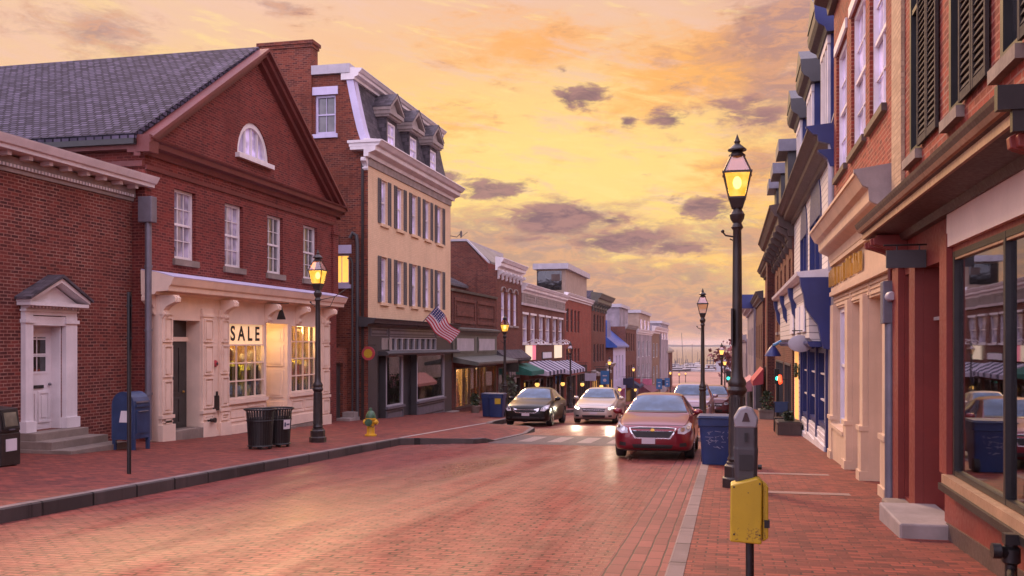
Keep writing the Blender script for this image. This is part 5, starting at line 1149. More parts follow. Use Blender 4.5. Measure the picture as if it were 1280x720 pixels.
for (a, c, zb) in ((23.95, 26.2, -.5), (26.6, 28.9, -.55), (29.3, 31.6, -.65)): m = MB(f3).box(a, c, .0, .07, -2.3, zb); panel_box(m, a + .1, c - .1, .07, zb - .55, zb - .08, .06, .02); m.box(a - .2, c + .2, 0, .14, -2.3, gz(a) + .12); m.build('bulkhead', WHITE, b)
MB(f3).box(T0, 23.55, .002, .06, -2.2, 3.2).build('stone_pier', STONE2, b)
# jettied fascia with blue scrolled ends
cornice(f3, 23.2, T1, [(0, 3.20), (.70, 3.20), (.78, 3.26), (.80, 3.34), (0, 3.42)], 'ledge', WHITE, b)
cornice(f3, 23.35, T1 - .2, [(0, 1.72), (.42, 1.72), (.50, 1.80), (.52, 2.75), (.60, 2.9), (.60, 3.19), (0, 3.19)], 'fascia', CLAP, b)
cornice(f3, 23.3, T1, [(0, 1.58), (.48, 1.58), (.54, 1.66), (.54, 1.715), (0, 1.715)], 'fascia_moulding', BLUE, b)
for a in (23.05, 27.6, 31.9, 36.0):
    pr = [(0, 1.5), (.22, 1.55), (.28, 1.8), (.34, 2.1), (.50, 2.3), (.62, 2.5), (.66, 2.8), (.72, 3.0), (.74, 3.19), (0, 3.19)]
    MB(f3).prism(pr, 'a', a - .14, a + .14).build('bracket', BLUE, b)
for (a, c) in ((24.2, 25.4), (25.8, 27.2), (28.2, 29.6)): MB(f3).box(a, c, .525, .56, 1.95, 2.62).build('fascia_sign', PAPER, b)
# eaves, mansard and dormers
cornice(f3, T0, T1, crown(6.0, 6.5, .62), 'eaves_cornice', BROWNP, b)
MB(f3).prism(crown(6.0, 6.53, .66), 'a', T0 - .14, T0 - .004).prism([(-.02, 5.6), (.14, 5.62), (.2, 5.8), (.38, 5.95), (.4, 6.0), (-.02, 6.0)], 'a', T0 - .12, T0 + .12).build('eaves_end', BLUE, b)
m = MB(f3); m.prism([(.05, 6.5), (-.75, 9.4), (-6, 9.8), (-6, 6.5)], 'a', T0 + .05, T1); m.build('mansard_roof', SLATE_D, b)
m = MB(f3); m.prism([(.12, 6.52), (-.68, 9.5), (-.95, 9.5), (-.15, 6.52)], 'a', T0 - .04, T0 + .3); m.build('mansard_trim', BLUE, b)
for k, a in enumerate((24.6, 29.0, 33.4)):
    m = MB(f3); m.box(a - .95, a + .95, -1.6, -.02, 6.55, 9.0); d = m.build('dormer', BLUE, b)
    m = MB(f3)
    for s in (-1, -.33, .33, 1): m.box(a + s * .78 - .07, a + s * .78 + .07, -.018, .05, 6.6, 8.8)
    m.box(a - .9, a + .9, -.018, .06, 8.8, 9.0); m.build('dormer_window', WHITE, d)
    m = MB(f3); m.prism([(-1.8, 9.0), (.10, 9.0), (.14, 9.12), (.28, 9.2), (.34, 9.32), (.36, 9.5), (.30, 9.62), (-1.8, 9.9)], 'a', a - 1.12, a + 1.12); m.prism([(a - 1.16, 9.62), (a + 1.16, 9.62), (a, 10.2)], 'd', -1.6, .36); m.build('dormer_roof', GREYD, d)
    MB(f3).prism([(-1.6, 9.0), (.10, 9.0), (.15, 9.12), (.29, 9.2), (.36, 9.32), (.38, 9.64), (-1.6, 9.64)], 'a', a - 1.18, a - 1.122).build('dormer_end', BLUE if k == 0 else GREYD, d)
MB(f3).tube([(T0 - .02, .10, 6.2), (T0 - .02, .10, 3.3)], .08, 10).build('downspout', GREYL, b)
MB(f3).box(32.6, 33.7, -.32, -.28, -1.5, 1.4).build('door', LAV, b)
for k in range(2):
    q = thing('wreath', 'small dark wreath on the lavender wall beside the blue shopfront, ' + ['nearer to the blue windows', 'farther from the blue windows'][k], 'wreath', (X3 - .08, 32.2 + 2.0 * k, .75)); l = q.location
    m = MB(); P = [(l.x, l.y + .2 * math.cos(t * math.pi / 6), l.z + .2 * math.sin(t * math.pi / 6)) for t in range(13)]; m.tube(P, [.05 + .015 * (t % 2) for t in range(13)], 7).build('ring', LEAF, q)
q = thing('oval_sign', 'oval mauve sign hanging over the pavement in front of the blue shopfront', 'sign', (1.75, 24.6, 1.66)); l = q.location
m = MB(); m.lathe([(.30, -.03), (.32, -.02), (.32, .02), (.30, .03)], (0, 0, 0), 24, 'y'); m.v = [(l.x + v[0] * .92, l.y + v[1], l.z + v[2] * .66) for v in m.v]; m.build('board', GREYL, q)
MB().tube([(X3, l.y, l.z + .32), (l.x - .2, l.y, l.z + .32)], .014).tube([(l.x - .15, l.y, l.z + .32), (l.x - .15, l.y, l.z + .17)], .008).tube([(l.x + .15, l.y, l.z + .32), (l.x + .15, l.y, l.z + .17)], .008).build('arm', BLACK, q)
WARMW = emit('warm_lit_glass', (1.0, .45, .12), .9)
MB(f3).box(T1 - 2.2, T1 - .4, -.02, .01, -1.0, 1.5).build('lit_window', WARMW, b)

# ------------------------------------------------------------------ farther on the right
def rq(px, X): return Yof(px, X)
X4 = 2.3; f4 = fr(X4)
q = row_house('tall narrow building with deep bracketed dark cornice beyond the blue trimmed house', f4, 36.3, 49.8, 6.2, B_BROWN, [(a, a + 1.1, z0, z1) for (z0, z1) in ((2.2, 4.9),) for a in (37.3, 40.3, 43.3, 46.3)], WHITE, PANED, -2.4, 9, (5.6, 6.75, .82, BROWNP), [(37, 41, -2, .9), (42, 48, -2.3, .9)], sill=STONE2, shopm=GREYD)
for i in range(7): scroll_bracket(f4, 36.6 + i * 2.1, .3, 6.1, .95, .55, BROWNP, q)
m = MB(f4); m.prism([(.0, 6.75), (-.5, 9.0), (-6, 9.2), (-6, 6.75)], 'a', 36.6, 49.5); m.build('mansard_roof', SLATE_D, q)
for a in (38.2, 43, 47): MB(f4).box(a - .9, a + .9, -1.5, .1, 6.8, 8.9).build('dormer', GREYD, q); MB(f4).box(a - 1.1, a + 1.1, -1.6, .45, 8.9, 9.35).build('dormer_roof', GREYM, q)
NEONB = thing('neon_sign', 'glowing red neon sign in the window beyond the blue shopfront', 'sign', (2.1, 39, .2))
m = MB(); m.tube([(2.0, 38.2, .15), (2.0, 38.6, .40), (2.0, 39, .1), (2.0, 39.4, .38), (2.0, 40.0, .2)], .05, 6).build('tube', NEON, NEONB); MB().tube([(2.28, 39, .25), (2.02, 39, .25)], .02).build('bracket', BLACK, NEONB)
q = row_house('plain red brick building with high chimney end beyond the bracketed cornice', f4, 50, 62.5, 6.0, B_RIGHT, [(a, a + 1.2, z0, z1) for (z0, z1) in ((2.0, 4.6),) for a in (51.5, 54.5, 57.5, 60)], WHITE, PANED, -3.2, 9, (5.7, 6.3, .5, BROWNP), [(51, 56, -3, .3), (57, 62, -3.2, .3)], shopm=BROWNP)
MB(f4).box(50.05, 51.6, -2, .35, -3.5, 7.2).build('chimney', B_DARK, q)
q = row_house('dark brick building with blank end wall standing beyond the red awning', fr(2.15), 62.7, 78, 4.6, B_DARK, [(a, a + 1.2, .6, 3.0) for a in (64.5, 68, 71.5, 75)], WHITE, PANED, -4.2, 9, (4.4, 5.0, .45, GREYD), [(64, 70, -4, -.8), (71, 77, -4.3, -.8)], shopm=GREYD)
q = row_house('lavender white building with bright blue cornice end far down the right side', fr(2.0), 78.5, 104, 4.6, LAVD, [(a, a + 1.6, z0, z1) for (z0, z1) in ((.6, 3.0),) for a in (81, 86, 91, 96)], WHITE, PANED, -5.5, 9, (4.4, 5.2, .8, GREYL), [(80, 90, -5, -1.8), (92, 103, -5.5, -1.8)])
MB(fr(2.0)).box(78.2, 79.4, .0, 1.0, 4.5, 5.6).build('blue_parapet', BLUE, q)
q = row_house('pale grey building with blue sign, last on the right before the harbour', fr(1.9), 105, 150, 2.2, LAVD, [(a, a + 2, -2.0, .6) for a in (108, 116, 124, 132)], WHITE, PANED, -7.5, 9, (1.9, 2.6, .7, GREYL), [(108, 125, -7.5, -3.6), (128, 148, -8, -4)])
def awning(label, x, sg, y0, y1, zt, zb, proj, mats, n=1, group=None, cat='awning'):
    """mats cycle along the width in n stripes; sg = +1 projects to +x"""
    q = thing('awning', label, cat, (x, (y0 + y1) / 2, zb), group)
    m = MB(); ix = []
    for i in range(n):
        k = i % len(mats); a, c = y0 + (y1 - y0) * i / n, y0 + (y1 - y0) * (i + 1) / n; n0 = len(m.fc)
        e = x + sg * proj; m.poly((x, a, zt), (x, c, zt), (e, c, zb + .28), (e, a, zb + .28)); m.poly((e, a, zb + .28), (e, c, zb + .28), (e, c, zb), (e, a, zb))
        for yy in ((y0,) if i == 0 else ()) + ((y1,) if i == n - 1 else ()): m.poly((x, yy, zt), (e, yy, zb + .28), (e, yy, zb), (x, yy, zb + .1))
        ix += [k] * (len(m.fc) - n0)
    o = m.build('canvas', mats, q, recalc=False); o.modifiers.new('thick', 'SOLIDIFY').thickness = .02
    for p in o.data.polygons: p.material_index = ix[p.index]
    bm = bmesh.new(); bm.from_mesh(o.data); bmesh.ops.remove_doubles(bm, verts=bm.verts, dist=1e-4); bm.to_mesh(o.data); bm.free()
    m = MB()
    for yy in (y0 + .03, y1 - .03): m.tube([(x, yy, zb + .15), (x + sg * proj, yy, zb + .1)], .02)
    m.build('frame', GREYD, q); return q
awning('plain green canvas awning next to the first striped awning', XR, 1, 61.6, 66.0, .30, -.45, 1.25, [paint('green_awning', (.012, .12, .085), .8)])
awning('navy and white striped awning next to the green awning', XR, 1, 66.6, 75.0, .36, -.62, 1.35, [STRW, STRD], 11, 'striped awnings')
awning('navy and white striped awning behind the unlit lamp, second from the green awning', XR, 1, 76.0, 85.0, .22, -.80, 1.35, [STRW, STRD], 11, 'striped awnings')
awning('dark red canvas awning over the right pavement', 2.1, -1, 60, 66, .15, -.9, .62, [REDC])
for k, (ya, lab, pk) in enumerate(((67.2, 'lit white and pink sign board above the first striped awning', True), (78.5, 'lit white sign board above the second striped awning', False))):
    q = thing('sign_board', lab, 'sign', (XR + .08, ya, .9)); LS = MT.get('lit_sign') or emit('lit_sign', (.95, .78, .55), .5)
    MB(fR).box(ya - 1.9, ya + (.2 if pk else 1.4), .05, .12, .5, 1.55).build('board', LS, q)
    if pk: MB(fR).box(ya + .22, ya + 1.5, .05, .12, .5, 1.55).build('pink_panel', MT.get('lit_pink') or emit('lit_pink', (.85, .22, .30), .5), q)
    for j in range(3):
        y = ya - 1.4 + j * 1.3; MB(fR).tube([(y, .02, 1.75), (y, .5, 2.0), (y, .85, 1.8)], .03, 6).lathe([(.12, -.12), (.05, .02), (.02, .06)], (y, .85, 1.75), 8).build('lamp_arm', WHITE, q)
q = thing('sign_board', 'plain white sign board between the two lit boards above the awnings', 'sign', (XR + .08, 73, .9)); MB(fR).box(71.6, 75.2, .05, .10, .55, 1.0).build('board', PAPER, q); MB(fR).box(71.5, 75.3, .03, .07, .5, 1.05).build('frame', GREYD, q)

awning('dark maroon canvas awning far down the left side beneath the white painted building', fl(XR)(0, 0, 0)[0], 1, 152, 166, -4.6, -6.4, 2.2, [paint('maroon_canvas', (.16, .04, .06), .8)])
awning('dark grey canvas awning far down the left side beside the blue roofed house', XR, 1, 134, 141, -3.2, -4.6, 1.8, [STRD])
awning('pale pink canvas awning on the lavender white building far down the right side', 2.0, -1, 82, 92, -1.2, -2.4, 1.3, [paint('pink_canvas', (.50, .22, .24), .8)])

w = MB(fq)
for (c0, c1) in ((8.72 + .031, W1 - .081), (6.7 + .031, 8.72 - .031)):
    w.box(c0, c1, -.028, .007, WT - .085, WT - .062)
w.build('glazing_bead', TANF, [o for o in bpy.data.objects if o.get('label', '').startswith('red brick building with dark louvred')][0])

PS = [(58.5, .2, BLACK, 'small black hanging sign on the ornate cornice building'), (87, -.6, BROWNP, 'brown hanging sign on the bright red building'), (93, -1.6, STRW, 'white hanging sign on the bright red building'), (101, -1.3, BROWNP, 'carved brown hanging sign on the dark cornice building'),
      (128, -3.4, STRD, 'dark hanging sign on the white painted house'), (138, -3.8, REDC, 'red hanging sign on the tan brown building'), (158, -4.6, PINK, 'pink hanging sign on the white painted building'), (190, -6, STRD, 'dark hanging sign on the grey brown building')]
for y, z, mt_, lab in PS:
    q = thing('hanging_sign', lab, 'sign', (XR + .6, y, z)); k = 1 + (y - 58) / 140
    MB().box(XR + .15, XR + .15 + .9 * k, y - .03, y + .03, z - .3 * k, z + .3 * k).build('board', mt_, q); MB().tube([(XR - .02, y, z + .42 * k), (XR + .15 + .95 * k, y, z + .42 * k)], .03).tube([(XR + .3, y, z + .42 * k), (XR + .3, y, z + .29 * k)], .015).tube([(XR + .9 * k, y, z + .42 * k), (XR + .9 * k, y, z + .29 * k)], .015).build('arm', BLACK, q)
for y, z, lab in ((68, -1.3, 'glowing wall lamp under the first striped awning'), (79, -1.7, 'glowing wall lamp under the second striped awning'), (90, -2.2, 'glowing wall lamp on the bright red building'), (104, -3.0, 'glowing wall lamp on the dark cornice building'), (122, -4.2, 'glowing wall lamp on the white painted house'), (143, -5.2, 'glowing wall lamp on the tan brown building'), (170, -6.2, 'glowing wall lamp on the white painted building')):
    q = thing('wall_lamp', lab, 'lamp', (XR + .3, y, z), 'wall lamps along the shops'); r = .12 + y * .0008
    MB().ball((XR + .35, y, z), r).build('bulb', LGLOWF, q); MB().lathe([(r * 1.3, r * .7), (r * .9, r * 1.4), (.03, r * 1.6)], (XR + .35, y, z), 8).tube([(XR, y, z + r * 1.8), (XR + .35, y, z + r * 1.6)], .03).build('hood', BLACK, q)
# ------------------------------------------------------------------ street lamps
LH = 4.82
def make_lamp(lit, label, loc, glow=None, arm=True):
    q = thing('street_lamp', label, 'street lamp', (0, 0, 0), 'street lamps')
    iron = IRONB
    m = MB().lathe([(.22, -.15), (.22, .13), (.19, .15), (.19, .30), (.155, .33), (.155, .36)], n=8, ph=R(22.5)); m.smooth = False; m.build('base', iron, q, bevel=.008)
    m = MB().lathe([(.12, .36), (.135, .40), (.115, .45), (.11, .98), (.10, 1.30), (.125, 1.33), (.14, 1.37), (.115, 1.42), (.13, 1.46), (.12, 1.50), (.085, 1.56), (.075, 1.7), (.062, 3.3), (.058, 3.62), (.085, 3.66), (.06, 3.72), (.095, 3.78), (.105, 3.84), (.07, 3.90), (.06, 3.93)], n=16)
    m.build('post', iron, q)
    m = MB()
    for k in range(10):
        a = 2 * math.pi * k / 10; m.tube([(.112 * math.cos(a), .112 * math.sin(a), .47), (.102 * math.cos(a), .102 * math.sin(a), 1.27)], .012, 5)
    m.build('fluting', iron, q)
    if arm:
        m = MB().tube([(0, 0, 3.52), (-.16, 0, 3.55), (-.19, 0, 3.59)], .013, 6).tube([(0, 0, 3.45), (-.10, 0, 3.50)], .01, 6).ball((-.20, 0, 3.61), .025); m.build('ladder_bar', iron, q)
    m = MB().taper((.075, .075), (.115, .115), 3.93, 4.06); m.box(-.12, .12, -.12, .12, 4.06, 4.085); m.build('lantern_foot', iron, q)
    # four sided lantern: narrow foot, wide shoulder, steep glazed roof
    z0, z1, b0, b1 = 4.085, 4.42, .112, .185
    m = MB().taper((b0 - .012, b0 - .012), (b1 - .012, b1 - .012), z0 + .005, z1 - .005); m.build('lantern_glass', glow or (LGLOW if lit else LCLEAR), q)
    m = MB()
    for s in (-1, 1):
        for t in (-1, 1): m.tube([(s * b0, t * b0, z0), (s * b1, t * b1, z1)], .012, 5); m.tube([(s * b1, t * b1, z1), (s * .085, t * .085, 4.66)], .011, 5)
    for s in (-1, 1): m.box(-b1 - .02, b1 + .02, s * b1 - .014, s * b1 + .014, z1 - .015, z1 + .015); m.box(s * b1 - .014, s * b1 + .014, -b1 + .015, b1 - .015, z1 - .0145, z1 + .0145)
    m.build('lantern_frame', iron, q)
    MB().taper((b1 - .014, b1 - .014), (.076, .076), z1 + .016, 4.655).build('lantern_roof', LROOF, q)
    m = MB().lathe([(.11, 4.65), (.115, 4.66), (.115, 4.68), (.07, 4.72), (.13, 4.74), (.13, 4.76), (.07, 4.81), (.035, 4.84), (.045, 4.87), (.03, 4.90), (.012, 4.95), (.004, 4.97)], n=12); m.build('finial', iron, q)
    if lit: MB().ball((0, 0, 4.29), .06, (1, 1, 1.5)).build('bulb', BULB, q)
    q.location = loc; q['label'] = label; return q
l1 = make_lamp(True, 'tall black lit lamp in the foreground behind the parking meter', (.14, 15.3, gz(15.3)))
plight((.14, 15.3, gz(15.3) + 4.25), 200, (1, .6, .2), .12, par=l1); l1.scale = (1.11, 1.11, 1.11)
q = thing('parking_sign', 'narrow brown sign plate seen edge on, strapped to the foreground lamp post', 'sign', (.06, 15.3, gz(15.3) + 2.24)); l = q.location
MB().box(.045, .074, l.y - .2, l.y + .2, l.z - .02, l.z + .55).build('plate', IRONB, q)
l2 = make_lamp(True, 'lit black lamp in front of the cream shopfront behind the bins', (-10.3, 22.8, gz(22.8)))
plight((-10.3, 22.8, gz(22.8) + 4.25), 560, (1, .6, .2), .12, par=l2)
m = MB().tube([(-10.3, 22.8, gz(22.8) + 3.65), (-9.9, 22.95, gz(22.8) + 3.75), (-9.62, 23.05, gz(22.8) + 3.95)], .012, 6).tube([(-10.3, 22.8, gz(22.8) + 3.45), (-10.0, 22.9, gz(22.8) + 3.5), (-9.9, 22.95, gz(22.8) + 3.75)], .01, 6); m.build('banner_arm', BLACK, l2)
l3 = make_lamp(False, 'unlit black lamp between the parked red car and the mauve car', (-.88, 34.6, gz(34.6)))
LSPEC = [(631, 46.3, True, 'lit black lamp beside the blue recycling bins and black car'), (713, 70, False, 'unlit black lamp in front of the second striped awning'),
         (762, 96, True, 'glowing lamp in front of the dark cornice building'), (792, 124, True, 'glowing lamp in front of the tan brown brick building'), (838, 150, True, 'glowing lamp first of the cluster beyond the mauve car roof'),
         (849, 176, True, 'glowing lamp second of the cluster beyond the mauve car roof'), (857, 200, True, 'glowing lamp third of the cluster beyond the mauve car roof')]
for px, Y, lit, lab in LSPEC:
    x = Xof(px, Y)
    clone(l2 if lit else l3, (x, Y, gz(Y)), lab) if False else None
    src = make_lamp(lit, lab, (x, Y, gz(Y)), LGLOWF if Y > 80 else None, arm=Y < 80)
    if lit and Y < 130: plight((x, Y, gz(Y) + 4.3), 140, (1, .55, .18), .12, par=src)
for px, Y, lab in ((902, 72, 'glowing lamp on the right side just left of the foreground lamp post, nearer one'), (906, 95, 'glowing lamp on the right side just left of the foreground lamp post, farther one')):
    make_lamp(True, lab, (Xof(px, Y), Y, gz(Y)), LGLOWF, arm=False)
# ------------------------------------------------------------------ left pavement
def mailbox():
    x, y = -13.2, 18.85; z = gz(y); q = thing('mailbox', 'blue collection mailbox with a pale notice beside the stone steps', 'mailbox', (x, y, z))
    f = ff(y); pr = [(x - .28, z + .24), (x + .28, z + .24), (x + .28, z + 1.0)] + [(x + .28 * math.cos(math.pi * k / 10), z + 1.0 + .30 * math.sin(math.pi * k / 10)) for k in range(1, 10)] + [(x - .28, z + 1.0)]
    MB(f).prism(pr, 'd', -.60, 0).build('body', POSTB, q, bevel=.012)
    for (dx, dy) in ((-.24, .0), (.24, 0), (-.24, .54), (.24, .54)):
        MB().box(x + dx - .04, x + dx + .04, y + dy, y + dy + .06, z - .1, z + .26).build('leg', POSTB, q)
    m = MB(); m.box(x + .28, x + .31, y + .05, y + .55, z + .96, z + 1.02); m.box(x + .28, x + .295, y + .06, y + .54, z + .36, z + .9); m.build('door', POSTB, q)
    MB().box(x + .19, x + .30, y + .08, y + .52, z + 1.05, z + 1.09).tube([(x + .31, y + .12, z + .86), (x + .33, y + .3, z + .86), (x + .31, y + .48, z + .86)], .012).build('handle', GREYM, q)
    MB(f).prism([(x - .10, z + .62), (x + .17, z + .62), (x + .17, z + .88), (x - .05, z + .88)], 'd', .002, .006).build('notice', PAPER, q)
    m = MB(f)
    for (a0, z0), (a1, z1) in zip(pr, pr[1:] + pr[:1]): m.tube([(a0, .0, z0), (a1, .0, z1)], .012, 6)
    m.build('rim', POSTB, q)
mailbox()
def news_box(x, y, label, sticker):
    z = gz(y); q = thing('newspaper_box', label, 'newspaper box', (x, y, z), 'newspaper boxes'); f = fl(x)
    m = MB(f).box(y - .24, y + .24, -.42, 0, z + .02, z + .60); m.box(y - .24, y + .24, -.42, -.02, z + .60, z + .64); m.prism([(-.42, z + .64), (0, z + .64), (-.06, z + 1.05), (-.42, z + 1.08)], 'a', y - .24, y + .24); m.build('case', IRONB, q, bevel=.012)
    m = MB(f).prism([(.0, z + .68), (.022, z + .69), (-.038, z + 1.02), (-.06, z + 1.02)], 'a', y - .2, y + .2); d = m.build('door', BLACK, q)
    MB(f).prism([(.016, z + .73), (.026, z + .73), (-.024, z + .98), (-.034, z + .98)], 'a', y - .15, y + .15).build('window', dglass('news_glass' + str(y), (.10, .09, .06), .2), d); MB(f).box(y - .06, y + .06, .005, .04, z + .66, z + .68).build('handle', GREYM, d)
    if sticker: MB(f).box(y - .13, y + .14, .002, .008, z + .28, z + .50).build('sticker', PAPER, q)
    m = MB(f)
    for a in (-.18, .18): m.box(y + a - .03, y + a + .03, -.36, -.06, z - .05, z + .03)
    m.build('foot', BLACK, q)
news_box(-12.70, 14.85, 'dark newspaper box with a white sticker beside the stone steps', True); news_box(-12.78, 14.22, 'dark newspaper box cut by the photo edge, left of the one with a white sticker', False)
q = thing('sign_post', 'thin black sign post with a narrow sign plate at the kerb near the mailbox', 'sign', (-9.90, 14.3, gz(14.3))); l = q.location
MB().tube([(l.x, l.y, l.z - .1), (l.x, l.y, l.z + 3.08)], .036, 10).build('pole', BLACK, q); MB(lambda a, d, z_: (l.x + .05 + a * .82 - d * .57, l.y + a * .57 * -1.0 + d * .82, z_)).box(-.008, .008, -.23, .23, l.z + 2.1, l.z + 3.02).build('plate', BLACK, q); MB().tube([(l.x - .05, l.y, l.z + 2.3), (l.x + .06, l.y, l.z + 2.3)], .015).tube([(l.x - .05, l.y, l.z + 2.85), (l.x + .06, l.y, l.z + 2.85)], .015).build('bracket', GREYD, q)
def slat_bin(x, y, label, sticker=False):
    z = gz(y); q = thing('litter_bin', label, 'litter bin', (x, y, z), 'slatted litter bins'); n = 30; m = MB()
    for k in range(n):
        a = 2 * math.pi * k / n; c, s = math.cos(a), math.sin(a); w = .016
        P = [(r * c - t * s * w, r * s + t * c * w, h) for (r, h) in ((.265, .06), (.305, .70), (.315, .86), (.355, .92)) for t in (-1, 1)]
        P = [(x + p[0], y + p[1], z + p[2]) for p in P]
        for j in range(3): m.poly(P[2 * j], P[2 * j + 1], P[2 * j + 3], P[2 * j + 2])
    o = m.build('slats', BLACK, q, recalc=False); o.modifiers.new('thick', 'SOLIDIFY').thickness = .008
    m = MB()
    for (r, h, t) in ((.275, .08, .02), (.305, .66, .014), (.355, .92, .022)): m.tube([(x + r * math.cos(2 * math.pi * k / 24), y + r * math.sin(2 * math.pi * k / 24), z + h) for k in range(25)], t, 6)
    m.build('hoop', BLACK, q); MB().lathe([(.24, .07), (.275, .72), (.26, .72), (.22, .1)], (x, y, z), 20).build('liner', DOORB, q)
    m = MB()
    for k in range(4): a = 1.57 * k + .6; m.box(x + .22 * math.cos(a) - .03, x + .22 * math.cos(a) + .03, y + .22 * math.sin(a) - .03, y + .22 * math.sin(a) + .03, z - .02, z + .07)
    m.build('foot', BLACK, q)
    if sticker:
        a0 = R(-42); m = MB()
        for j in range(5):
            a, c = a0 + j * .12, a0 + (j + 1) * .12; r = .316; m.poly((x + r * math.cos(a), y + r * math.sin(a), z + .44), (x + r * math.cos(c), y + r * math.sin(c), z + .44), (x + r * math.cos(c) * 1.04, y + r * math.sin(c) * 1.04, z + .66), (x + r * math.cos(a) * 1.04, y + r * math.sin(a) * 1.04, z + .66))
        s = m.build('sticker', PAPER, q); m = MB()
        for j, (c0, c1, h0, h1) in enumerate(((.06, .17, .50, .60), (.22, .34, .53, .57), (.37, .50, .53, .57))):
            a, c = a0 + c0, a0 + c1; r = .322; m.poly(*[(x + r * k * math.cos(t), y + r * k * math.sin(t), z + h) for (t, h, k) in ((a, h0, 1.015), (c, h0, 1.015), (c, h1, 1.03), (a, h1, 1.03))])
        m.build('print', POSTB, q)
slat_bin(-10.56, 20.2, 'black slatted litter bin without a sticker in front of the cream shopfront'); slat_bin(-10.50, 21.0, 'black slatted litter bin with a white sticker, next to the lamp', True)
q = thing('fire_hydrant', 'yellow fire hydrant with a green bonnet on the brick pavement', 'hydrant', (-10.02, 25.8, gz(25.8))); l = q.location
MB().lathe([(.17, -.05), (.17, .05), (.125, .06), (.115, .10), (.11, .46), (.15, .47), (.15, .52)], tuple(l), 16).build('barrel', HYDY, q); MB().lathe([(.15, .52), (.15, .55), (.135, .62), (.09, .70), (.045, .73), (.04, .80), (.02, .81)], tuple(l), 16).build('bonnet', HYDG, q)
for (ax, s, nm) in (('y', -1, 'front'), ('x', 1, 'r'), ('x', -1, 'l')):
    r = .085 if ax == 'y' else .06; d = .2
    MB().lathe([(r, .08 * s), (r, d * .8 * s), (r * 1.25, d * .82 * s), (r * 1.25, d * s), (r * .4, d * 1.02 * s), (r * .35, d * 1.18 * s)], (l.x, l.y, l.z + .40), 12, ax).build('nozzle_cap', HYDY if nm != 'front' else HYDG, q)
m = MB().tube([(l.x + .18, l.y, l.z + .36), (l.x + .12, l.y - .12, l.z + .26), (l.x, l.y - .2, l.z + .32)], .01, 5); m.build('chain', GREYD, q)
def wheelie(x, y, z, label, grp, sx=1.0, yellow=False, grime=False):
    q = thing('wheelie_bin', label, 'recycling bin', (x, y, z), grp); m = MB(); w, d, h = .31 * sx, .36, 1.0; i0 = 0
    b0, b1 = (w * .84, d * .80), (w, d); rs = []
    prof = [(b0, .02), ((w * .97, d * .97), h - .16), ((w * 1.04, d * 1.04), h - .15), ((w * 1.05, d * 1.05), h)]
    def rr(s, zz, n=3, r=.06):
        P = []
        for (cx, cy, a) in ((1, -1, -90), (1, 1, 0), (-1, 1, 90), (-1, -1, 180)):
            for k in range(n + 1): t = R(a + 90 * k / n); P.append((x + cx * (s[0] - r) + r * math.cos(t), y + cy * (s[1] - r) + r * math.sin(t), z + zz))
        return P
    R_ = [rr(s, zz) for s, zz in prof]; n = len(R_[0]); m.v = [p for r in R_ for p in r]
    for j in range(len(R_) - 1):
        for k in range(n): q2 = (k + 1) % n; m.fc.append((j * n + k, j * n + q2, (j + 1) * n + q2, (j + 1) * n + k))
    m.fc += [tuple(range(n))[::-1], tuple(range((len(R_) - 1) * n, len(R_) * n))]; m.smooth = True; m.build('body', BINB, q)
    m = MB(); m.box(x - w * 1.10, x + w * 1.10, y - d * 1.12, y + d * 1.08, z + h + .004, z + h + .03); m.box(x - w * 1.02, x + w * 1.02, y - d * 1.02, y + d * .98, z + h + .03, z + h + .055); m.build('lid', BINB, q, bevel=.015)
    MB().tube([(x - w * .9, y + d * 1.25, z + h - .02), (x + w * .9, y + d * 1.25, z + h - .02)], .018).build('handle', BINB, q)
    return q, w, d, h
bx, by = -.19, 19.5
q, w, d, h = wheelie(bx, by, gz(by), 'dark blue wheeled bin with white scuffs standing at the kerb beside the red car', 'blue recycling bins', 1.20)
MB().lathe([(.15, -.045), (.15, .045)], (bx + w * .80, by - d * .72, gz(by) + .15), 18, 'x').build('wheel', TYRE, q); MB().lathe([(.15, -.045), (.15, .045)], (bx - w * .80, by + d * .85, gz(by) + .15), 18, 'x').build('wheel', TYRE, q)
rs = random.Random(12); m = MB(); yf = by - d * 1.0 + .0
for k in range(26):
    a = bx + rs.uniform(-.2, .2); zz = gz(by) + rs.uniform(.38, .74); L = rs.uniform(.02, .09); an = rs.uniform(0, 3.1); yy = lambda z_: by - (d * .80 + (d * .97 - d * .80) * (z_ - gz(by)) / (h - .16)) - .004
    P = [(a + L * t * math.cos(an) + .012 * math.sin(t * 5 + k), zz + L * t * math.sin(an)) for t in (-1, -.4, .2, .8)]
    for (p, p2) in zip(P, P[1:]): m.poly((p[0], yy(p[1]), p[1]), (p2[0], yy(p2[1]), p2[1]), (p2[0] + .004, yy(p2[1] + .009), p2[1] + .009), (p[0] + .004, yy(p[1] + .009), p[1] + .009))
m.build('scuff_marks', paint('pale_scuffs', (.30, .30, .38), .7), q, recalc=False); q.scale = (1, 1, .93)
for k, (px, Y) in enumerate(((611.5, 41.2), (621.5, 40.6))):
    x = Xof(px, Y)
    q, w, d, h = wheelie(x, Y, gz(Y), ['dark blue recycling bin standing behind the one with the yellow notice', 'blue recycling bin with a yellow notice beside the black car'][k], 'blue recycling bins', 1.05 if k else .9)
    if k: MB().box(x - .02, x + .24, Y - d * .99 - .012, Y - d * .99 - .004, gz(Y) + .60, gz(Y) + .86).build('notice', YELP, q)
    for s in (-1, 1): MB().lathe([(.13, -.04), (.13, .04)], (x + s * w * .8, Y + d * .8, gz(Y) + .13), 14, 'x').build('wheel', TYRE, q)
leafy('potted_plant', 'potted plant with pale flowers by the yellow shop window', Xof(594, 46), 46, gz(46) + .35, .28, .6, LEAF, seed=8, pot=.25)
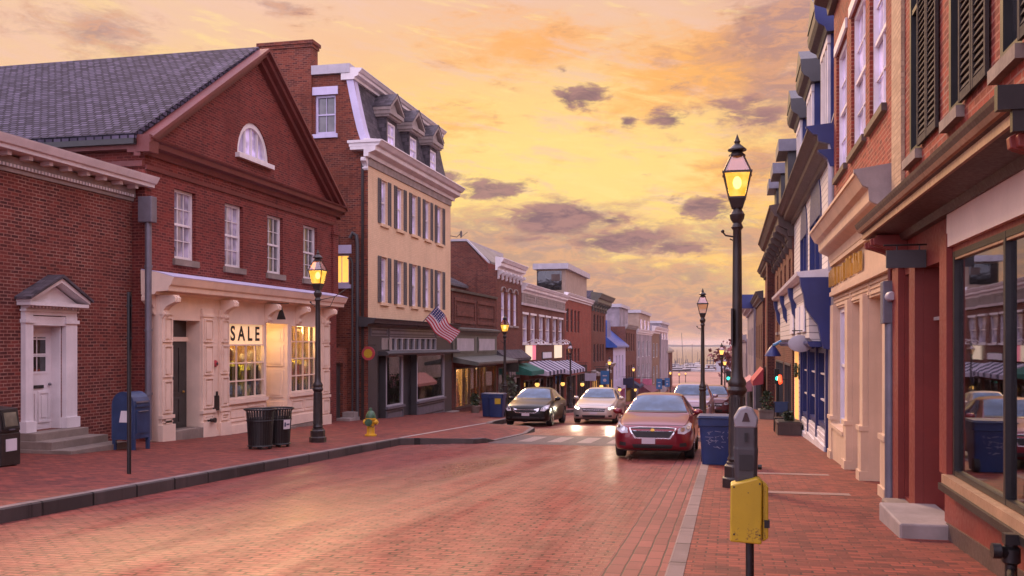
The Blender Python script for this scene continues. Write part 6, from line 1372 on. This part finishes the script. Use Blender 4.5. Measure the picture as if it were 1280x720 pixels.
leafy('potted_shrub', 'dark leafy shrub behind the blue bins beside the lamp', Xof(634, 47), 47.3, gz(47) + .4, .45, 1.5, LEAF, n=260, seed=9, pot=.3)
# ------------------------------------------------------------------ parking meter and yellow box
mx, my = .165, 7.62; z = gz(my)
q = thing('parking_meter', 'grey two part parking meter on a black post above the yellow box', 'parking meter', (mx, my, z))
MB().tube([(mx, my, z - .1), (mx, my, z + .80)], .032, 12).build('post', BLACK, q)
ZB = z + .79
MB().lathe([(.055, 0), (.062, .02), (.062, .10), (.05, .12)], (mx, my, ZB - .02), 14).build('collar', GREYD, q)
def octo(w, t): return [(-w, -t * .6), (-w * .7, -t), (w * .7, -t), (w, -t * .6), (w, t * .6), (w * .7, t), (-w * .7, t), (-w, t * .6)]
m = MB(); rings = [(.078, .062, .08), (.084, .066, .12), (.092, .072, .34), (.088, .07, .36), (.088, .07, .52)]
for (w, t, h) in rings: m.v += [(mx - .03 + p[0], my + p[1], ZB + h) for p in octo(w, t)]
for j in range(len(rings) - 1):
    for k in range(8): m.fc.append((j * 8 + k, j * 8 + (k + 1) % 8, j * 8 + 8 + (k + 1) % 8, j * 8 + 8 + k))
m.fc += [tuple(range(8)), tuple(range(32, 40))]; m.build('housing', GREYD, q, bevel=.006)
mx2 = mx - .03
pr = [(-.082, 0), (.082, 0), (.094, .075), (.05, .152), (-.0, .165), (-.05, .152), (-.094, .075)]
MB(ff(my)).prism([(mx2 + a, ZB + .505 + b_) for a, b_ in pr], 'd', -.07, .075).build('dome', SILV, q, bevel=.014)
MB(ff(my)).prism([(mx2 - .03, ZB + .555), (mx2 + .03, ZB + .555), (mx2 + .008, ZB + .625), (mx2 - .008, ZB + .625)], 'd', .076, .082).build('window', PANED, q)
MB(ff(my)).box(mx2 - .012, mx2 + .012, .071, .085, ZB + .40, ZB + .47).build('coin_slot', BLACK, q); MB(ff(my)).box(mx2 - .05, mx2 + .05, .071, .076, ZB + .18, ZB + .30).build('vault_door', BLACK, q); MB(ff(my)).lathe([(.02, .0), (.02, .03)], (mx2 + .09, 0.0, ZB + .2), 10, 'x').build('knob', BLACK, q)
q = thing('yellow_box', 'worn yellow metal box with a sloping top fixed on the parking meter post', 'box', (mx, my, z + .38)); l = q.location
f = ff(my - .05); x0, x1 = mx - .15, mx + .085; zb, zt = z + .43, z + .87
m = MB(f); m.prism([(x0, zb), (x1, zb - .012), (x1 + .005, zt + .025), (x1 - .03, zt + .055), (x0 + .005, zt - .005)], 'd', -.10, .10); m.build('case', YELP, q, bevel=.012)
MB(f).prism([(x1 + .006, zb + .0), (x1 + .05, zb + .03), (x1 + .05, zt - .02), (x1 + .006, zt + .02)], 'd', -.09, .06).build('side_door', YELP, q, bevel=.008)
MB(f).box(x1 + .02, x1 + .06, .02, .065, zb + .11, zb + .17).build('latch', BLACK, q)
m = MB(f); m.lathe([(.004, .1), (.004, .106)], (x1 - .1, 0, zt - .06), 8, 'y')
for (a, b_) in ((.03, .06), (.22, .06), (.03, .42), (.22, .45)): m.box(x0 + a - .006, x0 + a + .006, .101, .106, zb + b_ - .006, zb + b_ + .006)
m.build('rivets', BLACK, q)
# ------------------------------------------------------------------ right pavement, farther down
y = 33.0; x = 1.75; z = gz(y)
q = thing('chair', 'dark folding chair standing on the right pavement by the blue shopfront', 'chair', (x, y, z)); 
MB().box(x - .24, x + .24, y - .24, y + .24, z + .43, z + .47).build('seat', BLACK, q); MB().box(x - .24, x + .24, y + .22, y + .26, z + .62, z + .98).build('backrest', POSTB, q)
for (sx, sy) in ((-1, -1), (1, -1), (-1, 1), (1, 1)): MB().tube([(x + sx * .22, y + sy * .22, z + (.43 if sy < 0 else .95)), (x + sx * .24, y + sy * .26, z)], .018).build('leg', BLACK, q)
for k, (y, x, s) in enumerate(((31.2, 1.85, 0), (44.0, 1.7, 1))):
    z = gz(y); q = thing('planter_box', ['low wooden planter box by the blue shopfront on the right pavement', 'stone planter box with a shrub under the red awning'][k], 'planter', (x, y, z)); MB().box(x - .35, x + .35, y - .6, y + .6, z - .05, z + .36).box(x - .38, x + .38, y - .63, y + .63, z + .36, z + .42).build('box', [BROWNP, STONE][k], q); MB().box(x - .32, x + .32, y - .57, y + .57, z + .421, z + .44).build('soil', BLACK, q)
leafy('shrub', 'green shrub growing in the stone planter under the red awning', 1.7, 44, gz(44) + .42, .3, .8, LEAF, n=220, seed=5); leafy('shrub', 'sparse dark plant in the wooden planter by the blue shopfront', 1.85, 31.2, gz(31) + .42, .2, .3, LEAF, n=90, seed=6)
q = thing('shop_lamp', 'blue bell shaped lamp hanging over the right pavement', 'lamp', (1.62, 36.5, 1.42)); l = q.location
BLT = paint('teal_blue_paint', (.03, .22, .50), .4)
MB().lathe([(.30, -.22), (.25, -.10), (.13, .09), (.05, .17), (.02, .19)], tuple(l), 14).build('shade', BLUE, q); MB().tube([(2.30, 36.5, 1.95), (2.0, 36.5, 1.80), (1.64, 36.5, 1.60)], .06, 8).build('arm', BLT, q)
for k, (px, py, Y) in enumerate(((972, 473, 46), (910.5, 473, 130))):
    x = Xof(px, Y); zz = ZofY(px, py, Y); s = 1 if k == 0 else 2.2
    q = thing('traffic_light', ['green signal lamp on a thin post by the red neon on the right pavement', 'green traffic light on a post far down the street'][k], 'traffic light', (x, Y, gz(Y)))
    MB().tube([(x, Y, gz(Y)), (x, Y, zz + .4)], .04, 8).build('post', BLACK, q); MB().box(x - .14 * s, x + .14 * s, Y + .0, Y + .2, zz - .25 * s, zz + .45 * s).build('case', BLACK, q); MB().lathe([(.10 * s, 0), (.09 * s, -.05)], (x, Y - .005, zz), 14, 'y').build('lens', TRAFG, q)
for k, (px, py, Y, w, h) in enumerate(((756, 472, 92, .42, .66), (824, 480, 140, .42, .75), (834, 478, 165, .42, .75))):
    x = Xof(px, Y); zz = ZofY(px, py, Y)
    q = thing('banner_sign', ['blue banner sign on the lamp by the dark cornice building', 'blue banner sign far down the left pavement, nearer one', 'blue banner sign far down the left pavement, farther one'][k], 'sign', (x, Y, zz))
    MB().box(x - w, x + w, Y, Y + .06, zz - h, zz + h).build('panel', MT.get('banner_blue') or paint('banner_blue', (.03, .14, .33), .6), q); MB().box(x - w * .5, x + w * .5, Y - .012, Y - .002, zz + h * .2, zz + h * .35).lathe([(.16, -.012), (.16, -.002)], (x, Y, zz - h * .4), 10, 'y').build('emblem', STRW, q); MB().tube([(x, Y + .09, zz + h), (x, Y + .09, gz(Y))], .05).build('post', BLACK, q)
def tree(name, label, x, y, z, h, r, mt, n, seed, s0=.25):
    q = thing(name, label, 'tree', (x, y, z)); rs = random.Random(seed); m = MB().tube([(x, y, z - .2), (x + .1, y, z + h * .35), (x, y + .1, z + h * .7)], [.22, .16, .06], 8)
    cl = []
    for k in range(9):
        a = rs.uniform(0, 6.28); e = Vector((x + r * .7 * math.cos(a), y + r * .7 * math.sin(a), z + h * rs.uniform(.5, .95))); cl.append(e); m.tube([(x, y, z + h * rs.uniform(.3, .6)), tuple(e)], [.08, .02], 5)
    m.build('trunk', IRONB, q); m = MB()
    for k in range(n):
        c = rs.choice(cl) + Vector((rs.gauss(0, r * .28), rs.gauss(0, r * .28), rs.gauss(0, h * .10))); s = s0 * rs.uniform(.6, 1.4)
        u = Vector((rs.uniform(-1, 1), rs.uniform(-1, 1), rs.uniform(-1, 1))).normalized(); w = u.cross(Vector((rs.uniform(-1, 1), rs.uniform(-1, 1), rs.uniform(-1, 1)))).normalized()
        m.poly(tuple(c - u * s), tuple(c + w * s * .6), tuple(c + u * s), tuple(c - w * s * .6))
    m.build('crown', mt, q, recalc=False)
tree('street_tree', 'small red leaved tree behind the foreground lamp post near the harbour', Xof(925, 170), 170, gz(170), 9, 4, LEAFR, 900, 3, .4)
# ------------------------------------------------------------------ cars (front at -y)
def crom(P, t):
    n = len(P) - 1; i = min(int(t), n - 1); u = t - i
    p0, p1, p2, p3 = P[max(i - 1, 0)], P[i], P[i + 1], P[min(i + 2, n)]
    return [0.5 * (2 * b + (c - a) * u + (2 * a - 5 * b + 4 * c - d) * u * u + (3 * b - a - 3 * c + d) * u ** 3) for a, b, c, d in zip(p0, p1, p2, p3)]
# y, half width, z bottom, z shoulder, z top, top half width
SEDAN = [(0.0, .52, .30, .56, .66, .46), (.07, .74, .22, .62, .74, .62), (.25, .86, .19, .70, .82, .70), (.6, .90, .18, .77, .90, .74), (1.05, .905, .18, .84, .975, .75), (1.34, .905, .18, .885, 1.04, .735),
         (1.75, .905, .18, .91, 1.27, .64), (2.1, .905, .18, .925, 1.43, .575), (2.55, .905, .18, .935, 1.475, .575), (3.05, .905, .18, .945, 1.455, .565), (3.5, .905, .18, .955, 1.34, .58), (3.9, .90, .19, .965, 1.15, .66), (4.2, .87, .22, .95, 1.06, .70), (4.48, .80, .28, .86, 1.0, .66), (4.58, .66, .34, .8, .92, .56)]
SUV = [(0.0, .55, .36, .66, .80, .50), (.07, .78, .28, .76, .92, .66), (.25, .88, .25, .86, 1.0, .74), (.6, .92, .24, .93, 1.07, .77), (1.0, .925, .24, .98, 1.13, .77), (1.25, .925, .24, 1.01, 1.2, .755),
       (1.6, .925, .24, 1.03, 1.46, .69), (1.95, .925, .24, 1.04, 1.64, .64), (2.5, .925, .24, 1.05, 1.70, .64), (3.2, .925, .24, 1.06, 1.69, .635), (3.8, .92, .25, 1.07, 1.64, .63), (4.2, .90, .27, 1.06, 1.50, .66), (4.42, .86, .32, 1.0, 1.25, .70), (4.5, .74, .38, .9, 1.1, .62)]
def car_body(ST, nl=70):
    rows = []
    for j in range(nl + 1):
        y, w, zb, zs, zt, wt = crom(ST, (len(ST) - 1) * j / nl)
        h = zs - zb; cap = max(0, min(1, (zt - zs - .12) / .2))
        sec = [(0, zb), (w * .6, zb), (w * .90, zb + .02), (w * .97, zb + h * .16), (w * 1.0, zb + h * .42), (w * 1.0, zb + h * .66), (w * .985, zb + h * .88), (w * .955, zs + .0), (w * .955 + (wt - w * .955) * .34, zs + (zt - zs) * (.30 + .06 * cap)), (wt + (w * .955 - wt) * .22, zs + (zt - zs) * .70), (wt, zt - (zt - zs) * .09 - .012), (wt * .78, zt - .006), (wt * .4, zt + .012), (0, zt + .018)]
        ss = [crom(sec, (len(sec) - 1) * k / 30) for k in range(31)]
        rows.append([(x, y, z) for x, z in ss])
    V, F = [], []
    n = 31
    for r in rows:
        V += [(-x, y, z) for x, y, z in r[::-1]] + [(x, y, z) for x, y, z in r[1:]]
    N = 2 * n - 1
    # ring: -bottom centre ... top ... bottom centre; build so that ring is closed
    V = []
    for r in rows: V += [(x, y, z) for x, y, z in r] + [(-x, y, z) for x, y, z in r[-2:0:-1]]
    N = 2 * n - 2
    for j in range(len(rows) - 1):
        for k in range(N): q = (k + 1) % N; F.append((j * N + k, j * N + q, (j + 1) * N + q, (j + 1) * N + k))
    F.append(tuple(range(N))[::-1]); F.append(tuple(range((len(rows) - 1) * N, len(rows) * N)))
    return V, F
def patch(bv, poly, axis, name, mt, parent, off=.006, step=.07, side=1, thick=None):
    """project a flat outline onto the body. axis 'f': (x,z) seen from the front; 's': (y,z) from the side; 'r': rear"""
    bm = bmesh.new(); vs = [bm.verts.new((p[0], p[1], 0)) for p in poly]; bm.faces.new(vs)
    xs = [p[0] for p in poly]; zs = [p[1] for p in poly]
    for ax, lo, hi in ((0, min(xs), max(xs)), (1, min(zs), max(zs))):
        t = math.floor(lo / step) * step + step
        while t < hi - 1e-4:
            co = [0, 0, 0]; no = [0, 0, 0]; co[ax] = t; no[ax] = 1
            bmesh.ops.bisect_plane(bm, geom=bm.verts[:] + bm.edges[:] + bm.faces[:], plane_co=co, plane_no=no, dist=1e-5); t += step
    last = None; dead = []
    for v in bm.verts:
        a, b = v.co.x, v.co.y
        if axis == 'f': o, d = Vector((a, -3, b)), Vector((0, 1, 0))
        elif axis == 'r': o, d = Vector((a, 8, b)), Vector((0, -1, 0))
        else: o, d = Vector((3 * side, a, b)), Vector((-side, 0, 0))
        h = bv.ray_cast(o, d)
        if h[0] is None: dead.append(v); continue
        nn = h[1] if h[1].dot(d) < 0 else -h[1]; v.co = h[0] + nn * off
    if dead: bmesh.ops.delete(bm, geom=dead, context='VERTS')
    bmesh.ops.triangulate(bm, faces=bm.faces[:])
    me = bpy.data.meshes.new(name); bm.to_mesh(me); bm.free(); boxuv(me); me.shade_smooth(); me.materials.append(mt)
    o = bpy.data.objects.new(name, me); COL.objects.link(o); o.parent = parent
    if thick: s = o.modifiers.new('thick', 'SOLIDIFY'); s.thickness = thick; s.offset = 0
    return o
def make_wheel(par, x, y, r, w, face):
    s = 1 if x > 0 else -1
    t = MB().lathe([(r * .66, -w / 2), (r * .93, -w / 2), (r, -w * .36), (r, w * .36), (r * .93, w / 2), (r * .66, w / 2)], (x, y, r), 28, 'x').build('wheel', TYRE, par)
    m = MB().lathe([(r * .67, -s * w * .3), (r * .67, s * w * .47), (r * .60, s * w * .45), (r * .57, s * w * .2), (r * .1, s * w * .18)], (x, y, r), 28, 'x'); m.build('rim', GREYM, t)
    m = MB()
    for k in range(5):
        a = 2 * math.pi * k / 5 + .3; c, sn = math.cos(a), math.sin(a); e = x + s * w * .44; i = x + s * w * .30
        for da in (-.13, .13):
            P = [(e, y + q * math.cos(a + da * z_), r + q * math.sin(a + da * z_)) for q, z_ in ((r * .12, 2.2), (r * .62, 1.0))]; m.tube(P, [.028, .022], 6)
    m.lathe([(r * .17, x * 0 + s * w * .2), (r * .17, s * w * .46), (r * .1, s * w * .49)], (x, y, r), 12, 'x'); m.build('spokes', CHROME, t)
def make_car(ST, paintm, label, loc, group, style, rz=0.0, lights=False):
    L = ST[-1][0]; V, F = car_body(ST); suv = ST is SUV; wr = .335 if not suv else .36; wy = (.86, L - .95); hw = .905 if not suv else .925
    q = thing('parked_car' if not lights else 'moving_car', label, 'car', (0, 0, 0), group)
    me = bpy.data.meshes.new('body'); me.from_pydata(V, [], F); me.validate()
    bm = bmesh.new(); bm.from_mesh(me); bmesh.ops.recalc_face_normals(bm, faces=bm.faces); bm.to_mesh(me); bm.free()
    tmp = bpy.data.objects.new('body', me); COL.objects.link(tmp); cut = []
    for yy in wy:
        for s in (-1, 1):
            c = MB().lathe([(wr * 1.13, -.26), (wr * 1.13, .26)], (s * (hw - .1), yy, wr + .01), 32, 'x').build('cutter', BLACK); cut.append(c)
            b = tmp.modifiers.new('arch', 'BOOLEAN'); b.operation = 'DIFFERENCE'; b.object = c; b.solver = 'EXACT'
    bpy.context.view_layer.update(); dg = bpy.context.evaluated_depsgraph_get(); me2 = bpy.data.meshes.new_from_object(tmp.evaluated_get(dg))
    for c in cut: bpy.data.objects.remove(c, do_unlink=True)
    bpy.data.objects.remove(tmp, do_unlink=True)
    bv = BVHTree.FromPolygons([Vector(v) for v in V], F)
    me2.materials.clear(); me2.materials.append(paintm); me2.shade_smooth(); me2.set_sharp_from_angle(angle=R(32)); me2.name = 'body'
    body = bpy.data.objects.new('body', me2); COL.objects.link(body); body.parent = q
    if not me2.uv_layers: boxuv(me2)
    mir = lambda P: [(-a, b) for a, b in P[::-1]]
    sc = (lambda z: z) if not suv else (lambda z: z * 1.13 + .02)
    zb, zr = (1.065, 1.405) if not suv else (1.215, 1.60)
    # glass
    bw, tw = (.70, .545) if not suv else (.72, .60)
    patch(bv, [(-bw, zb), (bw, zb), (tw, zr), (tw * .6, zr + .018), (-tw * .6, zr + .018), (-tw, zr)], 'f', 'windscreen', CARGL, q)
    patch(bv, [(-bw * .92, zb + .03), (bw * .92, zb + .03), (tw * .9, zr - .02), (-tw * .9, zr - .02)], 'r', 'rear_window', CARGL, q)
    y0, y1, y2, y3 = (1.62, 2.12, 3.15, 3.72) if not suv else (1.45, 1.85, 3.55, 4.1); zs = (.99 if not suv else 1.12)
    ym = (y1 + y2) / 2 - .02
    for s in (-1, 1):
        patch(bv, [(y0, zs), (ym - .03, zs + .02), (ym - .03, zr - .0), (y1 + .1, zr - .03)], 's', 'side_window', CARGL, q, side=s)
        patch(bv, [(ym + .05, zs + .02), (y3 - .12, zs + .07), (y2 + .18, zr - .06), (ym + .05, zr)], 's', 'side_window', CARGL, q, side=s)
        # door seams, handles, mirrors
        m1 = patch(bv, [(ym - .006, .30), (ym + .006, .30), (ym + .006, zs), (ym - .006, zs)], 's', 'door_seam', BLACK, q, off=.003, side=s)
        patch(bv, [(ym + .09, sc(.80)), (ym + .27, sc(.80)), (ym + .27, sc(.825)), (ym + .09, sc(.825))], 's', 'door_handle', paintm if style != 'black' else CHROME, q, off=.022, side=s, thick=.02)
        patch(bv, [(ym - .95, sc(.80)), (ym - .77, sc(.80)), (ym - .77, sc(.825)), (ym - .95, sc(.825))], 's', 'door_handle', paintm if style != 'black' else CHROME, q, off=.022, side=s, thick=.02) if False else None
        mb = MB().ball((s * (hw + .06), y0 - .02, zs + .05), .10, (1.15, .75, .75), 14, 10).tube([(s * (hw - .06), y0 + .03, zs - .02), (s * (hw + .03), y0, zs + .02)], .028, 8).build('wing_mirror', paintm, q)
        MB().box(s * (hw + .06) - .085, s * (hw + .06) + .085, y0 + .055, y0 + .062, zs - .0, zs + .10).build('mirror_glass', CARGL, mb)
    if style == 'red':
        g1 = [(-.46, .665), (.46, .665), (.50, .70), (-.50, .70)]; g2 = [(-.36, .50), (.36, .50), (.455, .625), (.45, .645), (-.45, .645), (-.455, .625)]
        patch(bv, [(-.40, .475), (.40, .475), (.50, .63), (.53, .715), (.3, .735), (-.3, .735), (-.53, .715), (-.50, .63)], 'f', 'grille_surround', CHROME, q, .008, .05)
        patch(bv, [(-.37, .50), (.37, .50), (.465, .625), (.47, .645), (-.47, .645), (-.465, .625)], 'f', 'grille', BLACK, q, .016, .05); patch(bv, [(-.49, .685), (.49, .685), (.50, .708), (.28, .722), (-.28, .722), (-.50, .708)], 'f', 'upper_grille', BLACK, q, .016, .05); patch(bv, [(-.48, .650), (.48, .650), (.49, .680), (-.49, .680)], 'f', 'grille_bar', paintm, q, .022, .05)
        patch(bv, [(.055 * math.cos(t * math.pi / 6), .665 + .022 * math.sin(t * math.pi / 6)) for t in range(12)], 'f', 'badge', GILT, q, .03, .05)
        hl = [(.555, .60), (.70, .585), (.83, .66), (.845, .80), (.80, .83), (.70, .76), (.565, .70)]
        lo = [(-.42, .26), (.42, .26), (.46, .345), (-.46, .345)]; pl = [(-.24, .36), (.06, .36), (.06, .50), (-.24, .50)]; fo = [(.60, .30), (.76, .32), (.74, .40), (.60, .38)]
    elif style == 'black':
        patch(bv, [(-.50, .60), (-.38, .505), (.38, .505), (.50, .60), (.52, .70), (.30, .645), (-.30, .645), (-.52, .70)], 'f', 'grille_surround', CHROME, q, .008, .05); patch(bv, [(-.44, .61), (-.35, .53), (.35, .53), (.44, .61), (.28, .625), (-.28, .625)], 'f', 'grille', BLACK, q, .016, .05)
        hl = [(.56, .60), (.72, .58), (.84, .68), (.83, .83), (.74, .80), (.60, .70)]; lo = [(-.55, .27), (.55, .27), (.50, .37), (-.50, .37)]; pl = [(-.15, .40), (.15, .40), (.15, .50), (-.15, .50)]; fo = [(.62, .30), (.74, .31), (.73, .37), (.62, .36)]
    else:
        patch(bv, [(-.44, sc(.50)), (.44, sc(.50)), (.5, sc(.64)), (-.5, sc(.64))], 'f', 'grille', BLACK, q, .01, .05); patch(bv, [(-.46, sc(.56)), (.46, sc(.56)), (.47, sc(.585)), (-.47, sc(.585))], 'f', 'grille_bar', CHROME, q, .018, .05)
        hl = [(.54, sc(.58)), (.72, sc(.57)), (.83, sc(.66)), (.83, sc(.74)), (.70, sc(.70)), (.55, sc(.675))]; lo = [(-.45, sc(.26)), (.45, sc(.26)), (.48, sc(.36)), (-.48, sc(.36))]; pl = [(-.15, sc(.39)), (.15, sc(.39)), (.15, sc(.49)), (-.15, sc(.49))]; fo = [(.60, sc(.29)), (.74, sc(.30)), (.73, sc(.37)), (.60, sc(.36))]
    patch(bv, [(-.80, .772), (.80, .772), (.80, .78), (-.80, .78)] if not suv else [(-.80, .9), (.80, .9), (.80, .908), (-.80, .908)], 'f', 'bonnet_gap', BLACK, q, .003, .05)
    patch(bv, lo, 'f', 'lower_intake', BLACK, q, .008, .05); patch(bv, pl, 'f', 'number_plate', PLATE, q, .028, .2)
    HLM = MT.get('headlight_glass') or dglass('headlight_glass', (.26, .25, .27), .05)
    for s, P, G in ((1, hl, fo), (-1, mir(hl), mir(fo))):
        h = patch(bv, P, 'f', 'headlight', HLM, q, .006, .04); patch(bv, G, 'f', 'fog_lamp', BLACK, q, .007, .05)
        cx = sum(p[0] for p in P) / len(P); cz = sum(p[1] for p in P) / len(P)
        for (ox, oz, r) in ((-.05 * s, -.02, .048), (.06 * s, .02, .042)):
            pc = [(cx + ox + r * math.cos(t * math.pi / 6), cz + oz + r * math.sin(t * math.pi / 6)) for t in range(12)]
            patch(bv, pc, 'f', 'reflector', HEADL if lights else CHROME, h, .012, .05)
        if style == 'red': patch(bv, [(s * .84, .70), (s * .87, .71), (s * .875, .77), (s * .85, .80)][::s], 'f', 'turn_lamp', MT.get('amber') or paint('amber', (.60, .16, .03), .3), q, .008, .05)
        patch(bv, [(s * .60, sc(.74)), (s * .80, sc(.76)), (s * .78, sc(.88)), (s * .60, sc(.86))][::s], 'r', 'tail_light', REDC, q, .008, .06)
    patch(bv, [(-.72, zb - .035), (.72, zb - .035), (.71, zb - .004), (-.71, zb - .004)], 'f', 'wiper_cowl', BLACK, q, .007)
    m = MB().box(-hw * .8, hw * .8, .5, L - .5, .16 if not suv else .22, .3); m.build('underbody', BLACK, q)
    for yy in wy:
        for s in (-1, 1): make_wheel(q, s * (hw - .115), yy, wr, .215, s)
    if lights:
        for s in (-1, 1):
            l = bpy.data.lights.new('headlamp', 'SPOT'); l.energy = 130; l.color = (1, .85, .6); l.spot_size = R(70); l.spot_blend = .8; l.shadow_soft_size = .08
            o = bpy.data.objects.new('headlamp_light', l); COL.objects.link(o); o.parent = q; o.location = (s * .68, -.12, .66); o.rotation_euler = (R(82), 0, R(180))
    pitch = math.atan2(gs(loc[1] + L) - gs(loc[1]), L)
    q.location = (loc[0], loc[1], gs(loc[1]) + .012); q.rotation_euler = (pitch, 0, rz); return q
# spot lights point along -z; with x rotation 82 deg and z 180 they face -y
PK = 'cars parked along the kerbs'
make_car(SEDAN, CP_RED, 'dark red sedan parked facing uphill beside the blue bin', (-1.66, 21.6), PK, 'red')
make_car(SEDAN, CP_BLK, 'black sedan parked at the left kerb beside the blue recycling bins', (-7.55, 35.6), PK, 'black')
make_car(SEDAN, CP_SIL, 'pale champagne car driving uphill with bright headlights on', (-5.35, 38.6), 'cars driving up the street', 'plain', lights=True)
s1 = make_car(SUV, CP_GRY, 'mauve sport utility car parked behind the red sedan', (-1.5, 39.5), PK, 'plain')
def place(src, x, y, label): return clone(src, (x, y, gs(y) + .012), label)
s2 = make_car(SUV, CP_DRK, 'dark maroon car parked behind the mauve one on the right', (-.75, 49.5), PK, 'plain')
place(s2, -.45, 57.5, 'dark maroon car parked on the right, second behind the mauve one')
place(s1, -.2, 66, 'mauve car parked on the right, farthest of the row')
for k, (px, Y) in enumerate(((862, 150), (853, 175), (872, 190), (884, 215))):
    place(s2 if k % 2 else s1, Xof(px, Y), Y, ['car far down the street just left of the second lamp post', 'dark car far down the street under the glowing lamp cluster', 'car far down the street just right of the second lamp post', 'dark car farthest down the street near the harbour'][k])['group'] = 'cars far down the street'
# ------------------------------------------------------------------ harbour
HULL = paint('white_hull', (.55, .50, .50), .4, .1, 0, .3); HULLD = paint('dark_hull', (.08, .06, .07), .5, .1, 0, .3); WZ = -10.7
def boat(x, y, L, label, mast=0, cabin=1, rz=0, hm=HULL, lean=0.0):
    q = thing('sailing_boat' if mast else 'motor_boat', label, 'boat', (0, 0, 0), 'boats in the harbour'); w = L * .15
    st = [(-L / 2, w * .75, .9), (-L * .2, w, .95), (L * .15, w * .9, 1.1), (L * .38, w * .5, 1.35), (L / 2, .05, 1.6)]; m = MB(); V = []
    for (a, b, h) in st: V += [(a, -b, h), (a, -b * .75, -.3), (a, b * .75, -.3), (a, b, h)]
    m.v = V
    for j in range(4):
        for k in range(4): k2 = (k + 1) % 4; m.fc.append((j * 4 + k, j * 4 + k2, j * 4 + 4 + k2, j * 4 + 4 + k))
    m.fc += [(0, 1, 2, 3), (16, 17, 18, 19)]; m.build('hull', hm, q)
    for c in range(cabin):
        s = 1 - .3 * c; z0 = 1.0 + c * 1.1; m = MB(); m.box(-L * .3 * s, L * .15 * s, -w * .6 * s, w * .6 * s, z0, z0 + 1.1); o = m.build('cabin', HULL, q)
        MB().box(-L * .28 * s, L * .152 * s, -w * .61 * s, w * .61 * s, z0 + .4, z0 + .8).build('window', PANED, o)
    if mast: MB().tube([(L * .05, 0, .5), (L * .05 + mast * lean, 0, mast)], [.16, .10], 6).tube([(L * .05, 0, 2.4), (-L * .38, 0, 2.5)], .12, 6).build('mast', HULLD, q)
    q.location = (x, y, WZ); q.rotation_euler.z = rz; return q
def bx_(px, Y): return Xof(px, Y)
boat(bx_(891, 430), 430, 15, 'large white motor yacht right of the second lamp post', 0, 2, .05)
boat(bx_(866, 445), 445, 12, 'white motor boat left of the second lamp post', 0, 1, .1)
boat(bx_(848, 425), 425, 11, 'covered dark boat moored beside the last left building', 0, 1, .2, HULLD)
for k, (px, py, Y, ln, lab) in enumerate(((853, 416, 450, -.05, 'tallest mast sailing boat leaning left, left of the second lamp post'), (845, 437, 500, .0, 'short masted sailing boat next to the last left building'), (864, 430, 520, 0, 'thin masted sailing boat just left of the second lamp post'), (903, 428, 560, 0, 'tall masted sailing boat close to the foreground lamp post'), (857, 444, 480, 0, 'small sailing boat with the shortest mast, near the tallest mast'), (872, 440, 540, .02, 'small sailing boat seen just left of the second lamp post head pole'), (897, 438, 520, 0, 'sailing boat between the second lamp post and the foreground lamp post, shorter mast'), (911, 436, 600, 0, 'sailing boat nearest to the foreground lamp post'))):
    boat(bx_(px, Y), Y, 10 + k % 3, lab, ZofY(px, py, Y) - WZ, 1, .3 * k, HULLD if k % 2 else HULL, ln)
q = thing('boat_shed', 'pale grey flat harbour shed beside the foreground lamp post', 'shed', (bx_(905, 405), 405, -9.75)); x = bx_(905, 405)
shell(MB(ff(405)), ff(405), x - 3.2, x + 4.5, -9.8, ZofY(905, 451, 405), 10).build('wall', GREYL, q); MB(ff(405)).box(x - 3.6, x + 4.9, -10.3, .4, ZofY(905, 451, 405), ZofY(905, 450, 405) + .1).build('roof', SEAM, q)
rs = random.Random(9)
for k in range(22):
    Y = 440 + rs.uniform(0, 220); px = 843 + rs.uniform(0, 82); x = bx_(px, Y); h = rs.uniform(1.8, 3.4)
    if k == 0: q0 = thing('mooring_post', 'dark wooden mooring post standing in the harbour water', 'post', (0, 0, 0), 'mooring posts'); MB().tube([(0, 0, -1), (0, 0, 2.6)], .2, 6).build('pile', HULLD, q0); MB().lathe([(.24, 2.6), (.24, 2.75), (.02, 2.95)], n=6).build('cap', HULLD, q0); q0.location = (x, Y, WZ)
    else: clone(q0, (x, Y, WZ), q0['label'])
q = thing('pier', 'long dark wooden pier reaching out across the harbour', 'pier', (bx_(915, 620), 620, WZ))
x0, x1 = bx_(884, 620), bx_(935, 620); MB().box(x0, x1, 620, 624, WZ + 1.4, WZ + 1.9).build('deck', HULLD, q); m = MB()
for k in range(14): x = x0 + (x1 - x0) * k / 13; m.tube([(x, 620.3, WZ - 1), (x, 620.3, WZ + 2.6 + (k % 3) * .5)], .28, 6)
m.build('piles', HULLD, q)
